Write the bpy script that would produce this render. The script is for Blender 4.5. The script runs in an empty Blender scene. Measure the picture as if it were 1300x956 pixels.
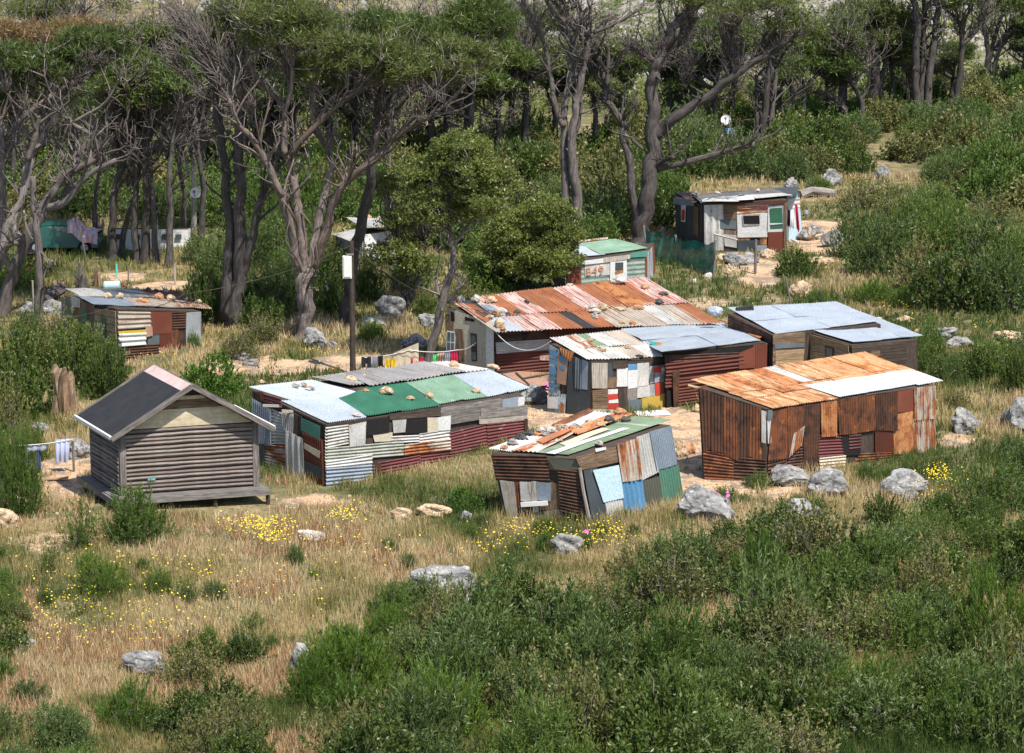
import bpy, math, random
import numpy as np
from mathutils import Vector
R_ = math.radians
random.seed(7); rng = np.random.default_rng(7)

# ---------------------------------------------------------------- camera
sc = bpy.context.scene
COL = sc.collection
F_PX, PITCH, CAM_H = 3500.0, R_(12.2), 21.0
cam_d = bpy.data.cameras.new('camera'); cam = bpy.data.objects.new('camera', cam_d); COL.objects.link(cam)
cam_d.sensor_width = 36.0; cam_d.lens = 36.0 * F_PX / 1300.0
cam_d.clip_start = 0.5; cam_d.clip_end = 3000
cam.location = (0, 0, CAM_H); cam.rotation_euler = (R_(90) - PITCH, 0, 0)
sc.camera = cam
# ---------------------------------------------------------------- sky and sun
SUN_AZ, SUN_EL = R_(180 - 36), R_(60)          # azimuth clockwise from +Y
w = bpy.data.worlds.new('World'); sc.world = w; w.use_nodes = True
nt = w.node_tree; bgn = nt.nodes['Background']
sky = nt.nodes.new('ShaderNodeTexSky'); sky.sky_type = 'NISHITA'; sky.sun_disc = False
sky.sun_elevation = SUN_EL; sky.sun_rotation = SUN_AZ
nt.links.new(sky.outputs[0], bgn.inputs[0]); bgn.inputs[1].default_value = 0.13
sl = bpy.data.lights.new('sun', 'SUN'); sl.energy = 5.0; sl.angle = R_(0.5); sl.color = (1.0, .955, .88)
so = bpy.data.objects.new('sun', sl); COL.objects.link(so)
sd = Vector((math.sin(SUN_AZ) * math.cos(SUN_EL), math.cos(SUN_AZ) * math.cos(SUN_EL), math.sin(SUN_EL)))
so.rotation_euler = sd.to_track_quat('Z', 'Y').to_euler(); so.location = (0, 60, 60)
sc.view_settings.view_transform = 'Standard'; sc.view_settings.look = 'None'
sc.view_settings.exposure = 0.58; sc.view_settings.gamma = 1.0
sc.view_settings.use_curve_mapping = False
sc.cycles.max_bounces = 5; sc.cycles.diffuse_bounces = 3; sc.cycles.glossy_bounces = 2
sc.cycles.transmission_bounces = 3; sc.cycles.transparent_max_bounces = 6

# ---------------------------------------------------------------- helpers: picture <-> place
def vn(x, y, s=0):
    x = np.asarray(x, float); y = np.asarray(y, float)
    xi = np.floor(x); yi = np.floor(y); fx = x - xi; fy = y - yi
    fx = fx * fx * (3 - 2 * fx); fy = fy * fy * (3 - 2 * fy)
    def h(a, b):
        v = np.sin(a * 127.1 + b * 311.7 + s * 74.7) * 43758.5453
        return v - np.floor(v)
    return (h(xi, yi) * (1 - fx) + h(xi + 1, yi) * fx) * (1 - fy) + (h(xi, yi + 1) * (1 - fx) + h(xi + 1, yi + 1) * fx) * fy
def terr(x, y):
    x = np.asarray(x, float); y = np.asarray(y, float)
    z = .5 * (vn(x / 11, y / 11, 1) - .5) + .16 * (vn(x / 3.1, y / 3.1, 2) - .5)
    h = np.maximum(0, y - 188 - 10 * np.sin(x / 23))
    z = z + .33 * h * h / (h + 25) + (vn(x / 21, y / 21, 3) - .5) * np.minimum(h * .25, 9) + (vn(x / 6, y / 6, 5) - .5) * np.minimum(h * .08, 2)
    return z
FW = Vector((0, math.cos(PITCH), -math.sin(PITCH))); UP = Vector((0, math.sin(PITCH), math.cos(PITCH))); RT = Vector((1, 0, 0))
CAM = Vector((0, 0, CAM_H))
def ray(p):
    return FW + RT * ((p[0] - 650) / F_PX) + UP * ((478 - p[1]) / F_PX)
def G(p, dz=0.0):
    d = ray(p); z = 0.0
    for _ in range(14):
        t = (z - CAM_H) / d.z; q = CAM + d * t
        z = z * .4 + .6 * (float(terr(q.x, q.y)) + dz)
    t = (z - CAM_H) / d.z
    return CAM + d * t
def atY(p, Y):
    d = ray(p); return CAM + d * (Y / d.y)
def onplane(p, P, N):
    d = ray(p); return CAM + d * ((P - CAM).dot(N) / d.dot(N))
def proj(v):
    d = Vector(v) - CAM; f = d.dot(FW)
    return 650 + F_PX * d.x / f, 478 - F_PX * d.dot(UP) / f
def ppm(P):
    return F_PX / (Vector(P) - CAM).dot(FW)
def Z(ox, oy, s):
    return lambda x, y: (ox + x / s, oy + y / s)
c3 = Z(0, 440, 3.677); c4 = Z(310, 420, 3.514); c5 = Z(600, 420, 3.677); c6 = Z(860, 420, 3.611)
b1 = Z(640, 200, 3.677); b2 = Z(950, 200, 3.677); f5 = Z(840, 220, 5.909); f6 = Z(550, 340, 5.652)
a5 = Z(0, 240, 3.677); a6 = Z(320, 240, 3.677); n1 = Z(0, 220, 5.417); w3 = Z(900, 370, 4.643)
r1 = Z(0, 620, 3.677); r2 = Z(330, 620, 3.677); r3 = Z(650, 620, 3.677); r4 = Z(950, 620, 3.677); px = lambda x, y: (x, y)

# ---------------------------------------------------------------- helpers: objects
def tag(o, label=None, cat=None, group=None, kind=None):
    if label: o['label'] = label
    if cat: o['category'] = cat
    if group: o['group'] = group
    if kind: o['kind'] = kind
    return o
def empty(name, loc):
    o = bpy.data.objects.new(name, None); COL.objects.link(o); o.location = loc; return o
def mesh_obj(name, V, Fs, mats, parent=None, origin=None, uv=None, rnd=None, smooth=False, midx=None):
    """V (n,3) world coords; Fs list of faces or (m,k) array; origin = where the object sits."""
    V = np.asarray(V, float).reshape(-1, 3)
    if parent is not None: org = np.array(parent.matrix_world.translation if False else ORG[parent.name])
    elif origin is not None: org = np.array(origin)
    else: org = np.zeros(3)
    me = bpy.data.meshes.new(name)
    if isinstance(Fs, np.ndarray):
        k = Fs.shape[1]; m = Fs.shape[0]
        me.vertices.add(len(V)); me.vertices.foreach_set('co', (V - org).astype(np.float32).ravel())
        me.loops.add(m * k); me.loops.foreach_set('vertex_index', Fs.astype(np.int32).ravel())
        me.polygons.add(m); me.polygons.foreach_set('loop_start', np.arange(0, m * k, k, dtype=np.int32))
        me.update(calc_edges=True)
    else:
        me.from_pydata((V - org).tolist(), [], Fs)
    if uv is not None:
        l = me.uv_layers.new(name='UVMap'); idx = np.empty(len(me.loops), np.int32); me.loops.foreach_get('vertex_index', idx)
        l.data.foreach_set('uv', np.asarray(uv, np.float32)[idx].ravel())
    if rnd is not None:
        a = me.attributes.new('rnd', 'FLOAT', 'POINT'); a.data.foreach_set('value', np.asarray(rnd, np.float32).ravel())
    for m in (mats if isinstance(mats, (list, tuple)) else [mats]): me.materials.append(m)
    if midx is not None: me.polygons.foreach_set('material_index', np.asarray(midx, np.int32))
    if smooth: me.polygons.foreach_set('use_smooth', np.ones(len(me.polygons), bool))
    me.update()
    o = bpy.data.objects.new(name, me); COL.objects.link(o)
    if parent is not None: o.parent = parent
    o.location = (0, 0, 0) if parent is not None else org
    ORG[o.name] = tuple(org)
    return o
ORG = {}
def root(name, loc, label, cat, group=None):
    o = empty(name, loc); ORG[o.name] = tuple(loc); return tag(o, label, cat, group)
class MB:
    def __init__(s): s.V = []; s.F = []; s.UV = []; s.R = []; s.n = 0; s.M = []
    def add(s, V, F, uv=None, rnd=None, mi=0):
        V = np.asarray(V, float).reshape(-1, 3); s.V.append(V)
        for f in F: s.F.append([int(i) + s.n for i in f]); s.M.append(mi)
        s.UV.append(np.asarray(uv, float) if uv is not None else V[:, [0, 2]])
        s.R.append(np.full(len(V), .5) if rnd is None else np.broadcast_to(rnd, (len(V),)))
        s.n += len(V)
    def box(s, c, ex, ey, ez, rnd=None, mi=0):
        """c centre, ex ey ez half-extent vectors"""
        c = np.array(c); e = [np.array(v) for v in (ex, ey, ez)]; V = []
        for k in (-1, 1):
            for j in (-1, 1):
                for i in (-1, 1): V.append(c + i * e[0] + j * e[1] + k * e[2])
        F = [(0, 2, 3, 1), (4, 5, 7, 6), (0, 1, 5, 4), (2, 6, 7, 3), (0, 4, 6, 2), (1, 3, 7, 5)]
        L = [np.linalg.norm(v) for v in e]; uv = []
        for k in (-1, 1):
            for j in (-1, 1):
                for i in (-1, 1): uv.append((j * L[1] + k * L[2] * .9, i * L[0] + k * .1) if L[0] >= L[2] else (i * L[0] + j * L[1], k * L[2]))
        s.add(V, F, uv, rnd, mi)
    def beam(s, a, b, wd, th, up=(0, 0, 1), rnd=None, mi=0):
        a = Vector(a); b = Vector(b); d = (b - a); L = d.length; d.normalize(); u = Vector(up)
        if abs(d.dot(u)) > .95: u = Vector((0, 1, 0))
        x = d.cross(u).normalized(); y = x.cross(d).normalized()
        s.box((a + b) / 2, d * L / 2, x * wd / 2, y * th / 2, rnd, mi)
    def tube(s, P, Rr, sides=6, rough=0.0, rnd=None, mi=0, cap=True):
        P = np.asarray(P, float); n = len(P); Rr = np.broadcast_to(np.asarray(Rr, float), (n,))
        T = np.gradient(P, axis=0); T /= np.linalg.norm(T, axis=1)[:, None] + 1e-9
        ref = np.array([.3, 1, .1]) if abs(T[0][2]) > .7 else np.array([0, 0, 1.])
        A = np.cross(T, ref); A /= np.linalg.norm(A, axis=1)[:, None] + 1e-9; B = np.cross(T, A)
        th = np.arange(sides) * 2 * math.pi / sides
        rr = Rr[:, None] * (1 + rough * (rng.random((n, sides)) - .5))
        V = P[:, None, :] + rr[..., None] * (np.cos(th)[None, :, None] * A[:, None, :] + np.sin(th)[None, :, None] * B[:, None, :])
        L = np.concatenate([[0], np.cumsum(np.linalg.norm(np.diff(P, axis=0), axis=1))])
        uv = np.stack([np.broadcast_to(th[None, :] * Rr[:, None], (n, sides)), np.broadcast_to(L[:, None], (n, sides))], -1).reshape(-1, 2)
        F = []
        for i in range(n - 1):
            for j in range(sides):
                k = (j + 1) % sides; F.append((i * sides + j, i * sides + k, (i + 1) * sides + k, (i + 1) * sides + j))
        if cap: F.append([(n - 1) * sides + j for j in range(sides)]); F.append([sides - 1 - j for j in range(sides)])
        s.add(V.reshape(-1, 3), F, uv, rnd, mi)
    def obj(s, name, mats, parent=None, origin=None, smooth=False):
        return mesh_obj(name, np.concatenate(s.V), s.F, mats, parent, origin, np.concatenate(s.UV), np.concatenate(s.R), smooth, s.M)
def smooth_path(P, k=5):
    P = [np.array(p, float) for p in P]
    if len(P) < 3: return np.array([P[0] + (P[-1] - P[0]) * t for t in np.linspace(0, 1, k + 1)])
    Q = [2 * P[0] - P[1]] + P + [2 * P[-1] - P[-2]]; out = []
    for i in range(1, len(Q) - 2):
        for t in np.arange(k) / k:
            a, b, c, d = Q[i - 1:i + 3]
            out.append(.5 * (2 * b + (c - a) * t + (2 * a - 5 * b + 4 * c - d) * t * t + (3 * b - a - 3 * c + d) * t ** 3))
    out.append(P[-1]); return np.array(out)

# ---------------------------------------------------------------- materials
def newmat(name, rough=.8, spec=.3):
    m = bpy.data.materials.new(name); m.use_nodes = True; n = m.node_tree; b = n.nodes['Principled BSDF']
    b.inputs['Roughness'].default_value = rough; b.inputs['Specular IOR Level'].default_value = spec
    return m, n, b
class NT:
    def __init__(s, n): s.n = n
    def new(s, t, **k):
        o = s.n.nodes.new(t)
        for a, v in k.items(): setattr(o, a, v)
        return o
    def link(s, a, b): s.n.links.new(a, b)
    def noise(s, vec, scale, detail=4, rough=.6, dist=0):
        o = s.new('ShaderNodeTexNoise'); o.inputs['Scale'].default_value = scale; o.inputs['Detail'].default_value = detail
        o.inputs['Roughness'].default_value = rough; o.inputs['Distortion'].default_value = dist
        if vec: s.link(vec, o.inputs['Vector'])
        return o.outputs['Fac']
    def ramp(s, fac, stops, interp='LINEAR'):
        o = s.new('ShaderNodeValToRGB'); cr = o.color_ramp; cr.interpolation = interp
        while len(cr.elements) > 1: cr.elements.remove(cr.elements[-1])
        cr.elements[0].position = stops[0][0]; cr.elements[0].color = col(stops[0][1])
        for p, c in stops[1:]:
            e = cr.elements.new(p); e.color = col(c)
        s.link(fac, o.inputs['Fac']); return o.outputs['Color']
    def mix(s, f, a, b, mode='MIX'):
        o = s.new('ShaderNodeMix', data_type='RGBA', blend_type=mode)
        for v, i in ((f, 0), (a, 6), (b, 7)):
            if isinstance(v, (int, float)): o.inputs[i].default_value = v
            elif isinstance(v, (tuple, list)): o.inputs[i].default_value = col(v)
            else: s.link(v, o.inputs[i])
        return o.outputs[2]
    def math(s, op, a, b=0.0, c=None):
        o = s.new('ShaderNodeMath', operation=op)
        for i, v in enumerate((a, b) if c is None else (a, b, c)):
            if isinstance(v, (int, float)): o.inputs[i].default_value = v
            else: s.link(v, o.inputs[i])
        return o.outputs[0]
    def coords(s, kind='UV', scale=(1, 1, 1), rand=True):
        tc = s.new('ShaderNodeTexCoord'); mp = s.new('ShaderNodeMapping'); mp.inputs['Scale'].default_value = scale
        s.link(tc.outputs[kind], mp.inputs['Vector'])
        if rand:
            oi = s.new('ShaderNodeObjectInfo'); c = s.new('ShaderNodeCombineXYZ')
            m = s.math('MULTIPLY', oi.outputs['Random'], 91.0); s.link(m, c.inputs[0]); s.link(m, c.inputs[1]); s.link(c.outputs[0], mp.inputs['Location'])
        return mp.outputs[0]
    def attr(s, name='rnd'):
        o = s.new('ShaderNodeAttribute'); o.attribute_name = name; return o.outputs['Fac']
def col(c):
    if isinstance(c, (int, float)): c = (c, c, c)
    return (c[0], c[1], c[2], 1)
def metal(name, base, amt=.3, rust=(.30, .105, .03), rust2=(.10, .035, .018), streak=5., along=.7, fade=.25, rough=.6, met=0.0, second=None, second_amt=.5):
    m, n, b = newmat(name, rough); T = NT(n)
    uv = T.coords('UV', (streak, along, 1)); uv2 = T.coords('UV', (1, 1, 1))
    f1 = T.noise(uv, 1.3, 6, .65, .4); thr = .5 + (.5 - amt) * .42
    mask = T.ramp(f1, [(max(0, thr - .03), 0), (min(1, thr + .07), 1)])
    rc = T.mix(T.noise(uv2, 3.5, 5, .7), rust, rust2) if True else None
    rc = T.ramp(T.noise(uv2, 3.2, 6, .7), [(.36, rust2), (.52, rust), (.68, tuple(min(1, v * 1.45) for v in rust))])
    fd = T.noise(uv2, 1.1, 3, .5)
    bc = T.ramp(fd, [(.3, tuple(v * (1 - fade) for v in base)), (.7, tuple(min(1, v * (1 + fade * .5)) for v in base))])
    if second:
        f2 = T.ramp(T.noise(T.coords('UV', (streak * .7, along * 1.4, 1)), 2.1, 5, .7), [(.5 + (.5 - second_amt) * .4, 0), (.56 + (.5 - second_amt) * .4, 1)])
        bc = T.mix(f2, bc, second)
    grime = T.noise(T.coords('UV', (6, 6, 6)), 2.0, 5, .8)
    c = T.mix(mask, bc, rc); c = T.mix(T.ramp(grime, [(.35, .35), (.6, 0)]), c, (.07, .05, .04))
    T.link(c, b.inputs['Base Color']); b.inputs['Metallic'].default_value = met
    rr = T.ramp(mask, [(0, rough), (1, .9)]); T.link(rr, b.inputs['Roughness'])
    return m
def wood(name, c1, c2, dark=(.03, .022, .017), across=22., along=1.3, rough=.85):
    m, n, b = newmat(name, rough, .2); T = NT(n)
    uv = T.coords('UV', (across, along, 1)); f = T.noise(uv, 1.2, 5, .65, .3)
    c = T.mix(T.attr(), c1, c2)
    c = T.mix(T.ramp(f, [(.38, .75), (.62, 0)]), c, dark)
    c = T.mix(T.ramp(T.noise(T.coords('UV', (2, 2, 2)), 2.2, 4, .7), [(.35, .5), (.6, 0)]), c, tuple(v * .45 for v in c1))
    T.link(c, b.inputs['Base Color'])
    bp = T.new('ShaderNodeBump'); bp.inputs['Strength'].default_value = .7 if 'bark' in name else .3; bp.inputs['Distance'].default_value = .05 if 'bark' in name else .01; T.link(f, bp.inputs['Height']); T.link(bp.outputs[0], b.inputs['Normal']); return m
def plain(name, c, rough=.7, var=.25, scale=3., spec=.3):
    m, n, b = newmat(name, rough, spec); T = NT(n)
    f = T.noise(T.coords('Object', (1, 1, 1)), scale, 5, .65)
    T.link(T.ramp(f, [(.3, tuple(v * (1 - var) for v in c)), (.7, tuple(min(1, v * (1 + var)) for v in c))]), b.inputs['Base Color']); return m
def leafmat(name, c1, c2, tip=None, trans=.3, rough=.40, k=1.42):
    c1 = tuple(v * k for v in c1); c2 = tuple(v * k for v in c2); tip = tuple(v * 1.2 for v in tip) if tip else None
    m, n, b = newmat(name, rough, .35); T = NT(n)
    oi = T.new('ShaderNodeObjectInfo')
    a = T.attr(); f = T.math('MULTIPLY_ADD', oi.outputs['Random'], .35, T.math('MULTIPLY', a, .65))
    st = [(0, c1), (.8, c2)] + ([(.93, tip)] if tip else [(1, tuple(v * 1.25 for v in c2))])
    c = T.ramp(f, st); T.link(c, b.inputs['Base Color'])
    tr = T.new('ShaderNodeBsdfTranslucent'); T.link(T.mix(1.0, c, (1.0, 1.15, .5), 'MULTIPLY'), tr.inputs['Color'])
    mx = T.new('ShaderNodeMixShader'); mx.inputs[0].default_value = trans
    T.link(b.outputs[0], mx.inputs[1]); T.link(tr.outputs[0], mx.inputs[2]); T.link(mx.outputs[0], n.nodes['Material Output'].inputs[0])
    return m
def rockmat(name, c, c2, stain):
    m, n, b = newmat(name, .9, .2); T = NT(n); v = T.coords('Object', (1, 1, 1))
    k = T.ramp(T.noise(v, 1.4, 7, .7), [(.36, tuple(x * .35 for x in c)), (.47, c), (.62, c2)])
    k = T.mix(T.ramp(T.noise(v, 4.5, 6, .75), [(.56, 0), (.63, .9)]), k, stain)
    k = T.mix(T.ramp(T.noise(v, 9, 6, .8), [(.32, .9), (.45, 0)]), k, (.03, .03, .03))
    T.link(k, b.inputs['Base Color'])
    bp = T.new('ShaderNodeBump'); bp.inputs['Strength'].default_value = .6; bp.inputs['Distance'].default_value = .08
    T.link(T.noise(v, 6, 8, .7), bp.inputs['Height']); T.link(bp.outputs[0], b.inputs['Normal']); return m

M = {}
GR = (.30, .31, .32)
M['galv'] = metal('galvanised_iron', (.38, .40, .42), .22, streak=4, met=.15)
M['galv_clean'] = metal('clean_galvanised_iron', (.47, .52, .57), .12, rust=(.42, .40, .37), rust2=(.30, .27, .25), streak=5, along=.35, fade=.14, rough=.45, met=.1)
M['galv_blue'] = metal('blue_grey_iron', (.26, .31, .37), .10, streak=4, fade=.2)
M['galv_pale'] = metal('pale_weathered_iron', (.50, .49, .46), .25, rust=(.28, .17, .09), streak=5)
M['galv_white'] = metal('whitewashed_iron', (.55, .54, .51), .28, rust=(.30, .18, .1), streak=5)
M['asbestos'] = metal('grey_fibre_sheet', (.25, .24, .235), .3, rust=(.14, .13, .12), rust2=(.07, .065, .06), streak=8, along=.5)
M['grey_green'] = metal('grey_green_iron', (.36, .37, .31), .25, rust=(.2, .13, .08), streak=3, along=1.2)
M['green'] = metal('deep_green_iron', (.035, .17, .10), .16, rust=(.05, .11, .07), streak=6, fade=.25)
M['pale_green'] = metal('faded_green_iron', (.22, .36, .25), .25, rust=(.34, .38, .32), rust2=(.15, .2, .14), streak=7)
M['sage'] = metal('sage_green_iron', (.17, .24, .145), .3, rust=(.40, .41, .36), rust2=(.12, .15, .09), streak=6, along=.5)
M['seafoam'] = metal('seafoam_board', (.085, .27, .2), .06, rust=(.1, .15, .12), streak=2, fade=.15)
M['door_green'] = metal('bottle_green_board', (.03, .14, .075), .05, rust=(.03, .08, .05), fade=.15)
M['teal'] = metal('teal_iron', (.07, .19, .13), .28, rust=(.26, .17, .10), streak=7)
M['maroon'] = metal('maroon_iron', (.155, .042, .042), .24, rust=(.26, .17, .16), rust2=(.09, .025, .02), streak=3, along=1.5, fade=.25)
M['dark_red'] = metal('dark_red_iron', (.11, .026, .016), .2, rust=(.16, .05, .025), rust2=(.045, .014, .01), streak=3, along=.8)
M['red_lead'] = metal('red_oxide_sheet', (.17, .045, .025), .12, rust=(.12, .04, .025), streak=3, fade=.2)
M['rust'] = metal('rusty_iron', (.20, .065, .024), .55, rust=(.11, .040, .018), rust2=(.035, .016, .011), streak=2.2, along=1.1, second=(.38, .13, .04), second_amt=.32)
M['rust_dark'] = metal('dark_rusty_iron', (.085, .036, .02), .5, rust=(.045, .02, .013), rust2=(.018, .011, .01), streak=2.0, along=1.3, second=(.17, .055, .02), second_amt=.32)
M['rust_orange'] = metal('orange_rust_iron', (.48, .21, .08), .5, rust=(.30, .10, .032), rust2=(.12, .04, .018), streak=2.2, along=1.3, second=(.56, .40, .24), second_amt=.25)
M['rust_roof'] = metal('tan_orange_rust_roofing', (.52, .29, .135), .5, rust=(.34, .125, .04), rust2=(.15, .06, .028), streak=3, along=.7, second=(.58, .46, .33), second_amt=.4)
M['rust_bright'] = metal('bright_orange_rust_roofing', (.50, .27, .125), .45, rust=(.42, .15, .04), rust2=(.24, .085, .03), streak=2, along=.8, second=(.60, .43, .24), second_amt=.3)
M['brick_orange'] = metal('brick_orange_iron', (.37, .145, .065), .4, rust=(.25, .085, .04), rust2=(.16, .05, .025), streak=7, along=.35)
M['pink_white'] = metal('peeling_pink_iron', (.55, .46, .42), .5, rust=(.43, .14, .09), rust2=(.30, .10, .06), streak=11, along=.55)
M['rust_white'] = metal('rust_streaked_white_iron', (.50, .44, .36), .55, rust=(.30, .10, .03), rust2=(.12, .04, .02), streak=4, along=.5)
M['tan_stripe'] = metal('tan_striped_iron', (.46, .40, .33), .4, rust=(.27, .17, .12), rust2=(.2, .12, .08), streak=12, along=.25)
M['pink_board'] = metal('pinkish_board', (.42, .25, .17), .2, rust=(.33, .2, .13), rust2=(.25, .15, .1), streak=2)
M['slate'] = metal('slate_sheet', (.045, .06, .068), .2, rust=(.10, .11, .11), rust2=(.03, .03, .03), streak=3)
M['slate_mid'] = metal('mid_slate_sheet', (.12, .15, .165), .12, rust=(.07, .08, .08), streak=3)
M['black_iron'] = metal('charcoal_iron', (.045, .048, .05), .2, rust=(.10, .09, .08), streak=6)
M['white'] = metal('worn_white_board', (.66, .66, .64), .1, rust=(.40, .34, .28), rust2=(.3, .25, .2), streak=3, fade=.1)
M['cream'] = metal('cream_board', (.55, .49, .36), .15, rust=(.4, .31, .2), rust2=(.3, .23, .15), streak=3, fade=.12)
M['plaster'] = metal('stained_cream_board', (.47, .42, .33), .25, rust=(.33, .27, .19), rust2=(.22, .17, .12), streak=3, fade=.15)
M['ply'] = wood('pale_plywood', (.60, .52, .36), (.64, .56, .40), (.44, .35, .22), across=8, along=.6)
M['light_blue'] = metal('pale_blue_board', (.45, .60, .66), .05, rust=(.6, .6, .58), rust2=(.3, .35, .38), streak=2, fade=.1)
M['blue'] = metal('blue_painted_iron', (.09, .25, .42), .15, rust=(.28, .34, .38), rust2=(.06, .1, .15), streak=6)
M['yellow'] = metal('rust_blotched_yellow_sheet', (.52, .36, .06), .35, rust=(.2, .1, .04), rust2=(.1, .06, .03), streak=3, along=2)
M['yellow_clean'] = metal('yellow_strip', (.60, .42, .05), .1, rust=(.4, .25, .05), streak=3)
M['red'] = metal('bright_red_sheet', (.50, .045, .03), .06, rust=(.3, .04, .03), streak=2)
M['olive'] = metal('olive_grey_iron', (.10, .105, .08), .2, rust=(.16, .14, .1), streak=7)
M['newsprint'] = metal('faded_print_board', (.40, .42, .40), .4, rust=(.1, .13, .17), rust2=(.06, .07, .08), streak=6, along=6)
M['wood_dark'] = wood('dark_weathered_wood', (.06, .045, .035), (.12, .09, .07))
M['wood_brown'] = wood('brown_boards', (.20, .125, .075), (.32, .22, .14))
M['wood_tan'] = wood('tan_boards', (.40, .27, .145), (.54, .40, .25), (.12, .07, .04))
M['wood_grey'] = wood('grey_weathered_boards', (.20, .18, .165), (.33, .30, .27), (.06, .05, .045))
M['wood_pale'] = wood('pale_weathered_boards', (.42, .38, .32), (.55, .50, .43), (.18, .14, .11))
M['log_siding'] = wood('grey_brown_slab_siding', (.19, .155, .135), (.37, .315, .28), (.08, .058, .048), across=14, along=1.0)
M['dark'] = plain('dark_interior', (.012, .010, .010), .9)  # near-black paint standing in for shade inside openings; also tyres and a backing wall
M['felt'] = plain('black_roofing_felt', (.022, .022, .024), .75, .3, 2.0)
M['ridge_pink'] = plain('pinkish_ridge_board', (.48, .36, .33), .8, .15)
M['trim_grey'] = wood('grey_trim_board', (.22, .19, .175), (.30, .27, .25))
M['white_trim'] = plain('white_trim', (.68, .67, .64), .6, .1)
M['glass'] = plain('dusty_glass', (.10, .13, .13), .25, .3, 3, .6)
M['bark_warm'] = wood('reddish_pine_bark', (.16, .12, .10), (.30, .25, .225), (.045, .032, .027), across=9, along=1.6)
M['bark_grey'] = wood('grey_pine_bark', (.15, .125, .112), (.27, .235, .215), (.05, .04, .036), across=9, along=1.6)
M['bark_dark'] = wood('dark_bark', (.085, .072, .065), (.165, .145, .132), (.025, .02, .018), across=9, along=1.6)
M['bark_pale'] = wood('bleached_dead_wood', (.30, .26, .23), (.42, .38, .34), (.12, .09, .08), across=9, along=1.2)
M['bark_brown'] = wood('split_brown_wood', (.20, .11, .055), (.42, .32, .22), (.05, .025, .015), across=10, along=1.0)
M['rock'] = rockmat('grey_granite', (.19, .185, .178), (.33, .32, .305), (.50, .48, .44))
M['rock_tan'] = rockmat('tan_stone', (.42, .29, .17), (.58, .45, .31), (.62, .55, .46))
M['rock_orange'] = rockmat('orange_stone', (.40, .19, .09), (.55, .31, .17), (.5, .4, .3))
M['rock_dark'] = rockmat('charcoal_stone', (.05, .05, .05), (.11, .105, .1), (.2, .2, .2))
M['rock_white'] = rockmat('pale_stone', (.44, .41, .36), (.60, .56, .50), (.36, .28, .2))
M['rock_hill'] = rockmat('far_slope_stone', (.27, .25, .24), (.40, .38, .36), (.3, .26, .2))
M['pine'] = leafmat('pine_needles', (.036, .050, .015), (.105, .122, .036), trans=.3)
M['pine_dark'] = leafmat('dark_pine_needles', (.026, .042, .012), (.08, .11, .026), trans=.28)
M['pine_brown'] = leafmat('dying_pine_needles', (.12, .085, .035), (.20, .12, .06), (.07, .10, .03), trans=.25)
M['leaf_tree'] = leafmat('small_tree_leaves', (.045, .062, .016), (.145, .165, .040), trans=.28)
M['leaf_willow'] = leafmat('willowy_leaves', (.026, .052, .010), (.098, .142, .030), (.19, .22, .07), trans=.3)
M['leaf_blue'] = leafmat('bluish_leaves', (.028, .048, .014), (.100, .135, .042), (.19, .22, .10), trans=.28)
M['leaf_round'] = leafmat('rounded_leaves', (.025, .065, .010), (.090, .155, .022), trans=.28)
M['leaf_dark'] = leafmat('dark_leaves', (.018, .034, .008), (.07, .10, .02), (.14, .14, .045), trans=.22)
M['leaf_olive'] = leafmat('olive_leaves', (.05, .055, .02), (.15, .145, .05), (.26, .15, .07), trans=.25)
M['leaf_needle'] = leafmat('feathery_leaves', (.028, .062, .010), (.095, .145, .024), trans=.28)
M['twig'] = wood('grey_twigs', (.17, .14, .125), (.32, .275, .25))
m, n, b = newmat('grass_blades', .75, .2); T = NT(n)
cg = T.ramp(T.attr(), [(0, (.055, .10, .022)), (.22, (.14, .165, .045)), (.40, (.33, .27, .11)), (.62, (.52, .40, .20)), (.8, (.60, .49, .30)), (.9, (.44, .25, .12)), (1, (.32, .16, .08))])
T.link(cg, b.inputs['Base Color']); tr = T.new('ShaderNodeBsdfTranslucent'); T.link(cg, tr.inputs['Color']); mx = T.new('ShaderNodeMixShader'); mx.inputs[0].default_value = .3
T.link(b.outputs[0], mx.inputs[1]); T.link(tr.outputs[0], mx.inputs[2]); T.link(mx.outputs[0], n.nodes['Material Output'].inputs[0]); M['grass'] = m
M['hut_boards'] = metal('faded_green_boards', (.24, .31, .26), .35, rust=(.40, .42, .37), rust2=(.13, .17, .14), streak=3, along=1.2)
M['flower'] = plain('yellow_petals', (.75, .52, .02), .6, .1)
M['flower_pink'] = plain('pink_petals', (.65, .12, .4), .6, .1)
def cloth(name, c): return plain(name, c, .9, .12, 4.)
# ---------------------------------------------------------------- ground
def projn(x, y, z):
    dy = y * FW.y + (z - CAM_H) * FW.z; du = y * UP.y + (z - CAM_H) * UP.z
    return 650 + F_PX * x / dy, 478 - F_PX * du / dy
SAND = [(430, 462, 130, 9, .9), (330, 470, 60, 8, .7), (300, 590, 22, 24, .5), (395, 635, 60, 12, .6), (650, 530, 30, 26, .8), (700, 505, 30, 14, .6),
        (900, 605, 80, 34, 1.2), (890, 555, 66, 34, 1.1), (1000, 625, 40, 16, .7), (690, 520, 60, 24, .8), (640, 470, 30, 12, .8), (940, 520, 30, 14, .5), (80, 612, 55, 30, .75), (60, 690, 60, 18, .45), (160, 352, 34, 7, .8), (205, 365, 40, 7, .8),
        (330, 358, 25, 8, .7), (965, 352, 28, 20, .9), (1020, 300, 60, 22, .8), (945, 338, 60, 14, .5), (905, 385, 40, 8, .5), (985, 378, 26, 8, .4), (1215, 560, 26, 10, .7),
        (1060, 330, 40, 6, .4), (40, 395, 30, 8, .3), (250, 400, 20, 8, .3), (1260, 220, 50, 14, .4), (560, 445, 70, 8, .4)]
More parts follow.
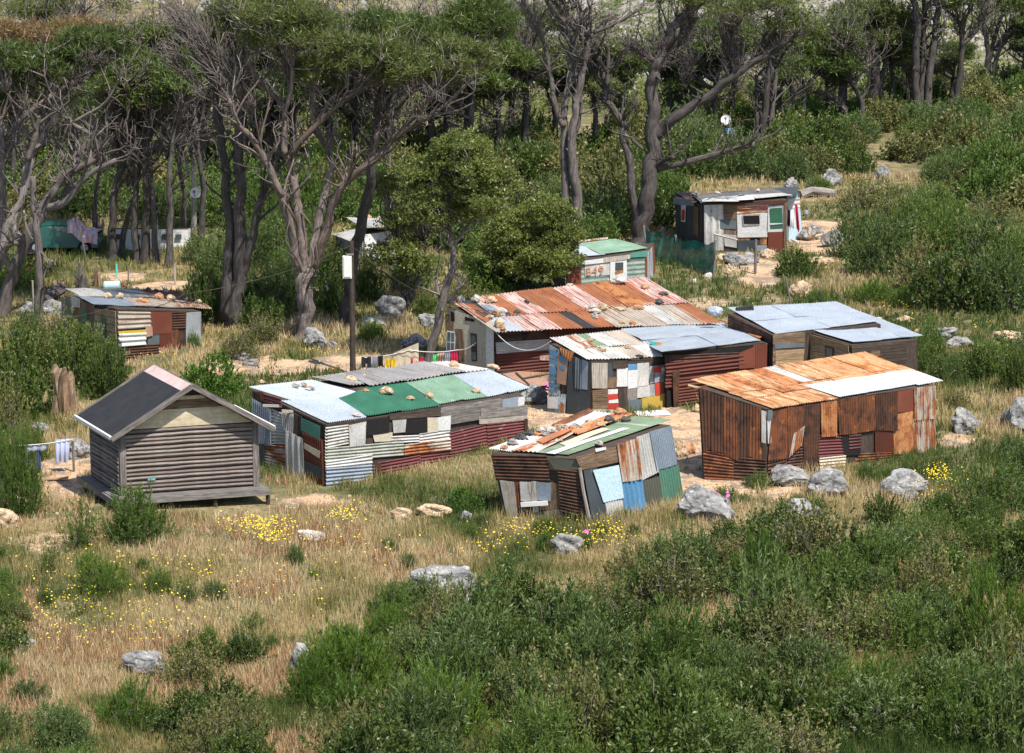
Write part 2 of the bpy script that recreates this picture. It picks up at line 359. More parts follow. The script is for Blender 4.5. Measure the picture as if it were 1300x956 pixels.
def sandmask(x, y, z=0):
    X, Y = projn(x, y, z); s = np.zeros_like(np.asarray(x, float))
    wob = (vn(x / 1.3, y / 1.9, 11) - .5) * .9 + (vn(x / .4, y / .6, 12) - .5) * .4
    for cx, cy, rx, ry, a in SAND:
        d = np.sqrt(((X - cx) / rx) ** 2 + ((Y - cy) / ry) ** 2) + wob
        s = np.maximum(s, np.clip((1.15 - d) * 2.2, 0, 1) * a)
    return np.clip(s, 0, 1)
def axis(a, b, s, tail, k=1.13):
    c = list(np.arange(a, b, s)); st = s
    while c[-1] < tail[1]: st *= k; c.append(c[-1] + st)
    st = s
    while c[0] > tail[0]: st *= k; c.insert(0, c[0] - st)
    return np.array(c)
xs = axis(-34, 34, .38, (-500, 500)); ys = axis(52, 150, .42, (-40, 780), 1.05)
XX, YY = np.meshgrid(xs, ys); ZZ = terr(XX, YY) + .05 * (vn(XX / .7, YY / .7, 8) - .5) * (YY < 190)
V = np.stack([XX, YY, ZZ], -1).reshape(-1, 3); nx, ny = len(xs), len(ys)
ii = (np.arange(ny - 1)[:, None] * nx + np.arange(nx - 1)[None, :]).ravel()
Fq = np.stack([ii, ii + 1, ii + nx + 1, ii + nx], -1)
m, n, b = newmat('ground_soil_and_thatch', .95, .1); T = NT(n); oc = T.coords('Object', (1, 1, 1), False)
big = T.noise(oc, .22, 4, .6); med = T.noise(oc, 1.3, 6, .7); fine = T.noise(oc, 9, 6, .8)
thatch = T.ramp(med, [(.34, (.10, .085, .045)), (.47, (.21, .165, .085)), (.58, (.33, .26, .14)), (.70, (.26, .15, .08))])
thatch = T.mix(T.ramp(big, [(.42, .75), (.58, .1)]), thatch, (.065, .085, .03))
thatch = T.mix(T.ramp(fine, [(.36, .8), (.52, 0)]), thatch, (.05, .04, .025))
sand = T.ramp(fine, [(.3, (.26, .17, .10)), (.5, (.50, .34, .21)), (.7, (.60, .45, .31))])
sand = T.mix(T.ramp(med, [(.5, 0), (.64, .7)]), sand, (.40, .22, .12)); sand = T.mix(T.ramp(T.noise(oc, .8, 7, .75, .5), [(.47, 0), (.56, .85)]), sand, (.19, .155, .125))
hl = T.attr('hill')
vor = T.new('ShaderNodeTexVoronoi'); vor.inputs['Scale'].default_value = .55; T.link(oc, vor.inputs['Vector'])
hill = T.ramp(T.noise(oc, .7, 9, .8), [(.38, (.05, .07, .03)), (.46, (.10, .115, .055)), (.52, (.22, .19, .16)), (.58, (.34, .31, .29)), (.64, (.14, .14, .08))])
g_ = T.mix(hl, thatch, hill); sm = T.ramp(T.math('ADD', T.attr('sand'), T.math('MULTIPLY', T.math('SUBTRACT', fine, .5), .5)), [(.3, 0), (.55, 1)])
g_ = T.mix(sm, g_, sand); T.link(g_, b.inputs['Base Color'])
bp = T.new('ShaderNodeBump'); bp.inputs['Strength'].default_value = .5; bp.inputs['Distance'].default_value = .06; T.link(fine, bp.inputs['Height']); T.link(bp.outputs[0], b.inputs['Normal'])
ground = mesh_obj('ground', V, Fq, m, smooth=True); ground['kind'] = 'structure'
a = ground.data.attributes.new('sand', 'FLOAT', 'POINT'); a.data.foreach_set('value', (sandmask(V[:, 0], V[:, 1], V[:, 2]) * (V[:, 1] > 20)).astype(np.float32))
a = ground.data.attributes.new('hill', 'FLOAT', 'POINT'); a.data.foreach_set('value', np.clip((V[:, 1] - 188 - 15 * (V[:, 0] < 0)) / 25, 0, 1).astype(np.float32))
# ---------------------------------------------------------------- sheet panels
FOOT = []                                        # footprints, kept clear of grass and bushes
def panel_geo(mb, Q, N, corr=None, wl=.10, amp=.019, lift=.03, jag=.012, th=.006, boards=0, wob=.018, rnd=None, mi=0):
    """Q = TL, TR, BR, BL in world space; N outward normal"""
    Q = [np.array(q, float) for q in Q]; N = np.array(N, float)
    if wob > .01:
        ux, uy = (Q[1] - Q[0]), (Q[3] - Q[0]); ux = ux / (np.linalg.norm(ux) + 1e-9); uy = uy / (np.linalg.norm(uy) + 1e-9); Q = [q + ux * random.uniform(-.018, .018) + uy * random.uniform(-.018, .018) for q in Q]
    wd = (np.linalg.norm(Q[1] - Q[0]) + np.linalg.norm(Q[2] - Q[3])) / 2; ht = (np.linalg.norm(Q[3] - Q[0]) + np.linalg.norm(Q[2] - Q[1])) / 2
    bl = lambda u, v: (Q[0] * (1 - u) + Q[1] * u) * (1 - v) + (Q[3] * (1 - u) + Q[2] * u) * v
    if boards:
        hor = corr != 'v'
        for i in range(boards):
            r = random.random(); a = i / boards + .006; c = (i + 1) / boards - .006; l = lift + random.uniform(0, .012); e0 = random.uniform(0, .012); e1 = 1 - random.uniform(0, .012)
            P = [bl(e0, a), bl(e1, a), bl(e1, c), bl(e0, c)] if hor else [bl(a, e0), bl(c, e0), bl(c, e1), bl(a, e1)]
            P = [p + N * l for p in P]; B = [p - N * .022 for p in P]
            L = wd if hor else ht; W = (ht if hor else wd) / boards
            uv = [(i * 1.7, 0), (i * 1.7, L), (i * 1.7 + W, L), (i * 1.7 + W, 0)] if hor else [(i * 1.7, 0), (i * 1.7 + W, 0), (i * 1.7 + W, L), (i * 1.7, L)]
            mb.add(P + B, [(3, 2, 1, 0), (0, 1, 5, 4), (1, 2, 6, 5), (2, 3, 7, 6), (3, 0, 4, 7)], uv + uv, r, mi)
        return
    sd = random.random() * 50
    nu, nv = max(3, int(wd / .3)), max(3, int(ht / .3))
    if corr == 'v': nu = max(6, int(wd / wl * 6))
    if corr == 'h': nv = max(6, int(ht / wl * 6))
    u, v = np.meshgrid(np.linspace(0, 1, nu + 1), np.linspace(0, 1, nv + 1)); a, c = u * wd, v * ht
    if jag:
        if corr == 'v': v = v + (vn(a * 2.3, sd + 0 * a) - .5) * 2 * jag / max(ht, .2) * (v > .99)
        elif corr == 'h': u = u + (vn(c * 2.3, sd + 0 * c) - .5) * 2 * jag / max(wd, .2) * ((u > .99) | (u < .01))
    P = ((Q[0] * (1 - u[..., None]) + Q[1] * u[..., None]) * (1 - v[..., None]) + (Q[3] * (1 - u[..., None]) + Q[2] * u[..., None]) * v[..., None])
    off = lift + wob * 2 * (vn(a * 1.1 + sd, c * 1.1 + sd) - .5)
    if corr == 'v': off = off + amp * np.sin(a / wl * 2 * math.pi)
    if corr == 'h': off = off + amp * np.sin(c / wl * 2 * math.pi)
    P = P + N * off[..., None]; nV = P.reshape(-1, 3); k = nu + 1
    uv = np.stack([a, c], -1) if corr != 'h' else np.stack([c, a], -1)
    uv = uv.reshape(-1, 2)
    F = [(i * k + j, (i + 1) * k + j, (i + 1) * k + j + 1, i * k + j + 1) for i in range(nv) for j in range(nu)]
    loop = [j for j in range(nu + 1)] + [i * k + nu for i in range(1, nv + 1)] + [nv * k + j for j in range(nu - 1, -1, -1)] + [i * k for i in range(nv - 1, 0, -1)]
    e = len(nV); rim = nV[loop] - N * th
    F += [(loop[i], loop[(i + 1) % len(loop)], e + (i + 1) % len(loop), e + i) for i in range(len(loop))]
    mb.add(np.concatenate([nV, rim]), F, np.concatenate([uv, uv[loop]]), rnd if rnd is not None else random.random(), mi)
def slab(name, Q, th, mat, parent):
    """solid board through four corners, th downward/inward along the normal"""
    Q = [Vector(q) for q in Q]; N = (Q[1] - Q[0]).cross(Q[3] - Q[0]).normalized()
    P = Q + [q - N * th for q in Q]
    L = (Q[1] - Q[0]).length; H = (Q[3] - Q[0]).length; uv = [(0, 0), (L, 0), (L, H), (0, H)] * 2
    mb = MB(); mb.add([tuple(p) for p in P], [(0, 1, 2, 3), (7, 6, 5, 4), (0, 4, 5, 1), (1, 5, 6, 2), (2, 6, 7, 3), (3, 7, 4, 0)], uv, .5)
    return mb.obj(name, mat, parent)
class Shack:
    def __init__(s, name, label, cat, A0, B0, D0, A1, B1, D1, group=None, parent=None, wall='wood_dark', back='rust', roof_wood='wood_dark'):
        s.A, s.B, s.D = G(A0), G(B0), G(D0); s.C = s.B + s.D - s.A
        s.A1, s.B1, s.D1 = atY(A1, s.A.y), atY(B1, s.B.y), atY(D1, s.D.y); s.C1 = s.B1 + s.D1 - s.A1
        FOOT.append([(q.x, q.y) for q in (s.A, s.B, s.C, s.D)])
        s.root = parent or root(name, tuple((s.A + s.B + s.C + s.D) / 4 - Vector((0, 0, .1))), label, cat, group)
        s.k = 0; s.pl = {}
        ctr = (s.A + s.C) / 2
        for nme, p, q, p1, q1 in (('F', s.A, s.B, s.A1, s.B1), ('L', s.A, s.D, s.A1, s.D1), ('R', s.B, s.C, s.B1, s.C1), ('K', s.D, s.C, s.D1, s.C1)):
            N = (q - p).cross(((p1 - p) + (q1 - q))).normalized()
            if N.dot((p + q) / 2 - ctr) < 0: N = -N
            s.pl[nme] = (p, N); dn = Vector((0, 0, -.35))
            Q = [p1, q1, q + dn, p + dn]
            if ((Q[1] - Q[0]).cross(Q[3] - Q[0])).dot(N) < 0: Q = [Q[1], Q[0], Q[3], Q[2]]
            Q = [v - N * .01 for v in Q]; slab('wall', Q, .05, M[wall], s.root)
            if nme in ('R', 'K') and back:
                mb = MB(); nn = max(2, int((Q[1] - Q[0]).length / .8)); 
                for i in range(nn):
                    t0, t1 = i / nn, (i + 1.04) / nn; t1 = min(t1, 1)
                    mb = MB(); panel_geo(mb, [Q[0].lerp(Q[1], t0), Q[0].lerp(Q[1], t1), Q[3].lerp(Q[2], t1), Q[3].lerp(Q[2], t0)], N, 'v', lift=.03 + .012 * (i % 2))
                    mb.obj('wall_panel', M[random.choice([back, back, 'rust_dark', 'galv'])], s.root, smooth=False)
        RN = (s.B1 - s.A1).cross(s.D1 - s.A1).normalized()
        if RN.z < 0: RN = -RN
        s.pl['T'] = (s.A1.copy(), RN)
        Q = [s.D1, s.C1, s.B1, s.A1]
        if (Q[1] - Q[0]).cross(Q[3] - Q[0]).dot(RN) < 0: Q = [Q[1], Q[0], Q[3], Q[2]]
        slab('roof_frame', [q + RN * .02 for q in Q], .05, M[roof_wood], s.root)
    def quad(s, plane, cv, q):
        P, N = s.pl[plane]; return [onplane(cv(*p), P, N) for p in q]
    def p(s, plane, cv, q, mat, corr=None, name='wall_panel', label=None, lift=None, **k):
        P, N = s.pl[plane]; W = s.quad(plane, cv, q); s.k += 1
        if lift is None: lift = .035 + .010 * (s.k % 4)
        if plane == 'T' and name == 'wall_panel': name = 'roof_sheet'
        mb = MB(); panel_geo(mb, W, N, corr, lift=lift, **k); o = mb.obj(name, M[mat], s.root)
        if label: o['label'] = label
        return o
    def roofgrid(s, cv, L, F, R, B, rows, corr='v', wl=.10, amp=.018, lap=.03, jit=.012):
        """L..F left edge (back to front), B..R right edge; rows = [(s0, s1, [(t0, t1, mat), ...]), ...]"""
        P, N = s.pl['T']; L, F, R, B = [np.array(onplane(cv(*q), P, N)) for q in (L, F, R, B)]
        for ri, (s0, s1, cells) in enumerate(rows):
            for ci, (t0, t1, mat) in enumerate(cells):
                j = lambda: random.uniform(-jit, jit)
                f = lambda t, q: tuple((L * (1 - t) + B * t) * (1 - q) + (F * (1 - t) + R * t) * q)
                q0, q1 = s0 + j(), min(s1 + lap + j(), 1.012); dl = random.uniform(-.02, .02) if s1 >= 1 else 0
                Q = [f(t0 + j() * .5, q0), f(t1 + .006 + j() * .5, q0), f(t1 + .006 + j() * .5, q1 + dl), f(t0 + j() * .5, q1 + dl)]
                mb = MB(); panel_geo(mb, Q, N, corr, wl=wl, amp=amp, lift=.10 - .022 * ri + .010 * (ci % 2), wob=.02)
                mb.obj('roof_sheet', M[mat], s.root)
    def on(s, plane, cv, x, y, lift=.07):
        P, N = s.pl[plane]; return onplane(cv(x, y), P, N) + N * lift

# ---- stones
import bmesh
from mathutils import noise as mn
def rock_mesh(seed, sub=3, cuts=7, rough=.22):
    bm = bmesh.new(); bmesh.ops.create_icosphere(bm, subdivisions=sub, radius=1.0); rr = random.Random(seed)
    cs = []
    for _ in range(cuts):
        d = Vector((rr.uniform(-1, 1), rr.uniform(-1, 1), rr.uniform(-.3, 1))).normalized(); cs.append((d, rr.uniform(.55, .85)))
    for v in bm.verts:
        c = v.co.copy()
        for d, l in cs:
            e = c.dot(d)
            if e > l: c -= d * (e - l) * .9
        c *= 1 + rough * mn.fractal(c * 1.6 + Vector((seed * 7.1, 0, 0)), 1.0, 2.0, 4)
        v.co = c
    bm.faces.ensure_lookup_table(); V = [tuple(v.co) for v in bm.verts]; F = [[v.index for v in f.verts] for f in bm.faces]; bm.free()
    return V, F
RM = {}
def rock(P, sx, sy, sz, mat, look, cat='rock', group=None, label=None, name='rock', rz=None, sink=.3, seed=None):
    """rock resting at P (ground point), half sizes sx sy sz"""
    seed = random.randrange(9) if seed is None else seed; key = (seed, mat)
    small = max(sx, sy) < .35
    if key + (small,) not in RM:
        V, F = rock_mesh(seed, 3 if small else 4, 12 if small else 9, .26 if small else .3)
        me = bpy.data.meshes.new(name); me.from_pydata(V, [], F); me.materials.append(M[mat]); me.polygons.foreach_set('use_smooth', [False] * len(F)); RM[key + (small,)] = me
    o = bpy.data.objects.new(name, RM[key + (small,)]); COL.objects.link(o)
    o.location = (P[0], P[1], P[2] + sz * (1 - sink) - (0 if small else .0)); o.scale = (sx, sy, sz)
    o.rotation_euler = (random.uniform(-.15, .15), random.uniform(-.15, .15), random.uniform(0, 6.28) if rz is None else rz)
    tag(o, label, cat, group)
    if label is None: AUTO.append((o, look, tuple(P)))
    return o
AUTO = []
def roofstones(S, cv, lst, roofname):
    mats = {'t': ('rock_tan', 'tan stone'), 'o': ('rock_orange', 'orange stone'), 'w': ('rock_white', 'pale stone'), 'k': ('rock_dark', 'black stone'), 'g': ('rock', 'grey stone')}
    ent = []
    for x, y, r, c in lst:
        P = S.on('T', cv, x, y); mm, lk = mats[c]
        o = rock((P.x, P.y, P.z), r * random.uniform(.75, 1.35), r * random.uniform(.6, .95), r * random.uniform(.45, .8), mm, lk, 'stone', 'stones weighing down ' + roofname, label='x', name='roof_stone', sink=.15, rz=random.uniform(-.5, .5))
        ent.append((proj(P)[0], o, lk))
    for lk in sorted(set(e[2] for e in ent)):
        g = sorted([e for e in ent if e[2] == lk], key=lambda e: e[0])
        for i, e in enumerate(g):
            e[1]['label'] = f"{lk} weighing down {roofname}" + (f", {ordn(i)} {lk.split()[0]} one from left" if len(g) > 1 else '')
ORDS = 'first second third fourth fifth sixth seventh eighth ninth tenth eleventh twelfth thirteenth fourteenth fifteenth sixteenth seventeenth eighteenth nineteenth twentieth'.split()
def ordn(i):
    return ORDS[i] if i < 20 else 'twenty-' + ORDS[(i - 20) % 9]

# ================================================================ long green-patched shack
S = Shack('tin_shack', 'long low shack with green and silver patched roof and maroon striped lower wall', 'shack',
          c4(362, 697), c4(1252, 480), c4(60, 592), c4(365, 422), c4(1245, 292), c4(40, 268), 'tin shacks in the clearing', back='galv')
F = lambda *a, **k: S.p('F', c4, *a, **k); Lw = lambda *a, **k: S.p('L', c4, *a, **k); Tp = lambda *a, **k: S.p('T', c4, *a, **k)
F([(360, 428), (462, 416), (462, 500), (360, 522)], 'galv_pale', 'h'); F([(460, 418), (540, 404), (534, 508), (465, 516)], 'galv_white', 'v', lift=.07)
F([(540, 398), (642, 384), (642, 452), (542, 464)], 'dark', name='window'); F([(570, 460), (658, 450), (655, 492), (575, 497)], 'cream', lift=.06)
F([(658, 398), (718, 393), (716, 450), (662, 455)], 'galv_white', 'v'); F([(715, 394), (812, 385), (812, 452), (715, 456)], 'dark', name='window')
F([(810, 388), (862, 383), (860, 448), (812, 452)], 'cream', lift=.06); F([(855, 383), (917, 376), (914, 440), (857, 446)], 'white', lift=.07)
F([(640, 372), (880, 338), (880, 378), (642, 398)], 'wood_dark', boards=2); F([(870, 340), (1148, 300), (1148, 346), (870, 386)], 'wood_grey', boards=2)
F([(1145, 303), (1215, 294), (1215, 342), (1148, 347)], 'galv_blue'); F([(1213, 296), (1247, 292), (1247, 332), (1215, 336)], 'white')
F([(912, 372), (1050, 346), (1048, 396), (914, 418)], 'wood_grey', boards=2); F([(1045, 344), (1258, 334), (1258, 372), (1045, 392)], 'wood_grey', boards=1, lift=.08); F([(1040, 378), (1258, 368), (1258, 398), (1042, 416)], 'wood_pale', boards=1, lift=.06)
F([(360, 520), (712, 488), (714, 552), (360, 584)], 'grey_green', 'h'); F([(650, 468), (775, 462), (775, 492), (652, 500)], 'galv_white', 'h')
F([(360, 580), (568, 546), (568, 602), (360, 618)], 'galv_white', 'h', lift=.06); F([(360, 614), (577, 594), (575, 668), (360, 702)], 'galv_blue', 'h', wl=.11)
F([(708, 506), (914, 478), (914, 532), (710, 558)], 'rust_white', 'h', lift=.07); F([(775, 455), (915, 432), (914, 482), (778, 500)], 'galv_pale', 'h')
F([(563, 588), (604, 584), (606, 655), (570, 662)], 'rust_dark', 'v', lift=.075)
F([(590, 588), (778, 550), (780, 626), (592, 664)], 'maroon', 'h'); F([(774, 546), (914, 526), (918, 600), (778, 628)], 'maroon', 'h')
F([(911, 454), (1080, 412), (1086, 572), (918, 602)], 'maroon', 'h'); F([(1076, 412), (1252, 394), (1254, 520), (1084, 574)], 'maroon', 'h')
F([(1240, 392), (1256, 390), (1258, 500), (1242, 505)], 'rust_dark', 'v', lift=.09)
Lw([(36, 266), (90, 276), (92, 312), (40, 302)], 'rust'); Lw([(90, 276), (170, 300), (172, 336), (92, 316)], 'maroon', 'h')
Lw([(42, 302), (128, 348), (130, 510), (50, 500)], 'galv_blue', 'v'); Lw([(62, 498), (100, 506), (100, 604), (66, 596)], 'slate'); 
Lw([(126, 348), (178, 370), (190, 505), (128, 505)], 'galv_pale', 'h'); Lw([(95, 505), (192, 512), (192, 640), (98, 606)], 'rust_white', 'h')
Lw([(172, 352), (230, 372), (230, 482), (182, 442)], 'galv_pale', 'v'); Lw([(228, 365), (264, 382), (266, 492), (226, 482)], 'wood_dark', 'v', boards=2)
o = Lw([(192, 436), (272, 482), (284, 678), (196, 644)], 'galv_white', 'v', wl=.3, name='door', lift=.085)
Lw([(262, 385), (350, 422), (346, 484), (262, 442)], 'seafoam', lift=.08); Lw([(266, 446), (358, 488), (360, 690), (278, 655)], 'dark_red', 'v')
Lw([(276, 496), (350, 536), (348, 566), (278, 524)], 'cream', lift=.09); Lw([(276, 575), (360, 612), (360, 662), (282, 628)], 'slate', lift=.095)
Tp([(20, 255), (305, 224), (560, 292), (268, 334)], 'galv_clean', 'v', wl=.1); Tp([(165, 320), (432, 312), (548, 393), (375, 420)], 'galv_clean', 'v', wl=.1, lift=.07)
Tp([(422, 314), (545, 265), (705, 368), (545, 393)], 'green', 'v', wl=.11, amp=.02, lift=.10); Tp([(540, 262), (715, 242), (872, 343), (700, 370)], 'green', 'v', wl=.11, amp=.02, lift=.085)
Tp([(718, 242), (828, 224), (980, 316), (868, 336)], 'pale_green', 'v', wl=.1, lift=.09); Tp([(826, 224), (932, 208), (1085, 303), (978, 318)], 'pale_green', 'v', wl=.1, lift=.08)
Tp([(930, 208), (1010, 196), (1180, 284), (1083, 304)], 'galv_clean', 'v', lift=.095); Tp([(1008, 196), (1092, 184), (1275, 264), (1178, 286)], 'galv_clean', 'v', lift=.085)
Tp([(300, 226), (440, 208), (600, 246), (470, 262)], 'asbestos', 'v', wl=.16, amp=.025, lift=.15); Tp([(430, 208), (565, 190), (745, 236), (560, 266)], 'asbestos', 'v', wl=.16, amp=.025, lift=.17)
Tp([(560, 192), (690, 178), (880, 214), (716, 244)], 'asbestos', 'v', wl=.16, amp=.025, lift=.15); Tp([(686, 178), (800, 160), (985, 200), (876, 216)], 'asbestos', 'v', wl=.16, amp=.025, lift=.17); Tp([(798, 162), (905, 158), (1090, 188), (980, 202)], 'galv_pale', 'v', wl=.16, amp=.025, lift=.15)
S.p('F', c4, [(80, 328), (190, 324), (190, 332), (80, 336)], 'white_trim', name='rafter_end', lift=.05) if False else None
GS = S
roofstones(S, c4, [(75, 243, .13, 't'), (232, 262, .16, 'w'), (268, 257, .13, 't'), (298, 272, .14, 'w'), (478, 238, .22, 't'), (537, 218, .15, 't'), (537, 283, .13, 'o'), (628, 293, .27, 't'), (738, 315, .15, 't'),
    (828, 311, .18, 't'), (1035, 285, .18, 't'), (495, 390, .14, 'w'), (778, 166, .12, 't'), (832, 172, .1, 'w'), (935, 178, .22, 't'), (890, 176, .12, 'w'), (1105, 178, .2, 't')], 'the green-patched roof')
mb = MB()
for (x0, y0, x1, y1) in ((82, 333, 192, 328), (168, 357, 242, 352)):
    a = S.on('T', c4, x1, y1, -.06); bq = atY(c4(x0, y0), a.y - .2); mb.beam(a, bq, .07, .07)
mb.obj('rafter_end', M['wood_pale'], S.root)

# ================================================================ leaning patchwork hut
S = Shack('tin_shack', 'small leaning shack patched with blue, white and green sheets and stone-strewn roof', 'shack',
          c5(548, 895), c5(978, 786), c5(165, 865), c5(502, 604), c5(922, 442), c5(90, 576), 'tin shacks in the clearing')
F = lambda *a, **k: S.p('F', c5, *a, **k); Lw = lambda *a, **k: S.p('L', c5, *a, **k); Tp = lambda *a, **k: S.p('T', c5, *a, **k)
Lw([(86, 576), (352, 580), (362, 706), (112, 694)], 'rust_dark', 'h'); Lw([(350, 588), (502, 604), (498, 648), (390, 642)], 'olive', lift=.08)
Lw([(132, 698), (198, 700), (214, 872), (160, 866)], 'wood_pale', 'v', boards=2); Lw([(196, 704), (222, 706), (234, 806), (208, 866)], 'rust', 'v')
Lw([(220, 700), (278, 702), (284, 804), (230, 792)], 'galv_white'); Lw([(275, 700), (303, 702), (308, 846), (286, 846)], 'wood_pale', 'v', boards=1)
Lw([(302, 702), (368, 706), (366, 794), (306, 788)], 'galv_blue'); Lw([(364, 710), (414, 712), (422, 832), (310, 834)], 'wood_brown', 'v', boards=3, lift=.03)
Lw([(400, 642), (504, 650), (534, 872), (418, 846)], 'rust_dark', 'h', lift=.07); Lw([(285, 846), (420, 832), (420, 870), (290, 880)], 'wood_grey', boards=2)
F([(474, 588), (664, 538), (682, 612), (502, 652)], 'wood_brown', boards=3, lift=.05); F([(512, 645), (574, 628), (630, 888), (553, 900)], 'slate', name='door', lift=.05)
F([(553, 650), (674, 626), (694, 776), (602, 800)], 'light_blue', lift=.10); F([(608, 796), (692, 778), (704, 876), (626, 890)], 'galv_white', 'v')
F([(664, 530), (762, 500), (784, 690), (690, 706)], 'rust_white', 'v', wl=.15, amp=.025, lift=.11); F([(679, 684), (786, 688), (808, 850), (704, 856)], 'blue', 'v', wl=.2, amp=.03, lift=.05)
F([(760, 494), (822, 472), (860, 662), (784, 698)], 'galv_pale', 'v', lift=.06); F([(818, 470), (918, 444), (948, 624), (854, 652)], 'galv_blue', 'v', wl=.07, lift=.08)
F([(783, 700), (866, 680), (888, 826), (804, 846)], 'olive', 'v', lift=.05); F([(862, 646), (952, 624), (980, 806), (884, 824)], 'teal', 'v', lift=.06)
F([(562, 548), (612, 538), (614, 552), (566, 562)], 'white', lift=.1)
T0 = dict(wl=.09)
Tp([(296, 580), (752, 412), (928, 428), (446, 590)], 'sage', None, lift=.09); Tp([(345, 586), (700, 468), (735, 470), (385, 590)], 'white', None, lift=.115)
Tp([(75, 560), (240, 500), (420, 520), (180, 574)], 'galv_white', 'h', lift=.08); Tp([(180, 572), (430, 480), (470, 492), (300, 580)], 'rust_white', 'h', lift=.10)
Tp([(250, 500), (372, 450), (500, 478), (300, 545)], 'rust_orange', 'h', lift=.07); Tp([(368, 452), (540, 378), (566, 388), (396, 466)], 'rust', 'h', lift=.10)
Tp([(396, 472), (572, 388), (680, 402), (482, 484)], 'galv_clean', 'h', lift=.08); Tp([(436, 482), (690, 388), (756, 404), (500, 500)], 'rust_orange', 'h', lift=.12)
Tp([(296, 532), (440, 474), (470, 486), (330, 548)], 'brick_orange', 'h', lift=.14); Tp([(408, 540), (610, 468), (640, 476), (440, 556)], 'cream', None, lift=.125)
roofstones(S, c5, [(185, 540, .22, 'g'), (150, 562, .14, 'o'), (225, 515, .2, 'k'), (262, 500, .2, 'k'), (320, 482, .16, 'w'), (350, 466, .12, 'w'), (365, 488, .18, 'w'), (400, 472, .14, 't'), (438, 466, .14, 'w'), (468, 470, .12, 'o'),
    (495, 466, .14, 'w'), (590, 456, .16, 't'), (640, 440, .18, 'k'), (692, 405, .2, 'o'), (715, 436, .16, 'k'), (590, 545, .14, 'w'), (548, 440, .12, 'w'), (340, 500, .14, 'g')], 'the leaning shack')
mb = MB(); mb.tube([tuple(atY(c5(500, 640), S.A.y - .12)), tuple(atY(c5(520, 760), S.A.y - .15)), tuple(G(c5(550, 905)))], [.05, .055, .06], 6, .3); mb.obj('corner_post', M['bark_pale'], S.root)
mb = MB(); a_ = onplane(c5(232, 806), *S.pl['L']) + S.pl['L'][1] * .12; b_ = onplane(c5(356, 798), *S.pl['L']) + S.pl['L'][1] * .12; mb.beam(a_, b_, .05, .13); mb.obj('loose_plank', M['white_trim'], S.root)
TS = S

# ================================================================ poster-fronted hut
S = Shack('tin_shack', 'small collage-walled shack with blue poster boards, grey door and corroded white roof', 'shack',
          c5(550, 398), c5(908, 352), c5(352, 378), c5(552, 145), c5(890, 132), c5(365, 62), 'tin shacks in the clearing')
F = lambda *a, **k: S.p('F', c5, *a, **k); Lw = lambda *a, **k: S.p('L', c5, *a, **k)
Lw([(362, 60), (408, 86), (412, 300), (358, 296)], 'newsprint', lift=.05)
Lw([(404, 104), (450, 134), (442, 252), (400, 242)], 'pink_board', lift=.07); Lw([(360, 288), (442, 296), (434, 392), (352, 384)], 'newsprint', 'v', lift=.045)
Lw([(356, 305), (406, 308), (405, 362), (355, 358)], 'white', lift=.08); Lw([(404, 308), (440, 312), (436, 392), (404, 388)], 'light_blue', lift=.075); Lw([(415, 330), (436, 345), (434, 385), (410, 372)], 'rust_orange', lift=.095)
for q in ([(366, 84), (400, 96), (400, 120), (366, 112)], [(368, 130), (404, 140), (402, 160), (368, 150)], [(364, 166), (396, 170), (398, 200), (364, 196)], [(362, 210), (400, 216), (392, 236), (364, 228)],
          [(364, 246), (396, 250), (396, 262), (364, 258)], [(412, 112), (442, 128), (440, 150), (412, 138)], [(414, 158), (438, 166), (436, 182), (412, 176)], [(366, 268), (404, 276), (402, 288), (366, 282)]):
    Lw(q, 'blue', name='poster', lift=.088, wob=.0, th=.003)
Lw([(412, 74), (484, 98), (468, 146), (430, 116)], 'rust_orange', 'v', lift=.10)
Lw([(448, 110), (552, 140), (552, 398), (444, 396)], 'slate', name='door', lift=.05); Lw([(486, 120), (516, 132), (514, 274), (484, 268)], 'slate_mid', 'v', lift=.075); Lw([(516, 132), (543, 140), (541, 276), (515, 272)], 'galv_blue', lift=.07)
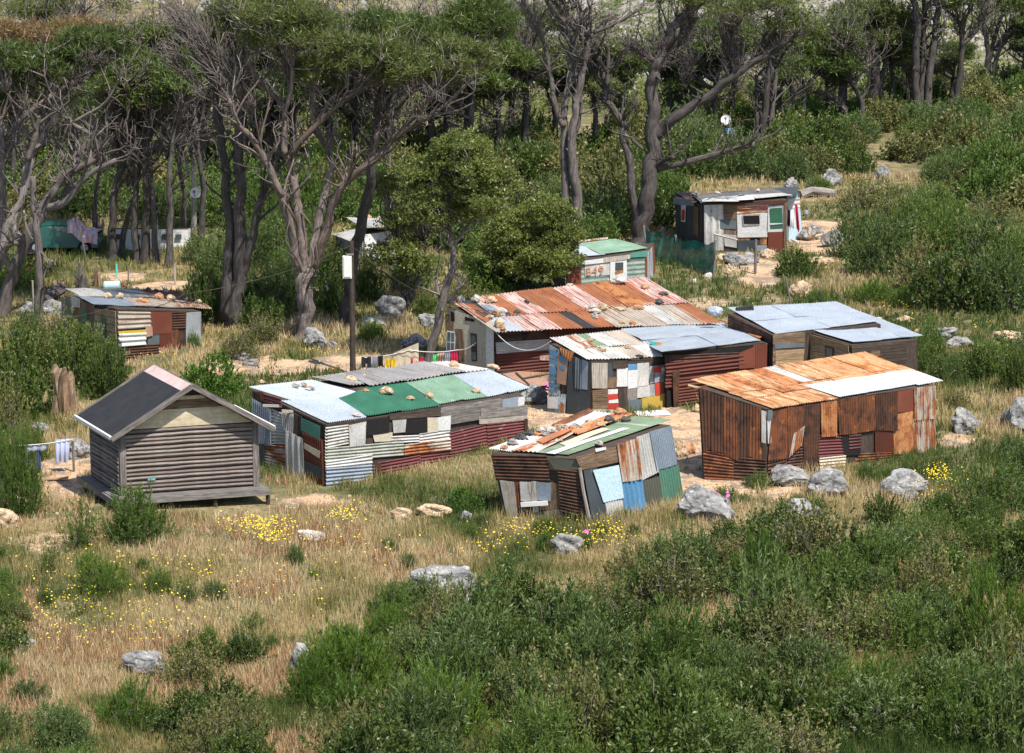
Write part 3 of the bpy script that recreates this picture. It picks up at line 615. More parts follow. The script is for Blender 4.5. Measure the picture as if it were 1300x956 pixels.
for q, mt, kw in (([(552, 146), (627, 146), (624, 268), (553, 268)], 'wood_pale', dict(corr='v', boards=2)), ([(624, 148), (652, 148), (650, 218), (624, 218)], 'slate', {}), ([(598, 217), (670, 214), (670, 264), (600, 266)], 'wood_brown', {}),
    ([(648, 145), (718, 138), (715, 172), (650, 174)], 'wood_dark', dict(boards=1)), ([(553, 276), (627, 272), (627, 362), (553, 366)], 'wood_brown', dict(boards=5)), ([(590, 274), (675, 272), (674, 298), (592, 300)], 'white', {}),
    ([(624, 298), (675, 294), (677, 368), (626, 370)], 'red', dict(lift=.06)), ([(628, 322), (672, 318), (673, 334), (629, 338)], 'white', dict(lift=.075)), ([(552, 364), (677, 368), (677, 392), (552, 398)], 'cream', {}),
    ([(670, 175), (722, 172), (720, 258), (672, 262)], 'white', {}), ([(720, 156), (763, 154), (763, 184), (722, 184)], 'blue', {}), ([(721, 182), (765, 180), (765, 264), (721, 267)], 'white', {}),
    ([(763, 150), (818, 147), (816, 254), (763, 260)], 'galv_white', {}), ([(675, 264), (720, 264), (724, 380), (680, 384)], 'wood_dark', dict(corr='v', boards=3)), ([(718, 265), (768, 264), (766, 322), (720, 324)], 'wood_grey', {}),
    ([(765, 258), (828, 250), (826, 306), (766, 314)], 'galv_pale', {}), ([(722, 322), (785, 316), (787, 376), (724, 378)], 'slate_mid', {}), ([(815, 168), (892, 158), (897, 242), (816, 248)], 'newsprint', {}),
    ([(838, 166), (872, 162), (872, 190), (840, 194)], 'red', dict(lift=.085)), ([(874, 170), (892, 168), (894, 184), (875, 188)], 'white', dict(lift=.09)), ([(842, 196), (866, 194), (868, 236), (842, 240)], 'galv_blue', dict(lift=.08)),
    ([(845, 242), (872, 240), (874, 300), (848, 302)], 'red', dict(lift=.07)), ([(870, 240), (900, 238), (902, 294), (872, 298)], 'wood_brown', dict(corr='v', boards=3)), ([(825, 250), (848, 248), (848, 302), (825, 304)], 'galv', {}),
    ([(780, 314), (906, 288), (912, 348), (786, 368)], 'yellow', dict(lift=.08))):
    kw = dict(kw); F(q, mt, kw.pop('corr', None), **kw)
S.roofgrid(c5, (358, 44), (530, 143), (898, 131), (692, 8), [
    (0, .52, [(0, .22, 'galv_white'), (.22, .36, 'rust_white'), (.36, .50, 'sage'), (.5, .75, 'galv_pale'), (.75, 1, 'tan_stripe')]),
    (.5, 1, [(0, .3, 'galv_white'), (.3, .55, 'galv_pale'), (.55, .8, 'tan_stripe'), (.8, 1, 'galv_pale')])], wl=.13, amp=.02)
roofstones(S, c5, [(600, 104, .2, 't'), (545, 62, .14, 'o'), (505, 62, .12, 'w'), (555, 50, .12, 'w'), (865, 82, .18, 'o'), (780, 132, .12, 'k'), (720, 90, .1, 't')], 'the collage-walled shack')
mb = MB(); P0, N0 = S.pl['T']; W = [onplane(c5(*q), P0, N0) for q in ((812, 66), (850, 74), (892, 96), (862, 112))]; panel_geo(mb, W, N0, None, lift=.15, wob=.03); M['cloth_teal'] = cloth('teal_cloth', (.03, .22, .18))
tag(mb.obj('rag', M['cloth_teal'], origin=tuple(W[0])), 'teal rag spread on the roof edge of the collage-walled shack', 'rag')
PS = S
mb = MB(); c_ = G(c5(838, 388)); mb.box(tuple(c_ + Vector((0, 0, .03))), (.55, .1, 0), (-.08, .35, 0), (0, 0, .012)); tag(mb.obj('board', M['white'], origin=tuple(c_)), 'white board lying on the sand in front of the collage-walled shack', 'board')

# ================================================================ dark red shack with wide silver roof
S = Shack('tin_shack', 'dark red corrugated shack with wide clean silver roof behind the collage-walled one', 'shack',
          c5(905, 362), c6(402, 290), px(793, 487), c5(908, 98), c6(404, 56), px(792, 424), 'tin shacks in the clearing', wall='dark')
F = lambda *a, **k: S.p('F', c6, *a, **k)
F([(-60, 110), (275, 98), (272, 172), (-60, 200)], 'rust_dark', 'h', lift=.03); F([(-60, 190), (345, 155), (345, 218), (-60, 262)], 'dark_red', 'h', wl=.11, lift=.05)
F([(-60, 150), (290, 108), (300, 165), (-60, 205)], 'dark_red', 'h', wl=.14, amp=.03, lift=.10); F([(272, 98), (347, 70), (347, 168), (270, 174)], 'red_lead', lift=.12); F([(343, 62), (406, 58), (404, 280), (343, 285)], 'red_lead', 'v', lift=.06)
F([(-20, 255), (345, 212), (345, 295), (-20, 345)], 'dark_red', 'h', lift=.04)
S.p('F', c5, [(922, 182), (957, 180), (952, 352), (928, 356)], 'rust_dark', name='door_post', lift=.12)
S.roofgrid(b1, (545, 812), (735, 918), (1193, 862), (1006, 780), [(0, .5, [(0, .4, 'galv_clean'), (.4, .7, 'galv_clean'), (.7, 1, 'galv_clean')]), (.48, 1, [(0, .55, 'galv_clean'), (.55, 1, 'galv_clean')])], wl=.11, amp=.014)
S.p('T', b1, [(1004, 776), (1062, 786), (1248, 838), (1190, 860)], 'brick_orange', 'h', lift=.12)
roofstones(S, b1, [(1226, 838, .16, 'o'), (1130, 822, .12, 'o')], 'the wide silver roof')
MS = S

# ================================================================ timber shack with grey roof
rt = root('timber_shack', tuple(G(px(1050, 500))), 'timber-boarded shack with flat light grey roof and small square window', 'shack', 'tin shacks in the clearing')
S = Shack('', '', '', px(982, 500), px(1117, 484), px(925, 472), px(982, 427), px(1117, 412), px(925, 399), parent=rt, back='wood_dark')
S.p('F', w3, [(372, 250), (565, 234), (556, 470), (372, 480)], 'wood_brown', boards=7); S.p('F', w3, [(382, 308), (555, 300), (555, 328), (382, 334)], 'slate_mid', lift=.08)
S.p('F', w3, [(384, 345), (555, 338), (552, 452), (384, 468)], 'wood_tan', boards=4, lift=.07)
S.p('L', w3, [(115, 130), (372, 252), (372, 330), (130, 250)], 'rust_dark', 'h')
mb = MB(); a_ = G(w3(350, 560)); mb.beam(a_, atY(w3(350, 290), a_.y), .28, .12, (0, 1, 0)); mb.obj('corner_post', M['sage'], rt)
S.roofgrid(px, (923, 394), (985, 426), (1122, 410), (1060, 386), [(0, .5, [(0, .4, 'galv_clean'), (.4, .75, 'galv_clean'), (.75, 1, 'galv_clean')]), (.48, 1, [(0, .5, 'galv_clean'), (.5, 1, 'galv_clean')])], wl=.10, amp=.014)
S2 = Shack('', '', '', px(1080, 512), px(1165, 500), px(1026, 492), px(1080, 439), px(1165, 432), px(1026, 422), parent=rt, back='wood_dark')
S2.p('L', w3, [(575, 240), (834, 318), (834, 480), (575, 440)], 'wood_tan', boards=4); S2.p('L', w3, [(694, 318), (746, 330), (746, 402), (696, 392)], 'wood_dark', name='window_frame', lift=.075); S2.p('L', w3, [(704, 328), (738, 336), (738, 392), (706, 384)], 'glass', name='window', lift=.09, wob=0)
S2.p('L', w3, [(553, 236), (578, 240), (578, 470), (553, 460)], 'wood_brown', 'v', boards=1, name='corner_post', lift=.09)
S2.p('F', w3, [(834, 322), (1165, 285), (1165, 460), (834, 500)], 'wood_dark', boards=9); S2.p('F', w3, [(944, 350), (1000, 345), (1000, 380), (946, 385)], 'wood_brown', boards=2, lift=.07)
S2.roofgrid(px, (1024, 420), (1081, 437.5), (1171, 429.5), (1118, 408), [(0, 1, [(0, .4, 'galv_clean'), (.4, .7, 'galv_clean'), (.7, 1, 'galv_clean')])], wl=.10, amp=.014)
WS = S
roofstones(S2, px, [(1115, 409, .12, 'w'), (1163, 425, .12, 'o')], 'the light grey timber-shack roof')
roofstones(MS, px, [(927, 395, .2, 'w')], 'the wide silver roof corner') if False else None

# ================================================================ big rusty shack
S = Shack('tin_shack', 'big rust-brown corrugated shack with orange roof and one silver roof strip', 'shack',
          c6(406, 690), c6(1182, 545), c6(120, 680), c6(405, 362), c6(1176, 254), c6(98, 262), 'tin shacks in the clearing')
F = lambda *a, **k: S.p('F', c6, *a, **k); Lw = lambda *a, **k: S.p('L', c6, *a, **k)
for q, mt in (([(98, 262), (162, 282), (158, 545), (118, 548)], 'rust_dark'), ([(158, 284), (217, 302), (216, 560), (154, 548)], 'rust_dark'), ([(214, 300), (278, 322), (276, 595), (213, 562)], 'rust'),
              ([(274, 322), (334, 338), (332, 596), (273, 592)], 'rust_dark'), ([(330, 336), (388, 352), (392, 590), (330, 575)], 'rust')): Lw(q, mt, 'v', amp=.010)
Lw([(118, 545), (262, 575), (262, 690), (124, 684)], 'rust', 'h', lift=.03); Lw([(258, 575), (406, 590), (406, 700), (260, 692)], 'rust_dark', 'h', lift=.03)
Lw([(384, 362), (408, 366), (408, 512), (388, 508)], 'galv_white', lift=.08)
for q, mt, cr, lf in (([(406, 372), (428, 368), (428, 512), (408, 515)], 'galv_white', 'v', .06), ([(406, 362), (428, 358), (428, 402), (406, 404)], 'slate_mid', None, .085),
    ([(424, 370), (502, 350), (502, 582), (412, 594)], 'rust', 'v', .07), ([(498, 350), (577, 345), (562, 520), (500, 578)], 'rust', 'v', .09), ([(520, 470), (575, 430), (562, 520), (502, 576)], 'rust_white', 'v', .115),
    ([(572, 345), (652, 332), (642, 624), (573, 628)], 'rust_dark', 'v', .07), ([(648, 328), (727, 315), (727, 478), (650, 488)], 'rust_orange', 'v', .10), ([(724, 315), (815, 300), (815, 470), (738, 476)], 'rust', 'v', .08), ([(812, 302), (908, 290), (902, 452), (814, 470)], 'rust', 'v', .07),
    ([(903, 290), (1002, 274), (1000, 455), (903, 458)], 'rust_dark', 'v', .09), ([(998, 276), (1077, 264), (1077, 364), (1000, 372)], 'red_lead', None, .07), ([(984, 374), (1077, 364), (1077, 562), (988, 568)], 'rust_orange', None, .05),
    ([(1073, 262), (1174, 248), (1176, 404), (1076, 408)], 'rust_white', 'v', .09), ([(1073, 404), (1176, 398), (1184, 560), (1080, 568)], 'rust_white', 'v', .06), ([(622, 476), (748, 472), (764, 574), (640, 584)], 'maroon', 'h', .03),
    ([(648, 580), (768, 568), (770, 640), (654, 650)], 'cream', 'h', .04), ([(742, 462), (838, 455), (838, 566), (760, 574)], 'dark', None, .03), ([(782, 478), (840, 474), (838, 540), (784, 545)], 'maroon', 'h', .045), ([(900, 452), (985, 448), (985, 572), (903, 578)], 'dark_red', 'v', .05),  # the near-black panel paints the unlit inside of an opening, no real hole
    ([(498, 530), (578, 508), (578, 640), (412, 655)], 'rust_dark', 'h', .03), ([(414, 598), (500, 582), (500, 650), (414, 690)], 'rust_dark', 'h', .04), ([(836, 560), (990, 556), (990, 610), (770, 640)], 'rust', 'h', .03)):
    F(q, mt, cr, lift=lf)
S.roofgrid(c6, (63, 234), (428, 360), (1202, 238), (850, 110), [
    (0, .5, [(0, .12, 'rust_roof'), (.12, .2, 'rust_orange'), (.2, .3, 'rust_roof'), (.3, .4, 'rust_orange'), (.4, .47, 'galv_pale'), (.47, .62, 'rust_roof'), (.62, .8, 'rust_bright'), (.8, 1, 'rust_bright')]),
    (.46, .66, [(0, .2, 'rust_roof'), (.2, .36, 'rust_orange'), (.36, .55, 'rust_roof'), (.55, .78, 'rust_bright'), (.78, 1, 'rust_bright')]),
    (.64, 1, [(0, .18, 'rust_roof'), (.18, .30, 'rust_roof'), (.30, .385, 'rust_roof')])], wl=.10, amp=.016)
for t0, t1 in ((.37, .53), (.53, .69), (.69, .85), (.85, 1.0)): S.roofgrid(c6, (63, 234), (428, 360), (1202, 238), (850, 110), [(.60, 1.0, [(t0, t1, 'galv_clean')])], wl=.10, amp=.016)
mb = MB(); a_ = S.on('T', c6, 110, 256, -.08); mb.tube([tuple(a_), tuple(atY(c6(48, 250), a_.y))], [.06, .05]); mb.obj('rafter_end', M['wood_tan'], S.root)
RS = S

# ================================================================ long shack with orange striped roof
S = Shack('tin_shack', 'long shack with orange and pink striped rusty roof and cream end wall', 'shack',
          f6(448, 772), px(912, 470), f6(92, 712), f6(440, 405), px(908, 417), f6(108, 285), 'tin shacks in the clearing', wall='rust_dark')
Lw = lambda *a, **k: S.p('L', f6, *a, **k); F = lambda *a, **k: S.p('F', f6, *a, **k)
Lw([(104, 280), (440, 405), (446, 772), (92, 712)], 'plaster', lift=.03)
Lw([(96, 330), (150, 345), (150, 470), (92, 460)], 'wood_brown', lift=.055); Lw([(106, 450), (168, 458), (166, 615), (102, 608)], 'white_trim', name='window_frame', lift=.065)
for q in ([(112, 458), (134, 461), (132, 525), (110, 522)], [(139, 462), (162, 465), (160, 530), (138, 527)], [(110, 532), (132, 535), (130, 604), (108, 602)], [(137, 536), (160, 538), (158, 608), (136, 606)]): Lw(q, 'glass', name='window_pane', lift=.08, wob=0)
Lw([(163, 428), (218, 434), (240, 728), (184, 722)], 'wood_brown', 'v', boards=3, name='door', lift=.075)
Lw([(272, 468), (318, 474), (322, 672), (282, 666)], 'wood_dark', name='window_frame', lift=.065); Lw([(280, 480), (312, 484), (314, 560), (284, 556)], 'glass', name='window', lift=.08, wob=0); Lw([(284, 600), (316, 602), (318, 660), (286, 656)], 'glass', name='window', lift=.08, wob=0)
Lw([(134, 312), (160, 320), (160, 384), (136, 378)], 'dark', lift=.055); Lw([(232, 348), (302, 370), (302, 388), (236, 374)], 'dark', lift=.055); Lw([(388, 388), (442, 400), (446, 765), (392, 756)], 'white', name='corner_post', lift=.08)  # the near-black panels paint the shade of gaps in the end wall
F([(450, 455), (640, 452), (640, 520), (450, 540)], 'wood_dark', boards=3, lift=.03); F([(450, 532), (835, 512), (835, 600), (450, 620)], 'galv_pale', 'h', lift=.05)
F([(452, 612), (830, 586), (830, 730), (458, 772)], 'dark_red', 'h', wl=.12, amp=.02, lift=.06); F([(764, 625), (832, 620), (832, 660), (764, 662)], 'pink_white', lift=.09); F([(830, 440), (1240, 450), (1240, 560), (830, 700)], 'dark_red', 'h', lift=.04)
S.roofgrid(f6, (112, 248), (452, 470), (2072, 408), (1508, 78), [
    (0, .55, [(0, .035, 'pink_white'), (.035, .10, 'black_iron'), (.10, .17, 'pink_white'), (.17, .24, 'brick_orange'), (.24, .33, 'pink_white'), (.33, .42, 'brick_orange'), (.42, .52, 'brick_orange'), (.52, .64, 'pink_white'), (.64, .72, 'brick_orange'), (.72, .80, 'rust_orange'), (.8, .88, 'brick_orange'), (.88, 1, 'pink_white')]),
    (.52, .98, [(.0, .05, 'tan_stripe'), (.05, .12, 'galv_clean'), (.12, .20, 'pink_white'), (.20, .29, 'pink_white'), (.29, .38, 'brick_orange'), (.38, .44, 'black_iron'), (.44, .53, 'brick_orange'), (.53, .64, 'tan_stripe'), (.64, .76, 'tan_stripe'), (.76, .84, 'galv_pale'), (.84, .92, 'tan_stripe'), (.92, 1, 'brick_orange')])], wl=.12, amp=.02)
S.p('T', f6, [(170, 275), (290, 285), (435, 365), (376, 408)], 'brick_orange', 'v', wl=.12, amp=.02, lift=.13); S.p('T', f6, [(320, 285), (400, 290), (520, 355), (455, 372)], 'galv_blue', 'v', wl=.12, lift=.125)
OS = S
roofstones(S, f6, [(195, 262, .2, 'w'), (307, 260, .22, 'w'), (405, 268, .22, 't'), (675, 268, .15, 'k'), (605, 342, .15, 'k'), (460, 360, .22, 'o'), (497, 342, .2, 'w'), (535, 352, .14, 'k'), (410, 375, .16, 't'), (475, 435, .25, 't'), (500, 462, .14, 'o'),
    (980, 145, .16, 't'), (1135, 305, .22, 'w'), (1210, 320, .22, 't'), (1160, 335, .22, 'w'), (1165, 378, .18, 'w'), (1320, 128, .3, 'w')], 'the orange striped roof')
roofstones(S, b1, [(660, 622, .22, 'o'), (745, 652, .2, 'k'), (728, 694, .18, 'k'), (632, 716, .2, 'o'), (545, 722, .18, 't'), (600, 790, .18, 'o'), (550, 786, .16, 't'), (775, 655, .1, 'w')], 'the striped roof, right part')

# low lean-to of tan boards between them
a_ = G(f6(500, 800)); S = Shack('lean_to', 'low tan board lean-to beside the grey boulder, held by black battens', 'lean-to', f6(690, 905), f6(850, 880), f6(470, 800), f6(690, 862), f6(850, 845), f6(485, 768), back=None)
S.p('T', f6, [(482, 768), (836, 708), (850, 850), (690, 864)], 'pink_board', None, lift=.06)
for q in ([(585, 768), (600, 766), (700, 860), (685, 862)], [(490, 764), (840, 704), (840, 716), (492, 774)], [(640, 806), (842, 770), (842, 778), (645, 814)]): S.p('T', f6, q, 'wood_dark', name='batten', lift=.09, wob=0)

# ================================================================ small green hut
S = Shack('painted_hut', 'small faded green hut with orange E49 painted on its front and maroon door', 'hut',
          b1(287, 640), b1(652, 605), b1(350, 560), b1(287, 488), b1(652, 462), b1(345, 425), 'tin shacks in the clearing')
F = lambda *a, **k: S.p('F', b1, *a, **k)
F([(284, 495), (655, 465), (655, 600), (284, 636)], 'hut_boards', 'h', wl=.2, amp=.012, lift=.02); F([(290, 500), (356, 496), (357, 628), (291, 634)], 'red_lead', name='door', lift=.06)
M['white_patch'] = M['white']; F([(374, 500), (495, 490), (495, 548), (374, 556)], 'galv_white', lift=.065)
F([(492, 482), (568, 474), (570, 574), (490, 584)], 'white', name='window_frame', lift=.08); F([(512, 490), (550, 486), (550, 522), (512, 526)], 'slate', name='window', lift=.095); F([(512, 530), (550, 520), (550, 536), (512, 546)], 'rust_orange', lift=.1)
F([(284, 488), (460, 470), (460, 492), (284, 506)], 'white', name='fascia', lift=.10); F([(458, 466), (584, 450), (584, 472), (458, 490)], 'wood_pale', name='fascia', lift=.10); F([(583, 445), (664, 432), (664, 462), (583, 466)], 'seafoam', name='fascia', lift=.10)
S.p('T', b1, [(345, 408), (520, 388), (668, 432), (450, 462)], 'pale_green', None, lift=.10); S.p('T', b1, [(345, 404), (400, 402), (470, 462), (282, 478)], 'galv_clean', None, lift=.085); S.p('T', b1, [(345, 400), (482, 386), (484, 394), (345, 410)], 'rust_white', None, lift=.14)
P0, N0 = S.pl['F']; tc = bpy.data.curves.new('painted_number', 'FONT'); tc.body = 'E49'; tc.size = .95; tc.extrude = .006; tc.space_character = 1.15
to = bpy.data.objects.new('tmp_text', tc); COL.objects.link(to); bpy.context.view_layer.update(); dg = bpy.context.evaluated_depsgraph_get(); me = bpy.data.meshes.new_from_object(to.evaluated_get(dg)); bpy.data.objects.remove(to)
me.name = 'painted_number'; me.materials.clear(); M['orange_paint'] = plain('orange_paint', (.50, .20, .10), .8, .3); me.materials.append(M['orange_paint'])
o = bpy.data.objects.new('painted_number', me); COL.objects.link(o); o.parent = S.root
X0 = onplane(b1(374, 550), P0, N0); X1 = onplane(b1(458, 540), P0, N0); Y1 = onplane(b1(374, 512), P0, N0); ex = (X1 - X0).normalized(); ez = Vector((0, 0, 1)); ey = N0
from mathutils import Matrix
o.matrix_local = Matrix(((ex.x, ez.x, ey.x, 0), (ex.y, ez.y, ey.y, 0), (ex.z, ez.z, ey.z, 0), (0, 0, 0, 1)))
bw = max(v.co.x for v in me.vertices); bh = max(v.co.y for v in me.vertices); sx_ = (X1 - X0).length / bw; sy_ = (Y1 - X0).length / bh
for v in me.vertices: v.co.x *= sx_; v.co.y *= sy_
o.location = X0 + N0 * .10 - Vector(ORG[S.root.name]); ES = S

# ================================================================ far white-fronted shack
S = Shack('tin_shack', 'far shack with white front panel, green door and dark lean-to on its left', 'shack',
          f5(318, 585), f5(925, 592), f5(330, 500), f5(318, 228), f5(935, 205), f5(240, 175), 'tin shacks in the clearing')
F = lambda *a, **k: S.p('F', f5, *a, **k)
for q, mt, kw in (([(318, 236), (466, 234), (466, 580), (320, 585)], 'galv_white', dict(corr='v', wl=.3)), ([(462, 236), (562, 234), (562, 340), (465, 348)], 'wood_brown', dict(boards=3)), ([(438, 348), (562, 344), (566, 415), (440, 412)], 'slate_mid', dict(lift=.08)),
    ([(466, 412), (562, 416), (562, 458), (470, 456)], 'wood_brown', {}), ([(468, 456), (562, 458), (562, 560), (472, 548)], 'galv_pale', {}), ([(566, 228), (802, 215), (802, 296), (568, 308)], 'rust_white', dict(corr='h', wl=.2, lift=.05)),
    ([(640, 250), (800, 240), (800, 262), (640, 272)], 'maroon', dict(lift=.08)), ([(566, 302), (795, 294), (792, 440), (568, 445)], 'white', dict(lift=.07)), ([(568, 442), (792, 430), (792, 474), (570, 478)], 'white', dict(lift=.085)),
    ([(608, 308), (740, 303), (742, 386), (610, 392)], 'wood_pale', dict(name='window_frame', lift=.10)), ([(616, 316), (733, 311), (735, 374), (617, 378)], 'dark', dict(name='window', lift=.115)),
    ([(570, 480), (662, 476), (662, 510), (570, 514)], 'rust_orange', {}), ([(738, 475), (788, 472), (788, 534), (740, 534)], 'rust_orange', {}), ([(568, 500), (740, 498), (740, 590), (568, 590)], 'slate', {}), ([(700, 540), (792, 536), (792, 580), (702, 586)], 'galv_blue', {}),
    ([(800, 246), (916, 240), (918, 440), (798, 442)], 'white', dict(name='door_frame', lift=.06)), ([(812, 260), (906, 254), (908, 412), (814, 416)], 'door_green', dict(name='door', lift=.085)), ([(812, 374), (908, 370), (908, 380), (812, 384)], 'white', dict(lift=.10)),
    ([(798, 438), (916, 436), (920, 590), (800, 592)], 'red_lead', dict(lift=.08)), ([(560, 226), (942, 200), (942, 216), (560, 240)], 'dark_red', dict(name='fascia', lift=.12)), ([(918, 215), (938, 214), (938, 592), (918, 592)], 'wood_brown', dict(name='post', corr='v', boards=1, lift=.13))):
    kw = dict(kw); F(q, mt, kw.pop('corr', None), **kw)
S.p('T', f5, [(232, 172), (560, 142), (640, 182), (300, 232)], 'asbestos', 'v', lift=.06); S.p('T', f5, [(556, 144), (830, 128), (985, 182), (640, 196)], 'asbestos', 'v', lift=.07)
S.p('T', f5, [(300, 208), (590, 182), (578, 228), (305, 232)], 'galv_white', None, lift=.12); S.p('T', f5, [(576, 186), (690, 180), (700, 216), (572, 224)], 'white', None, lift=.13); S.p('T', f5, [(680, 182), (900, 168), (986, 186), (700, 212)], 'galv_pale', None, lift=.14)
LN = Shack('', '', '', f5(318, 560), f5(321, 480), f5(108, 500), f5(312, 232), f5(316, 180), f5(104, 190), parent=S.root, wall='slate', back=None)
for q, mt in (([(104, 196), (310, 236), (312, 540), (108, 505)], 'slate'),): LN.p('L', f5, q, mt, 'v', wl=.25, lift=.03)
LN.p('L', f5, [(96, 180), (240, 195), (262, 246), (98, 230)], 'galv_blue', lift=.09); LN.p('L', f5, [(158, 235), (195, 240), (188, 365), (155, 362)], 'white', lift=.07); LN.p('L', f5, [(166, 270), (188, 272), (182, 352), (162, 350)], 'red', lift=.09); LN.p('L', f5, [(250, 248), (285, 255), (285, 470), (250, 460)], 'wood_brown', 'v', boards=2, lift=.07)
LN.p('T', f5, [(100, 160), (225, 150), (322, 200), (240, 236)], 'rust_dark', lift=.08)
AN = Shack('', '', '', f5(938, 520), f5(1048, 492), f5(860, 490), f5(938, 165), f5(1024, 150), f5(850, 140), parent=S.root, wall='galv_blue', back='galv_blue')
AN.p('F', f5, [(940, 195), (1030, 182), (1032, 262), (942, 270)], 'galv_pale', 'h', wl=.2); AN.p('F', f5, [(942, 268), (1034, 258), (1050, 492), (944, 516)], 'light_blue', 'v', wl=.2); AN.p('T', f5, [(820, 128), (1008, 112), (1028, 168), (900, 184)], 'slate', None, lift=.08)
FS = S
roofstones(S, f5, [(250, 182, .2, 'g'), (600, 190, .15, 'g'), (420, 165, .14, 'w'), (720, 150, .14, 'w')], 'the far white-fronted shack')

# ================================================================ far left shack
S = Shack('tin_shack', 'brown and tan shack on the left with slate-coloured roof and white and yellow shutter', 'shack',
          a5(548, 815), a5(937, 725), a5(295, 690), a5(545, 562), a5(935, 572), a5(292, 498), 'tin shacks in the clearing')
F = lambda *a, **k: S.p('F', a5, *a, **k); Lw = lambda *a, **k: S.p('L', a5, *a, **k)
for q, mt, kw in (([(545, 568), (702, 574), (702, 645), (546, 660)], 'tan_stripe', dict(corr='h', wl=.18, amp=.02)), ([(700, 572), (797, 572), (797, 672), (705, 678)], 'red_lead', dict(corr='v')), ([(795, 572), (862, 572), (862, 650), (798, 655)], 'rust_dark', dict(corr='h')),
    ([(860, 574), (934, 574), (934, 662), (864, 668)], 'galv', {}), ([(545, 662), (672, 654), (672, 670), (547, 678)], 'yellow_clean', dict(lift=.085)), ([(546, 674), (674, 668), (674, 722), (548, 732)], 'white', dict(corr='h', wl=.2, amp=.025, lift=.08, name='shutter')),
    ([(547, 732), (737, 722), (738, 796), (548, 812)], 'rust_dark', dict(corr='h')), ([(688, 678), (742, 678), (742, 724), (688, 724)], 'slate_mid', {}), ([(672, 640), (704, 640), (706, 682), (674, 690)], 'pink_board', dict(lift=.07)),
    ([(740, 672), (794, 670), (797, 745), (742, 752)], 'dark_red', dict(corr='v')), ([(795, 655), (824, 652), (826, 745), (798, 750)], 'rust', {}), ([(820, 655), (864, 650), (864, 745), (822, 750)], 'rust_dark', dict(corr='v')), ([(862, 665), (934, 660), (936, 735), (866, 742)], 'galv', {}), ([(735, 738), (800, 740), (800, 770), (738, 785)], 'pink_board', {})):
    kw = dict(kw); F(q, mt, kw.pop('corr', None), **kw)
Lw([(292, 498), (352, 512), (350, 715), (296, 690)], 'wood_grey', 'v', boards=3); Lw([(340, 500), (382, 516), (382, 555), (345, 548)], 'galv_pale', lift=.08); Lw([(350, 515), (448, 540), (448, 760), (350, 715)], 'wood_brown', 'v', boards=5); Lw([(384, 560), (416, 566), (418, 625), (388, 620)], 'door_green', lift=.07)
Lw([(444, 555), (546, 570), (548, 812), (448, 762)], 'wood_tan', boards=7, lift=.04); Lw([(480, 596), (502, 600), (502, 694), (482, 688)], 'door_green', name='window', lift=.08)
S.roofgrid(a5, (300, 474), (438, 548), (982, 566), (855, 482), [(0, .5, [(0, .25, 'galv_pale'), (.25, .6, 'slate_mid'), (.6, 1, 'dark_red')]), (.35, 1, [(0, .35, 'galv_blue'), (.35, .7, 'tan_stripe'), (.7, 1, 'rust_white')])], wl=.12)
roofstones(S, a5, [(640, 484, .16, 'w'), (690, 492, .2, 'k'), (730, 490, .16, 'k'), (775, 492, .18, 'w'), (800, 526, .26, 't'), (740, 524, .2, 'o'), (890, 536, .28, 'k'), (925, 545, .18, 't'), (670, 542, .22, 'o'), (560, 522, .2, 't'), (500, 520, .18, 't')], 'the far left shack')
LS = S

# ================================================================ timber hut with black felt roof
zf = .42
A, B, D = G(c3(566, 690), zf), G(c3(1200, 660), zf), G(c3(436, 610), zf)
H_ = root('timber_hut', tuple(G(c3(880, 720))), 'grey-brown slab-sided timber hut with black felt gable roof standing on a plank deck', 'hut')
ex = (B - A); W_ = ex.length; ex.normalize(); ex.z = 0; ex.normalize(); ey = (D - A); ey.z = 0; Dp = ey.length; ey.normalize(); uz = Vector((0, 0, 1)); nF = Vector((ex.y, -ex.x, 0)); A.z = B.z = D.z = A.z
FOOT.append([(q.x, q.y) for q in (A, B, B + D - A, D)])
hw = (atY(c3(570, 392), A.y).z - A.z); ra = hw + (atY(c3(888, 212), A.y - .3).z - atY(c3(888, 392), A.y).z)
def HP(u, v, z): return A + ex * u + ey * v + uz * z
print('hut', W_, Dp, hw, ra)
nL = Vector((-ey.y, ey.x, 0));
if nL.dot(ex) > 0: nL = -nL
for nm, Q, N in (('wall', [HP(0, 0, hw), HP(W_, 0, hw), HP(W_, 0, 0), HP(0, 0, 0)], nF), ('wall', [HP(0, Dp, hw), HP(0, 0, hw), HP(0, 0, 0), HP(0, Dp, 0)], nL), ('wall', [HP(W_, 0, hw), HP(W_, Dp, hw), HP(W_, Dp, 0), HP(W_, 0, 0)], -nL), ('wall', [HP(W_, Dp, hw), HP(0, Dp, hw), HP(0, Dp, 0), HP(W_, Dp, 0)], -nF)):
    slab('wall_frame', [q - N * .04 for q in Q], .05, M['wood_dark'], H_)
    L_ = (Q[1] - Q[0]).length; mb = MB(); rows = 15
    for i in range(rows):
        z0 = (i + .5) / rows; a_ = Q[3].lerp(Q[0], z0); b_ = Q[2].lerp(Q[1], z0); r = hw / rows * .50
        P_ = [a_.lerp(b_, t) + N * (.03 + random.uniform(-.008, .008)) + uz * (random.uniform(-.007, .007) + .012 * math.sin(i * 2.3 + t * 3)) for t in np.linspace(0, 1, 7)]
        mb.tube([tuple(p) for p in P_], r * .86, 6, .06, rnd=random.random())
    mb.obj(nm, M['log_siding'], H_)
mb = MB(); hx, hy = .02, .0
for u, v in ((0, 0), (W_, 0), (0, Dp), (W_, Dp)):
    s_ = 1 if u == 0 else -1; mb = MB(); mb.box(tuple(HP(u + s_ * .05, v - (.03 if v == 0 else -.03), hw / 2)), tuple(ex * .09), tuple(ey * .07), (0, 0, hw / 2 + .02)); mb.obj('corner_post', M['trim_grey'], H_)
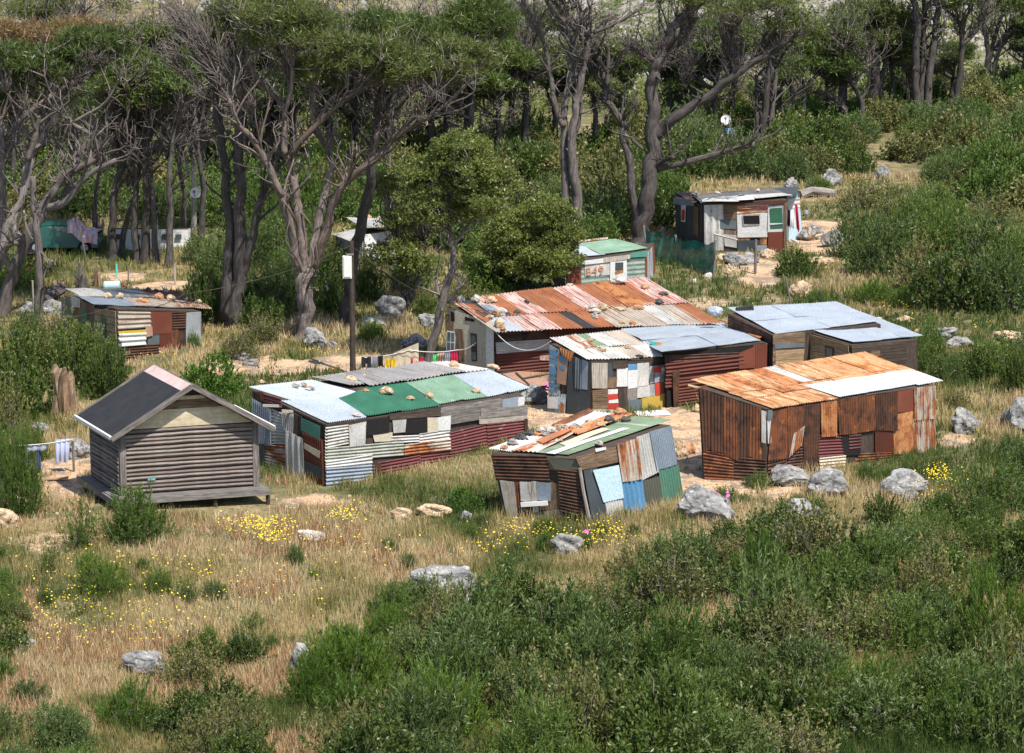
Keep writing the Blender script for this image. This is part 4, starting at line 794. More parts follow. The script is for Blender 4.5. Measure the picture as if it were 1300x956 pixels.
xa = onplane(c3(888, 212), A - nF * -.3, nF); ua = W_ * .5
def gpoly(name, pts, mat, lift, N=nF, v=0):
    V = [HP(u, v, z) + N * lift for u, z in pts]; V2 = [q - N * .03 for q in V]; k = len(V)
    mb = MB(); mb.add([tuple(q) for q in V + V2], [list(range(k))[::-1] if False else list(range(k)), list(range(2 * k - 1, k - 1, -1))] + [(i, k + i, k + (i + 1) % k, (i + 1) % k) for i in range(k)], [(z, u) for u, z in pts] * 2, .6); return mb.obj(name, M[mat], H_)
gy = lambda u: hw + (ra - hw) * (1 - abs(u - ua) / (W_ / 2))
gpoly('gable', [(0, hw), (W_, hw), (ua, ra)], 'wood_dark', 0.0); gpoly('gable', [(0, hw), (W_, hw), (ua, ra)], 'wood_brown', 0.0, -nF, Dp)
t_ = (ra - hw)
gpoly('gable_board', [(.12, hw + .02), (W_ - .12, hw + .02), (W_ - .12 - W_ / 2 * .42, hw + t_ * .45), (.12 + W_ / 2 * .42, hw + t_ * .45)], 'ply', .05)
gpoly('gable_board', [(W_ / 2 * .50, hw + t_ * .46), (W_ - W_ / 2 * .50, hw + t_ * .46), (W_ - W_ / 2 * .70, hw + t_ * .66), (W_ / 2 * .70, hw + t_ * .66)], 'wood_brown', .055)
gpoly('gable_board', [(W_ / 2 * .72, hw + t_ * .67), (W_ - W_ / 2 * .72, hw + t_ * .67), (W_ - W_ / 2 * .80, hw + t_ * .76), (W_ / 2 * .80, hw + t_ * .76)], 'ply', .05)
ov, of, ob = .38, .42, .30
sl_ = (ra - hw) / (W_ / 2)
for sgn in (-1, 1):
    ue = ua + sgn * (W_ / 2 + ov); ze = ra - (W_ / 2 + ov) * sl_ + .10; zr = ra + .10
    Q = [HP(ua, -of, zr), HP(ue, -of, ze), HP(ue, Dp + ob, ze), HP(ua, Dp + ob, zr)]
    if sgn == 1: Q = [Q[1], Q[0], Q[3], Q[2]]
    N = (Q[1] - Q[0]).cross(Q[3] - Q[0]); 
    if N.z < 0: Q = [Q[1], Q[0], Q[3], Q[2]]
    slab('roof', Q, .06, M['felt'], H_)
    for (v0, v1) in ((-of, -of),):
        mb = MB(); mb.beam(HP(ua, -of - .02, zr - .03), HP(ue, -of - .02, ze - .03), .04, .15, uz); mb.obj('barge_board', M['trim_grey'], H_)
        mb = MB(); mb.beam(HP(ua, Dp + ob + .02, zr - .03), HP(ue, Dp + ob + .02, ze - .03), .04, .15, uz); mb.obj('barge_board', M['trim_grey'], H_)
    mb = MB(); mb.beam(HP(ue + sgn * .012, -of, ze + .015), HP(ue + sgn * .012, Dp + ob, ze + .015), .07, .10, uz); mb.obj('eave_trim', M['white_trim'], H_)
    Qr = [HP(ua, -of + .02, zr + .012), HP(ua + sgn * .30, -of + .02, zr - .30 * sl_ + .012), HP(ua + sgn * .30, Dp + ob, zr - .30 * sl_ + .012), HP(ua, Dp + ob, zr + .012)]
    if (Qr[1] - Qr[0]).cross(Qr[3] - Qr[0]).z < 0: Qr = [Qr[1], Qr[0], Qr[3], Qr[2]]
    if sgn == -1 or True: slab('ridge_board', Qr, .015, M['ridge_pink'], H_)
mb = MB()
for i in range(22):
    v = -.30 + i * .16
    if v > Dp + .2: break
    mb.box(tuple(HP(W_ / 2 - .05, v, -.05)), tuple(ex * (W_ / 2 + .26)), tuple(ey * .072), (0, 0, .022), rnd=random.random())
mb.obj('deck', M['wood_grey'], H_)
mb = MB()
mb.box(tuple(HP(W_ / 2 - .05, -.41, -.13)), tuple(ex * (W_ / 2 + .26)), tuple(ey * .03), (0, 0, .09)); mb.box(tuple(HP(-.36, Dp / 2 - .1, -.13)), tuple(ex * .03), tuple(ey * (Dp / 2 + .4)), (0, 0, .09))
mb.obj('deck_beam', M['wood_grey'], H_)
for u in (-.25, W_ * .33, W_ * .66, W_ + .2):
    for v in (-.3, Dp * .5, Dp): mb = MB(); p_ = HP(u, v, -.07); mb.tube([tuple(p_), (p_.x, p_.y, float(terr(p_.x, p_.y)) - .2)], .07, 6); mb.obj('stilt', M['wood_dark'], H_)
mb = MB(); q_ = onplane(c3(705, 615), A, nF) + nF * .12; mb.box(tuple(q_), tuple(ex * .11), (0, .005, 0), (0, 0, .025)); M['turq'] = plain('turquoise_paint', (.1, .45, .5)); mb.obj('paint_mark', M['turq'], H_)

# ================================================================ far structures behind the trees
S = Shack('tin_shack', 'small pale shack half hidden behind shrubs and the dark leaning trunk', 'shack', n1(0, 0) if False else px(462, 336), px(500, 330), px(424, 330), px(444, 301), px(501, 291), px(423, 298), back='galv_white', wall='galv_white')
S.p('T', px, [(421, 298), (452, 292), (470, 302), (445, 308)], 'galv_white', 'v'); S.p('T', px, [(440, 284), (505, 286), (504, 296), (462, 298)], 'galv_white', 'v', lift=.3); S.p('F', px, [(462, 298), (504, 292), (500, 326), (462, 330)], 'white'); S.p('L', px, [(424, 304), (441, 308), (441, 334), (424, 330)], 'galv_pale')
S.p('F', px, [(444, 308), (452, 308), (452, 330), (444, 332)], 'dark', name='window', lift=.08)
roofstones(S, px, [(468, 281, .2, 'o'), (482, 283, .2, 't'), (484, 293, .2, 'o')], 'the pale shack behind the shrubs')
S = Shack('long_building', 'long low white building seen between the dark trunks at far left', 'building', px(185, 318), px(242, 314), px(136, 316), px(185, 290), px(242, 290), px(136, 290), back='white', wall='white')
S.p('T', px, [(134, 286), (242, 287), (246, 292), (136, 293)], 'galv_white', lift=.1)
for x in (148, 170, 205, 222): S.p('F' if x > 185 else 'L', px, [(x, 297), (x + 8, 297), (x + 8, 304), (x, 304)], 'slate', name='window', lift=.08)
S = Shack('slatted_store', 'low dark red slatted store behind the leaning trunks at far left', 'store', n1(150, 700), n1(245, 690), n1(120, 670), n1(150, 560), n1(245, 550), n1(120, 548), back='dark_red')
S.p('F', n1, [(148, 565), (246, 556), (246, 690), (150, 700)], 'dark_red', boards=6); S.p('T', n1, [(110, 545), (235, 535), (255, 555), (148, 566)], 'rust_dark', 'v')
# ================================================================ vegetation generators
def unit(v): return v / (np.linalg.norm(v, axis=-1, keepdims=True) + 1e-9)
def rdir(n, g=rng): return unit(g.normal(size=(n, 3)))
def leafquads(P, D, L, W, g=rng, bend=.15):
    """diamond leaves: base P, direction D, length L, width W -> verts, quads"""
    n = len(P); S = unit(np.cross(D, rdir(n, g))); L = np.broadcast_to(L, (n,))[:, None]; W = np.broadcast_to(W, (n,))[:, None]
    mid = P + D * L * .5 + unit(np.cross(S, D)) * L * bend * .4
    V = np.stack([P, mid - S * W * .5, P + D * L, mid + S * W * .5], 1).reshape(-1, 3)
    return V, np.arange(4 * n, dtype=np.int32).reshape(n, 4)
def bush_proto(name, seed, mat, shoots=130, leaves=22, L=.13, W=.034, slen=.42, up=.7, fill=500, spread=.55, clump=1.0, lean=.75, stems=True, rnd_hi=1.0, twigs_n=9):
    g = np.random.default_rng(seed)
    d = rdir(shoots, g); d[:, 2] = np.abs(d[:, 2]) * 1.1 - .12; d = unit(d)
    az = np.arctan2(d[:, 1], d[:, 0]); lump = .58 + .62 * vn(az * 1.5 + seed, d[:, 2] * 2.6, seed)
    O = d * lump[:, None] * (g.uniform(spread, .95, shoots))[:, None]; O[:, 2] = O[:, 2] * .95 + .08
    sd_ = unit(d * .55 + np.array([0, 0, up]) + g.normal(size=(shoots, 3)) * .28)
    sl = slen * g.uniform(.45, 1.45, shoots)
    t = g.uniform(0, 1, (shoots, leaves)); P = O[:, None, :] + sd_[:, None, :] * (sl[:, None] * t)[..., None]
    D = unit(sd_[:, None, :] * lean + g.normal(size=(shoots, leaves, 3)) * .55)
    P = P.reshape(-1, 3); D = D.reshape(-1, 3); sh = np.repeat(g.random(shoots), leaves)
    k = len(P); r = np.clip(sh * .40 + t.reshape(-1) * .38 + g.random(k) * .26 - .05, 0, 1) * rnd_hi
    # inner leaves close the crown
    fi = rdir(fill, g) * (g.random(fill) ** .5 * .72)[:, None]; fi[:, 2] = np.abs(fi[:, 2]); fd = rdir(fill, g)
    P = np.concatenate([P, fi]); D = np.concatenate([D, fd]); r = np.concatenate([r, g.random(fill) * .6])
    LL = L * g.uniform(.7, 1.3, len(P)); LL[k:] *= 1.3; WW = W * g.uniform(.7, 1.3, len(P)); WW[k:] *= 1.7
    V, Fq = leafquads(P, D, LL, WW, g)
    me = bpy.data.meshes.new(name); nv = len(V); mb = MB()
    if stems:
        for i in range(14):
            dd = unit(g.normal(size=3) * np.array([1, 1, .2]) + np.array([0, 0, 1.0])); dd = dd * .8
            mb.tube([(0, 0, -.05), tuple(dd * .5 + g.normal(size=3) * .05), tuple(dd)], [.022, .014, .006], 3)
    for i in range(twigs_n):
        dd = rdir(1, g)[0]; dd[2] = abs(dd[2]) * .9 + .15; dd = unit(dd) * g.uniform(.75, 1.12); q = dd * .45; mb.tube([tuple(q), tuple(dd * .8 + g.normal(size=3) * .05), tuple(dd)], [.012, .009, .004], 3)
        for _ in range(3): e = dd * g.uniform(.6, .9); mb.tube([tuple(e), tuple(e + rdir(1, g)[0] * .16 + np.array([0, 0, .08]))], [.007, .003], 3)
    SV = np.concatenate(mb.V) if stems else np.zeros((0, 3)); 
    faces = Fq.tolist() + [[i + nv for i in f] for f in mb.F]
    me.from_pydata(np.concatenate([V, SV]).tolist(), [], faces); me.materials.append(M[mat]); me.materials.append(M['twig'])
    me.polygons.foreach_set('material_index', np.array([0] * len(Fq) + [1] * len(mb.F), np.int32))
    a = me.attributes.new('rnd', 'FLOAT', 'POINT'); a.data.foreach_set('value', np.concatenate([np.repeat(r, 4), np.full(len(SV), .5)]).astype(np.float32))
    return me
BP = {}
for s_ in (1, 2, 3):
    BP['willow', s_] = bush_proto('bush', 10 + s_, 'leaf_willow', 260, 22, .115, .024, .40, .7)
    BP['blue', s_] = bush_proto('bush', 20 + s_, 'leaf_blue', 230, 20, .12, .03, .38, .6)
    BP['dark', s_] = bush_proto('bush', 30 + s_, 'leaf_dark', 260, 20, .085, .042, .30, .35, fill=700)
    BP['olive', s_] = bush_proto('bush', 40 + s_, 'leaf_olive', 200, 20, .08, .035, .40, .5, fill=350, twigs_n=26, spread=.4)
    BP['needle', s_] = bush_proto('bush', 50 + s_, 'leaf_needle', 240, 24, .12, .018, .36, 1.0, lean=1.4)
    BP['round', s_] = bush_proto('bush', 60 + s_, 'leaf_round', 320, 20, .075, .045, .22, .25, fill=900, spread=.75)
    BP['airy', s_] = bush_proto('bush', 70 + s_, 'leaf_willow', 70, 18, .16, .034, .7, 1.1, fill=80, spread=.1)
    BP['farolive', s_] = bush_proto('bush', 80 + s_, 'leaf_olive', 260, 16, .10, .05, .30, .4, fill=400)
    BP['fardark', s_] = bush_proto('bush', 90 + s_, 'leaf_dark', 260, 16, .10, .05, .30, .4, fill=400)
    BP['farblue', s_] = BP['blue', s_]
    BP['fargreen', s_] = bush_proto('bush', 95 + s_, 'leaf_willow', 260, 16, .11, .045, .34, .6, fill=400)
LOOK = {'willow': 'fresh green leafy bush', 'blue': 'bluish green bush', 'dark': 'dark green bush', 'olive': 'olive green bush', 'needle': 'bright feathery bush', 'round': 'round glossy green bush', 'airy': 'loose leafy sapling',
        'farolive': 'olive green shrub', 'fardark': 'dark green shrub', 'fargreen': 'light green shrub', 'farblue': 'bluish green shrub'}
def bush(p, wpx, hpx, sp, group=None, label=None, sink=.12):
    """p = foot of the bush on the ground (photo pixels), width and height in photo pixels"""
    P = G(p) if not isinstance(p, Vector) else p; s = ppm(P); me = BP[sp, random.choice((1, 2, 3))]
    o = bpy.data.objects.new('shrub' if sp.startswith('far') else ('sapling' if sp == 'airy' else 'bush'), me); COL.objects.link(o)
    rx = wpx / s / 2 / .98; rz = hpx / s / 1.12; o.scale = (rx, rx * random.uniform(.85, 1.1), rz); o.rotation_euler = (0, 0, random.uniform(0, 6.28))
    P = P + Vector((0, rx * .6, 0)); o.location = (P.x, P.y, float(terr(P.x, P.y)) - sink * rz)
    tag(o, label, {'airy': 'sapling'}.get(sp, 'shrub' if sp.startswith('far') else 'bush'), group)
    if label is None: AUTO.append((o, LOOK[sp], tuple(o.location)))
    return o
def inpoly(x, y, poly):
    c = False; j = len(poly) - 1
    for i in range(len(poly)):
        if (poly[i][1] > y) != (poly[j][1] > y) and x < (poly[j][0] - poly[i][0]) * (y - poly[i][1]) / (poly[j][1] - poly[i][1]) + poly[i][0]: c = not c
        j = i
    return c
def near_foot(x, y, m):
    for f in FOOT:
        if inpoly(x, y, f): return True
        for i in range(4):
            a = Vector(f[i]); b_ = Vector(f[(i + 1) % 4]); p = Vector((x, y)); t = max(0, min(1, (p - a).dot(b_ - a) / (b_ - a).length_squared))
            if (a + (b_ - a) * t - p).length < m: return True
    return False
FOOT.append([(H_.location.x - 2.6, H_.location.y - 1.6), (H_.location.x + 2.6, H_.location.y - 1.6), (H_.location.x + 2.6, H_.location.y + 2), (H_.location.x - 2.6, H_.location.y + 2)])
PLACED = []
def scatter(poly, n, wr, hr, species, group, mind=.55, keep=.4, ex=(), avoid=None):
    xs_ = [p[0] for p in poly]; ys_ = [p[1] for p in poly]; k = 0; tries = 0
    while k < n and tries < n * 40:
        tries += 1; x = random.uniform(min(xs_), max(xs_)); y = random.uniform(min(ys_), max(ys_))
        if not inpoly(x, y, poly) or any(inpoly(x, y, e) for e in ex): continue
        P = G((x, y)); w_ = random.uniform(*wr); s = ppm(P)
        if any((P.x - q[0]) ** 2 + (P.y - q[1]) ** 2 < (mind * (w_ / 2 + q[2])) ** 2 for q in PLACED): continue
        if near_foot(P.x, P.y + w_ * .3, w_ / 2 * .8): continue
        if avoid and avoid(P, w_): continue
        PLACED.append((P.x, P.y, w_ / 2)); h_ = w_ * random.uniform(*hr); bush(P, w_ * s, h_ * s, random.choice(species), group); k += 1
# ---- trees
t1 = Z(0, 0, 3.677); t2 = Z(320, 0, 3.677); t3 = Z(640, 0, 3.677); t4 = Z(950, 0, 3.677)
TREES = []
def tree(label, base, limbs, clumps, twigs=(), bark='bark_grey', leaf='pine', group='pine trees standing among the shacks', cs=1.0, name='pine_tree', kind='pine', cat='tree', nL=.27, nW=.03, tufts=24, per=8, look=None, mb_sides=8, fans=2.2, fl=1.0):
    B = G(base); s = ppm(B); rt = root(name, tuple(B), label or 'x', cat, group); g = np.random.default_rng(int(base[0] * 7 + base[1]))
    mb = MB(); nodes = []; LQ = []
    for li, (cv, pts, r0, r1, dy) in enumerate(limbs):
        n = len(pts); P = []
        for i, p in enumerate(pts):
            t = i / max(1, n - 1); P.append(np.array(atY(cv(*p), B.y + dy * t)))
        if li == 0: P[0] = np.array(B) + np.array([0, 0, -.3])
        Q = smooth_path(P, 6); m = len(Q); tt = np.linspace(0, 1, m); rr = (r0 * (1 - tt) + r1 * tt) / s
        if li == 0: rr[:3] *= np.array([1.35, 1.18, 1.06])
        Q = Q + np.stack([(vn(tt * n * 2.3, tt * 0 + li, 31) - .5), (vn(tt * n * 2.3, tt * 0 + li, 32) - .5), tt * 0], -1) * rr[:, None] * .9 * (tt > 0)[:, None]
        mb.tube(Q, rr, mb_sides if r0 > 4 else 6, .22, rnd=float(g.random())); nodes += [(q, r) for q, r in zip(Q[m // 3:], rr[m // 3:])]
        LQ.append((.45 if li == 0 else .3, Q, rr))
        # stubs and side twigs
        for _ in range(int(n * 1.6)):
            i = g.integers(m // 4, m); a = Q[i]; d = unit(rdir(1, g)[0] + np.array([0, 0, .35])); L_ = g.uniform(.25, 1.1) * (1 if r0 > 4 else .7)
            mb.tube([a, a + d * L_ * .5 + rdir(1, g)[0] * .06, a + d * L_], [rr[i] * .35, rr[i] * .22, .012], 4, .2, rnd=float(g.random()))
    for li, (cv, pts, r0, r1, dy) in (enumerate(limbs) if fans else []):
        st, Q, rr = LQ[li]; m = len(Q); L_tot = np.linalg.norm(np.diff(Q, axis=0), axis=1).sum(); nb = max(1, int(L_tot * fans * (.6 if li == 0 else 1)))
        for _ in range(nb):
            i = min(m - 2, int((st + (1 - st) * g.random() ** .8) * (m - 1))); a = Q[i]; tan = unit(Q[min(i + 1, m - 1)] - Q[max(i - 1, 0)]); side = rdir(1, g)[0]; side[2] *= .5
            d = unit(tan * .55 + side * .75 + np.array([0, 0, .45])); L_ = g.uniform(.9, 2.8) * fl; r_ = min(rr[i] * .55, .065)
            P_ = smooth_path([a, a + d * L_ * .35 + np.array([0, 0, -.04 * L_]), a + d * L_ * .7 + side * .12 * L_, a + unit(d + np.array([0, 0, .5])) * L_], 2)
            mb.tube(P_, np.linspace(r_, .012, len(P_)), 4, .15, rnd=float(g.random()), mi=1 if r_ < .05 else 0); nodes.append((P_[4], .02))
            for _k in range(6):
                q = P_[g.integers(1, len(P_))]; e = q + unit(d * .8 + rdir(1, g)[0] * .9 + np.array([0, 0, .2])) * L_ * g.uniform(.18, .42); mb.tube([q, (q + e) / 2 + rdir(1, g)[0] * .05, e], [.018, .013, .006], 3, rnd=float(g.random()), mi=1)
    NP = np.array([q for q, r in nodes]) if nodes else np.array([np.array(B)])
    AllP, AllD = [], []
    for (cx, cy, rx, ry, n, dyc) in clumps:
        C = np.array(atY((cx, cy), B.y + dyc)); rx_, ry_ = rx / s, ry / s
        u = rdir(n, g) * (g.random(n) ** .35)[:, None]; u[:, 2] = np.where(u[:, 2] < -.35, -u[:, 2], u[:, 2])
        Cs = C + u * np.array([rx_, rx_ * .9, ry_])
        for c in Cs:
            dd = np.linalg.norm(NP - c, axis=1) + np.where(NP[:, 2] > c[2] - .2, 2.5, 0); i = int(np.argmin(dd)); a = NP[i]
            L_ = np.linalg.norm(c - a); mid = a * .5 + c * .5 + np.array([0, 0, -.10 * L_]) + g.normal(size=3) * .07 * L_
            mid2 = a * .2 + c * .8 + np.array([0, 0, -.06 * L_]) + g.normal(size=3) * .05 * L_
            mb.tube(smooth_path([a, mid, mid2, c], 2), np.linspace(min(.06, .02 + .012 * L_), .012, 7), 4, rnd=float(g.random()), mi=1)
            for _ in range(3):
                e = c + rdir(1, g)[0] * .5 * cs; mb.tube([mid2, e], [.014, .008], 3, mi=1)
            k = tufts; T_ = c + rdir(k, g) * (g.random(k) ** .5)[:, None] * np.array([.66, .66, .30]) * cs
            dirs = unit(rdir(k * per, g) + np.array([0, 0, .55])); AllP.append(np.repeat(T_, per, 0) + g.normal(size=(k * per, 3)) * .03); AllD.append(dirs)
    for (cv, ox, oy, tx, ty, n, sp) in twigs:           # sprays of bare grey twigs
        O = np.array(atY(cv(ox, oy), B.y)); Tt = np.array(atY(cv(tx, ty), B.y)); ax = Tt - O; L0 = np.linalg.norm(ax)
        for _ in range(n):
            t0 = g.random() ** .7; a = O + ax * t0 * .8 + g.normal(size=3) * .12 * L0 * sp * t0; d = unit(ax / L0 + rdir(1, g)[0] * sp * .9); L_ = L0 * g.uniform(.12, .42)
            m1 = a + d * L_ * .5 + rdir(1, g)[0] * L_ * .08; e = a + d * L_ + np.array([0, 0, .06 * L_]); mb.tube([a, m1, e], [.022, .016, .008], 3, rnd=float(g.random()), mi=1)
            for _ in range(2):
                q = a + (e - a) * g.uniform(.3, .8); mb.tube([q, q + unit(d + rdir(1, g)[0] * .8) * L_ * .4], [.012, .007], 3, rnd=float(g.random()), mi=1)
    mb.obj('trunk', [M[bark], M['twig']], rt, smooth=True)
    if AllP:
        P = np.concatenate(AllP); D = np.concatenate(AllD); n = len(P)
        V, Fq = leafquads(P, D, nL * cs ** .5 * g.uniform(.7, 1.3, n), nW * cs * g.uniform(.8, 1.3, n), g)
        r = np.clip(.5 * vn(P[:, 0] / .7, P[:, 2] / .7, 5) + .5 * g.random(n), 0, 1)
        mesh_obj('crown', V, Fq, M[leaf], rt, rnd=np.repeat(r, 4))
    if label is None: AUTO.append((rt, look or 'pine tree', tuple(B)))
    TREES.append((B.x, B.y)); return rt
tree('large twisting pine with reddish forked trunk, left of the wooden pole', (388, 430), [
    (a6, [(255, 695), (250, 560), (252, 440), (258, 370)], 12, 9.5, 0), (a6, [(235, 430), (205, 330), (185, 200), (150, 60), (120, 0), (60, -143), (-10, -250), (-65, -300), (-105, -420)], 6.5, 3, -1.5),
    (a6, [(245, 400), (235, 250), (210, 100), (200, 0), (180, -120), (155, -170)], 7, 4.5, .5), (t2, [(160, 720), (150, 600), (145, 500), (70, 420), (10, 350), (-60, 300)], 4.5, 2, 1), (t2, [(150, 560), (180, 400), (178, 250), (90, 170)], 3.5, 1.5, -1),
    (a6, [(268, 380), (290, 230), (330, 60), (352, 0), (368, -130), (345, -210), (300, -290), (282, -440), (276, -590)], 6.5, 2.2, 1.5), (a6, [(290, 365), (340, 210), (380, 80), (425, -25), (520, -100), (620, -180), (660, -243), (760, -303), (880, -373), (1000, -490)], 6.5, 2, -1.5),
    (t2, [(560, 745), (650, 650), (760, 540), (850, 430)], 3.5, 1.5, -2), (t2, [(175, 720), (290, 600), (400, 490), (520, 400), (620, 330)], 4.2, 1.6, -1), (t2, [(290, 590), (330, 520), (420, 360), (410, 180)], 3, 1.3, 1)],
    [(375, 45, 62, 38, 60, 0), (345, 20, 50, 25, 26, 0), (470, 75, 60, 30, 46, -.5), (530, 95, 55, 28, 36, -1), (400, 95, 40, 22, 16, .5), (590, 80, 45, 28, 26, -1)],
    [(t2, 400, 490, 620, 330, 30, .6), (t2, 180, 400, 90, 150, 40, .6), (t2, 850, 430, 1000, 380, 25, .6), (t1, 1180, 560, 850, 60, 120, .5)], bark='bark_warm')
tree('tall twin-trunked dark pine left of the twisting reddish pine', (296, 414), [
    (a5, [(1095, 655), (1112, 450), (1130, 200), (1120, 0), (1112, -280), (1130, -440), (1180, -560)], 10, 4, 0), (a5, [(1050, 610), (1068, 350), (1080, 200), (1060, 0), (1040, -150), (1020, -320), (1008, -450), (1050, -540), (1110, -620)], 8, 3, .8),
    (a5, [(1125, 420), (1170, 260), (1205, 80), (1250, -30), (1300, -120)], 6, 3.5, -1), (t1, [(1020, 400), (960, 330), (900, 250), (850, 150)], 3, 1.2, 1), (t1, [(1130, 300), (1090, 200), (1150, 80)], 3, 1.2, -1)],
    [(300, 18, 38, 18, 18, 0), (275, 40, 30, 20, 10, 0)], [(t1, 1040, 350, 800, 40, 150, .5), (t1, 1110, 300, 1000, 20, 90, .6), (t1, 1000, 480, 760, 220, 60, .5)], bark='bark_dark')
tree('dark pine with straight trunk leaning right behind the wooden pole', (437, 415), [
    (a6, [(430, 645), (450, 520), (472, 400), (495, 220), (545, 0), (560, -180), (590, -320), (615, -480), (640, -560)], 9, 4, 0), (t2, [(600, 620), (645, 560), (740, 440), (830, 400)], 3.5, 1.5, -1), (t2, [(590, 560), (500, 400), (470, 300)], 3, 1.2, 1)],
    [(490, 45, 60, 30, 44, 0), (560, 50, 50, 30, 34, 1), (612, 32, 44, 34, 60, 1)], [(t2, 620, 500, 500, 330, 50, .7)], bark='bark_dark', leaf='pine_dark')
tree('pale twin-trunked bare pine behind the small green hut', (738, 307), [
    (b1, [(368, 392), (340, 200), (322, 0), (330, -200), (350, -330), (385, -490), (402, -570)], 7.5, 3.5, 0), (b1, [(272, 312), (290, 140), (282, -30), (290, -270), (312, -430), (320, -560), (300, -640), (270, -740)], 6, 2.5, .8),
    (t3, [(330, 620), (352, 500), (335, 330), (322, 200), (360, 90), (340, 0)], 4.5, 2, .5), (t3, [(280, 590), (232, 480), (215, 350), (182, 200), (140, 110), (90, 0)], 4, 2, 1), (t3, [(370, 150), (450, 140), (560, 90), (640, 40)], 3, 1.2, -1), (t3, [(320, 170), (270, 90), (210, 30), (180, -40)], 3, 1.2, 0), (t3, [(300, 100), (320, 40), (300, -30)], 3, 1.2, 0), (t3, [(365, 110), (400, 50), (380, -20)], 2.5, 1, 0)],
    [(700, -22, 60, 22, 26, 0)], [(t3, 330, 160, 240, -20, 60, .6), (t3, 380, 200, 520, 60, 40, .6), (t3, 170, 180, 60, 0, 40, .5)], bark='bark_grey')
tree('huge dark pine with long bare limbs spreading right, behind the green net', (814, 312), [
    (b1, [(638, 412), (650, 280), (682, 130), (690, 0), (690, -180), (690, -330), (705, -410), (742, -500), (795, -610), (860, -685), (930, -730)], 12, 4, 0),
    (b1, [(632, 310), (600, 160), (588, 20), (560, -95), (540, -175), (485, -265), (475, -340), (440, -460), (400, -540), (368, -640), (335, -740)], 6, 2.5, 1),
    (t3, [(705, 640), (800, 545), (950, 450), (1050, 370), (1200, 270), (1290, 215), (1350, 160)], 7.5, 2.5, -1.5), (t3, [(715, 790), (830, 762), (950, 732), (1060, 700), (1168, 674)], 4.5, 3, -2.5), (t3, [(742, 320), (765, 230), (830, 150), (800, 60)], 3.5, 1.5, 1),
    (t3, [(1050, 370), (1090, 240), (1060, 120)], 2.8, 1.2, 0), (t3, [(1190, 275), (1210, 180), (1250, 130)], 2.8, 1.2, 0), (t3, [(700, 780), (760, 740), (790, 735)], 3.5, 2.5, -1), (t3, [(655, 700), (600, 650), (590, 640)], 2.5, 1.5, 0), (t3, [(475, 400), (485, 300), (483, 200)], 3.5, 2.5, 0), (t3, [(480, 330), (520, 300), (545, 260)], 2.4, 1.6, 0)],
    [(870, -5, 60, 18, 30, 0), (955, 8, 55, 16, 22, -1), (1000, 30, 30, 14, 12, -1)], [(t3, 760, 330, 560, 180, 130, .5), (t3, 790, 260, 900, 20, 160, .7), (t3, 1050, 370, 1050, 80, 160, .6), (t3, 1150, 300, 1320, 110, 140, .6), (t3, 830, 420, 880, 240, 90, .8), (t3, 720, 340, 740, 160, 60, .7)], bark='bark_dark')
tree('small leafy tree with leaning grey trunk behind the green-patched long shack', (541, 467), [
    (a6, [(815, 835), (860, 660), (900, 500), (935, 370), (935, 270), (912, 180), (900, 60)], 6.5, 2.5, 0), (a6, [(915, 530), (950, 480), (995, 445)], 3, 2, -.5), (a6, [(880, 520), (862, 450), (855, 390)], 3, 1.5, .5), (a6, [(930, 280), (1000, 180), (1060, 80)], 2.5, 1.2, 0), (a6, [(915, 200), (830, 120), (760, 60)], 2.5, 1.2, .5)],
    [(575, 188, 38, 22, 18, 0), (590, 225, 46, 34, 30, 0), (545, 232, 40, 34, 22, .5), (572, 268, 44, 20, 22, .5), (612, 262, 30, 30, 18, -.5), (528, 268, 24, 24, 8, 0), (640, 235, 18, 26, 7, 0)], [(a6, 900, 180, 760, 40, 40, .6)],
    bark='slate_bark' if False else 'bark_grey', leaf='leaf_tree', name='leafy_tree', fl=.6, nL=.12, nW=.055, tufts=46, per=8, cs=.85, group='leafy trees')
for lb, bs, cl in (('dense leafy tree behind the left end of the orange striped roof', (668, 368), [(650, 290, 34, 30, 30, 0), (672, 318, 40, 26, 30, -.5), (640, 325, 34, 26, 24, 0), (668, 340, 38, 18, 22, 0)]),
                   ('dense leafy tree left of the small green hut', (708, 372), [(700, 275, 30, 26, 24, 0), (712, 305, 26, 26, 24, 0), (698, 335, 34, 24, 26, -.5), (720, 335, 16, 22, 10, 0)]),
                   ('airy leafy tree behind the leaning grey-trunked one', (520, 395), [(500, 240, 28, 22, 12, 0), (518, 285, 36, 30, 20, 0), (500, 330, 34, 28, 16, 0), (530, 345, 26, 24, 12, 0)])):
    x, y = bs; tree(lb, bs, [(px, [(x, y), (x - 3, y - 40), (x - 8, y - 75)], 3.5, 1.5, 0), (px, [(x, y - 10), (x + 12, y - 45), (x + 20, y - 70)], 2.5, 1.2, 0), (px, [(x - 2, y - 12), (x - 22, y - 40)], 2.2, 1, .5)], cl, bark='bark_dark', leaf='leaf_tree', name='leafy_tree', fl=.6, nL=.12, nW=.055, tufts=46, per=8, cs=.85, group='leafy trees')
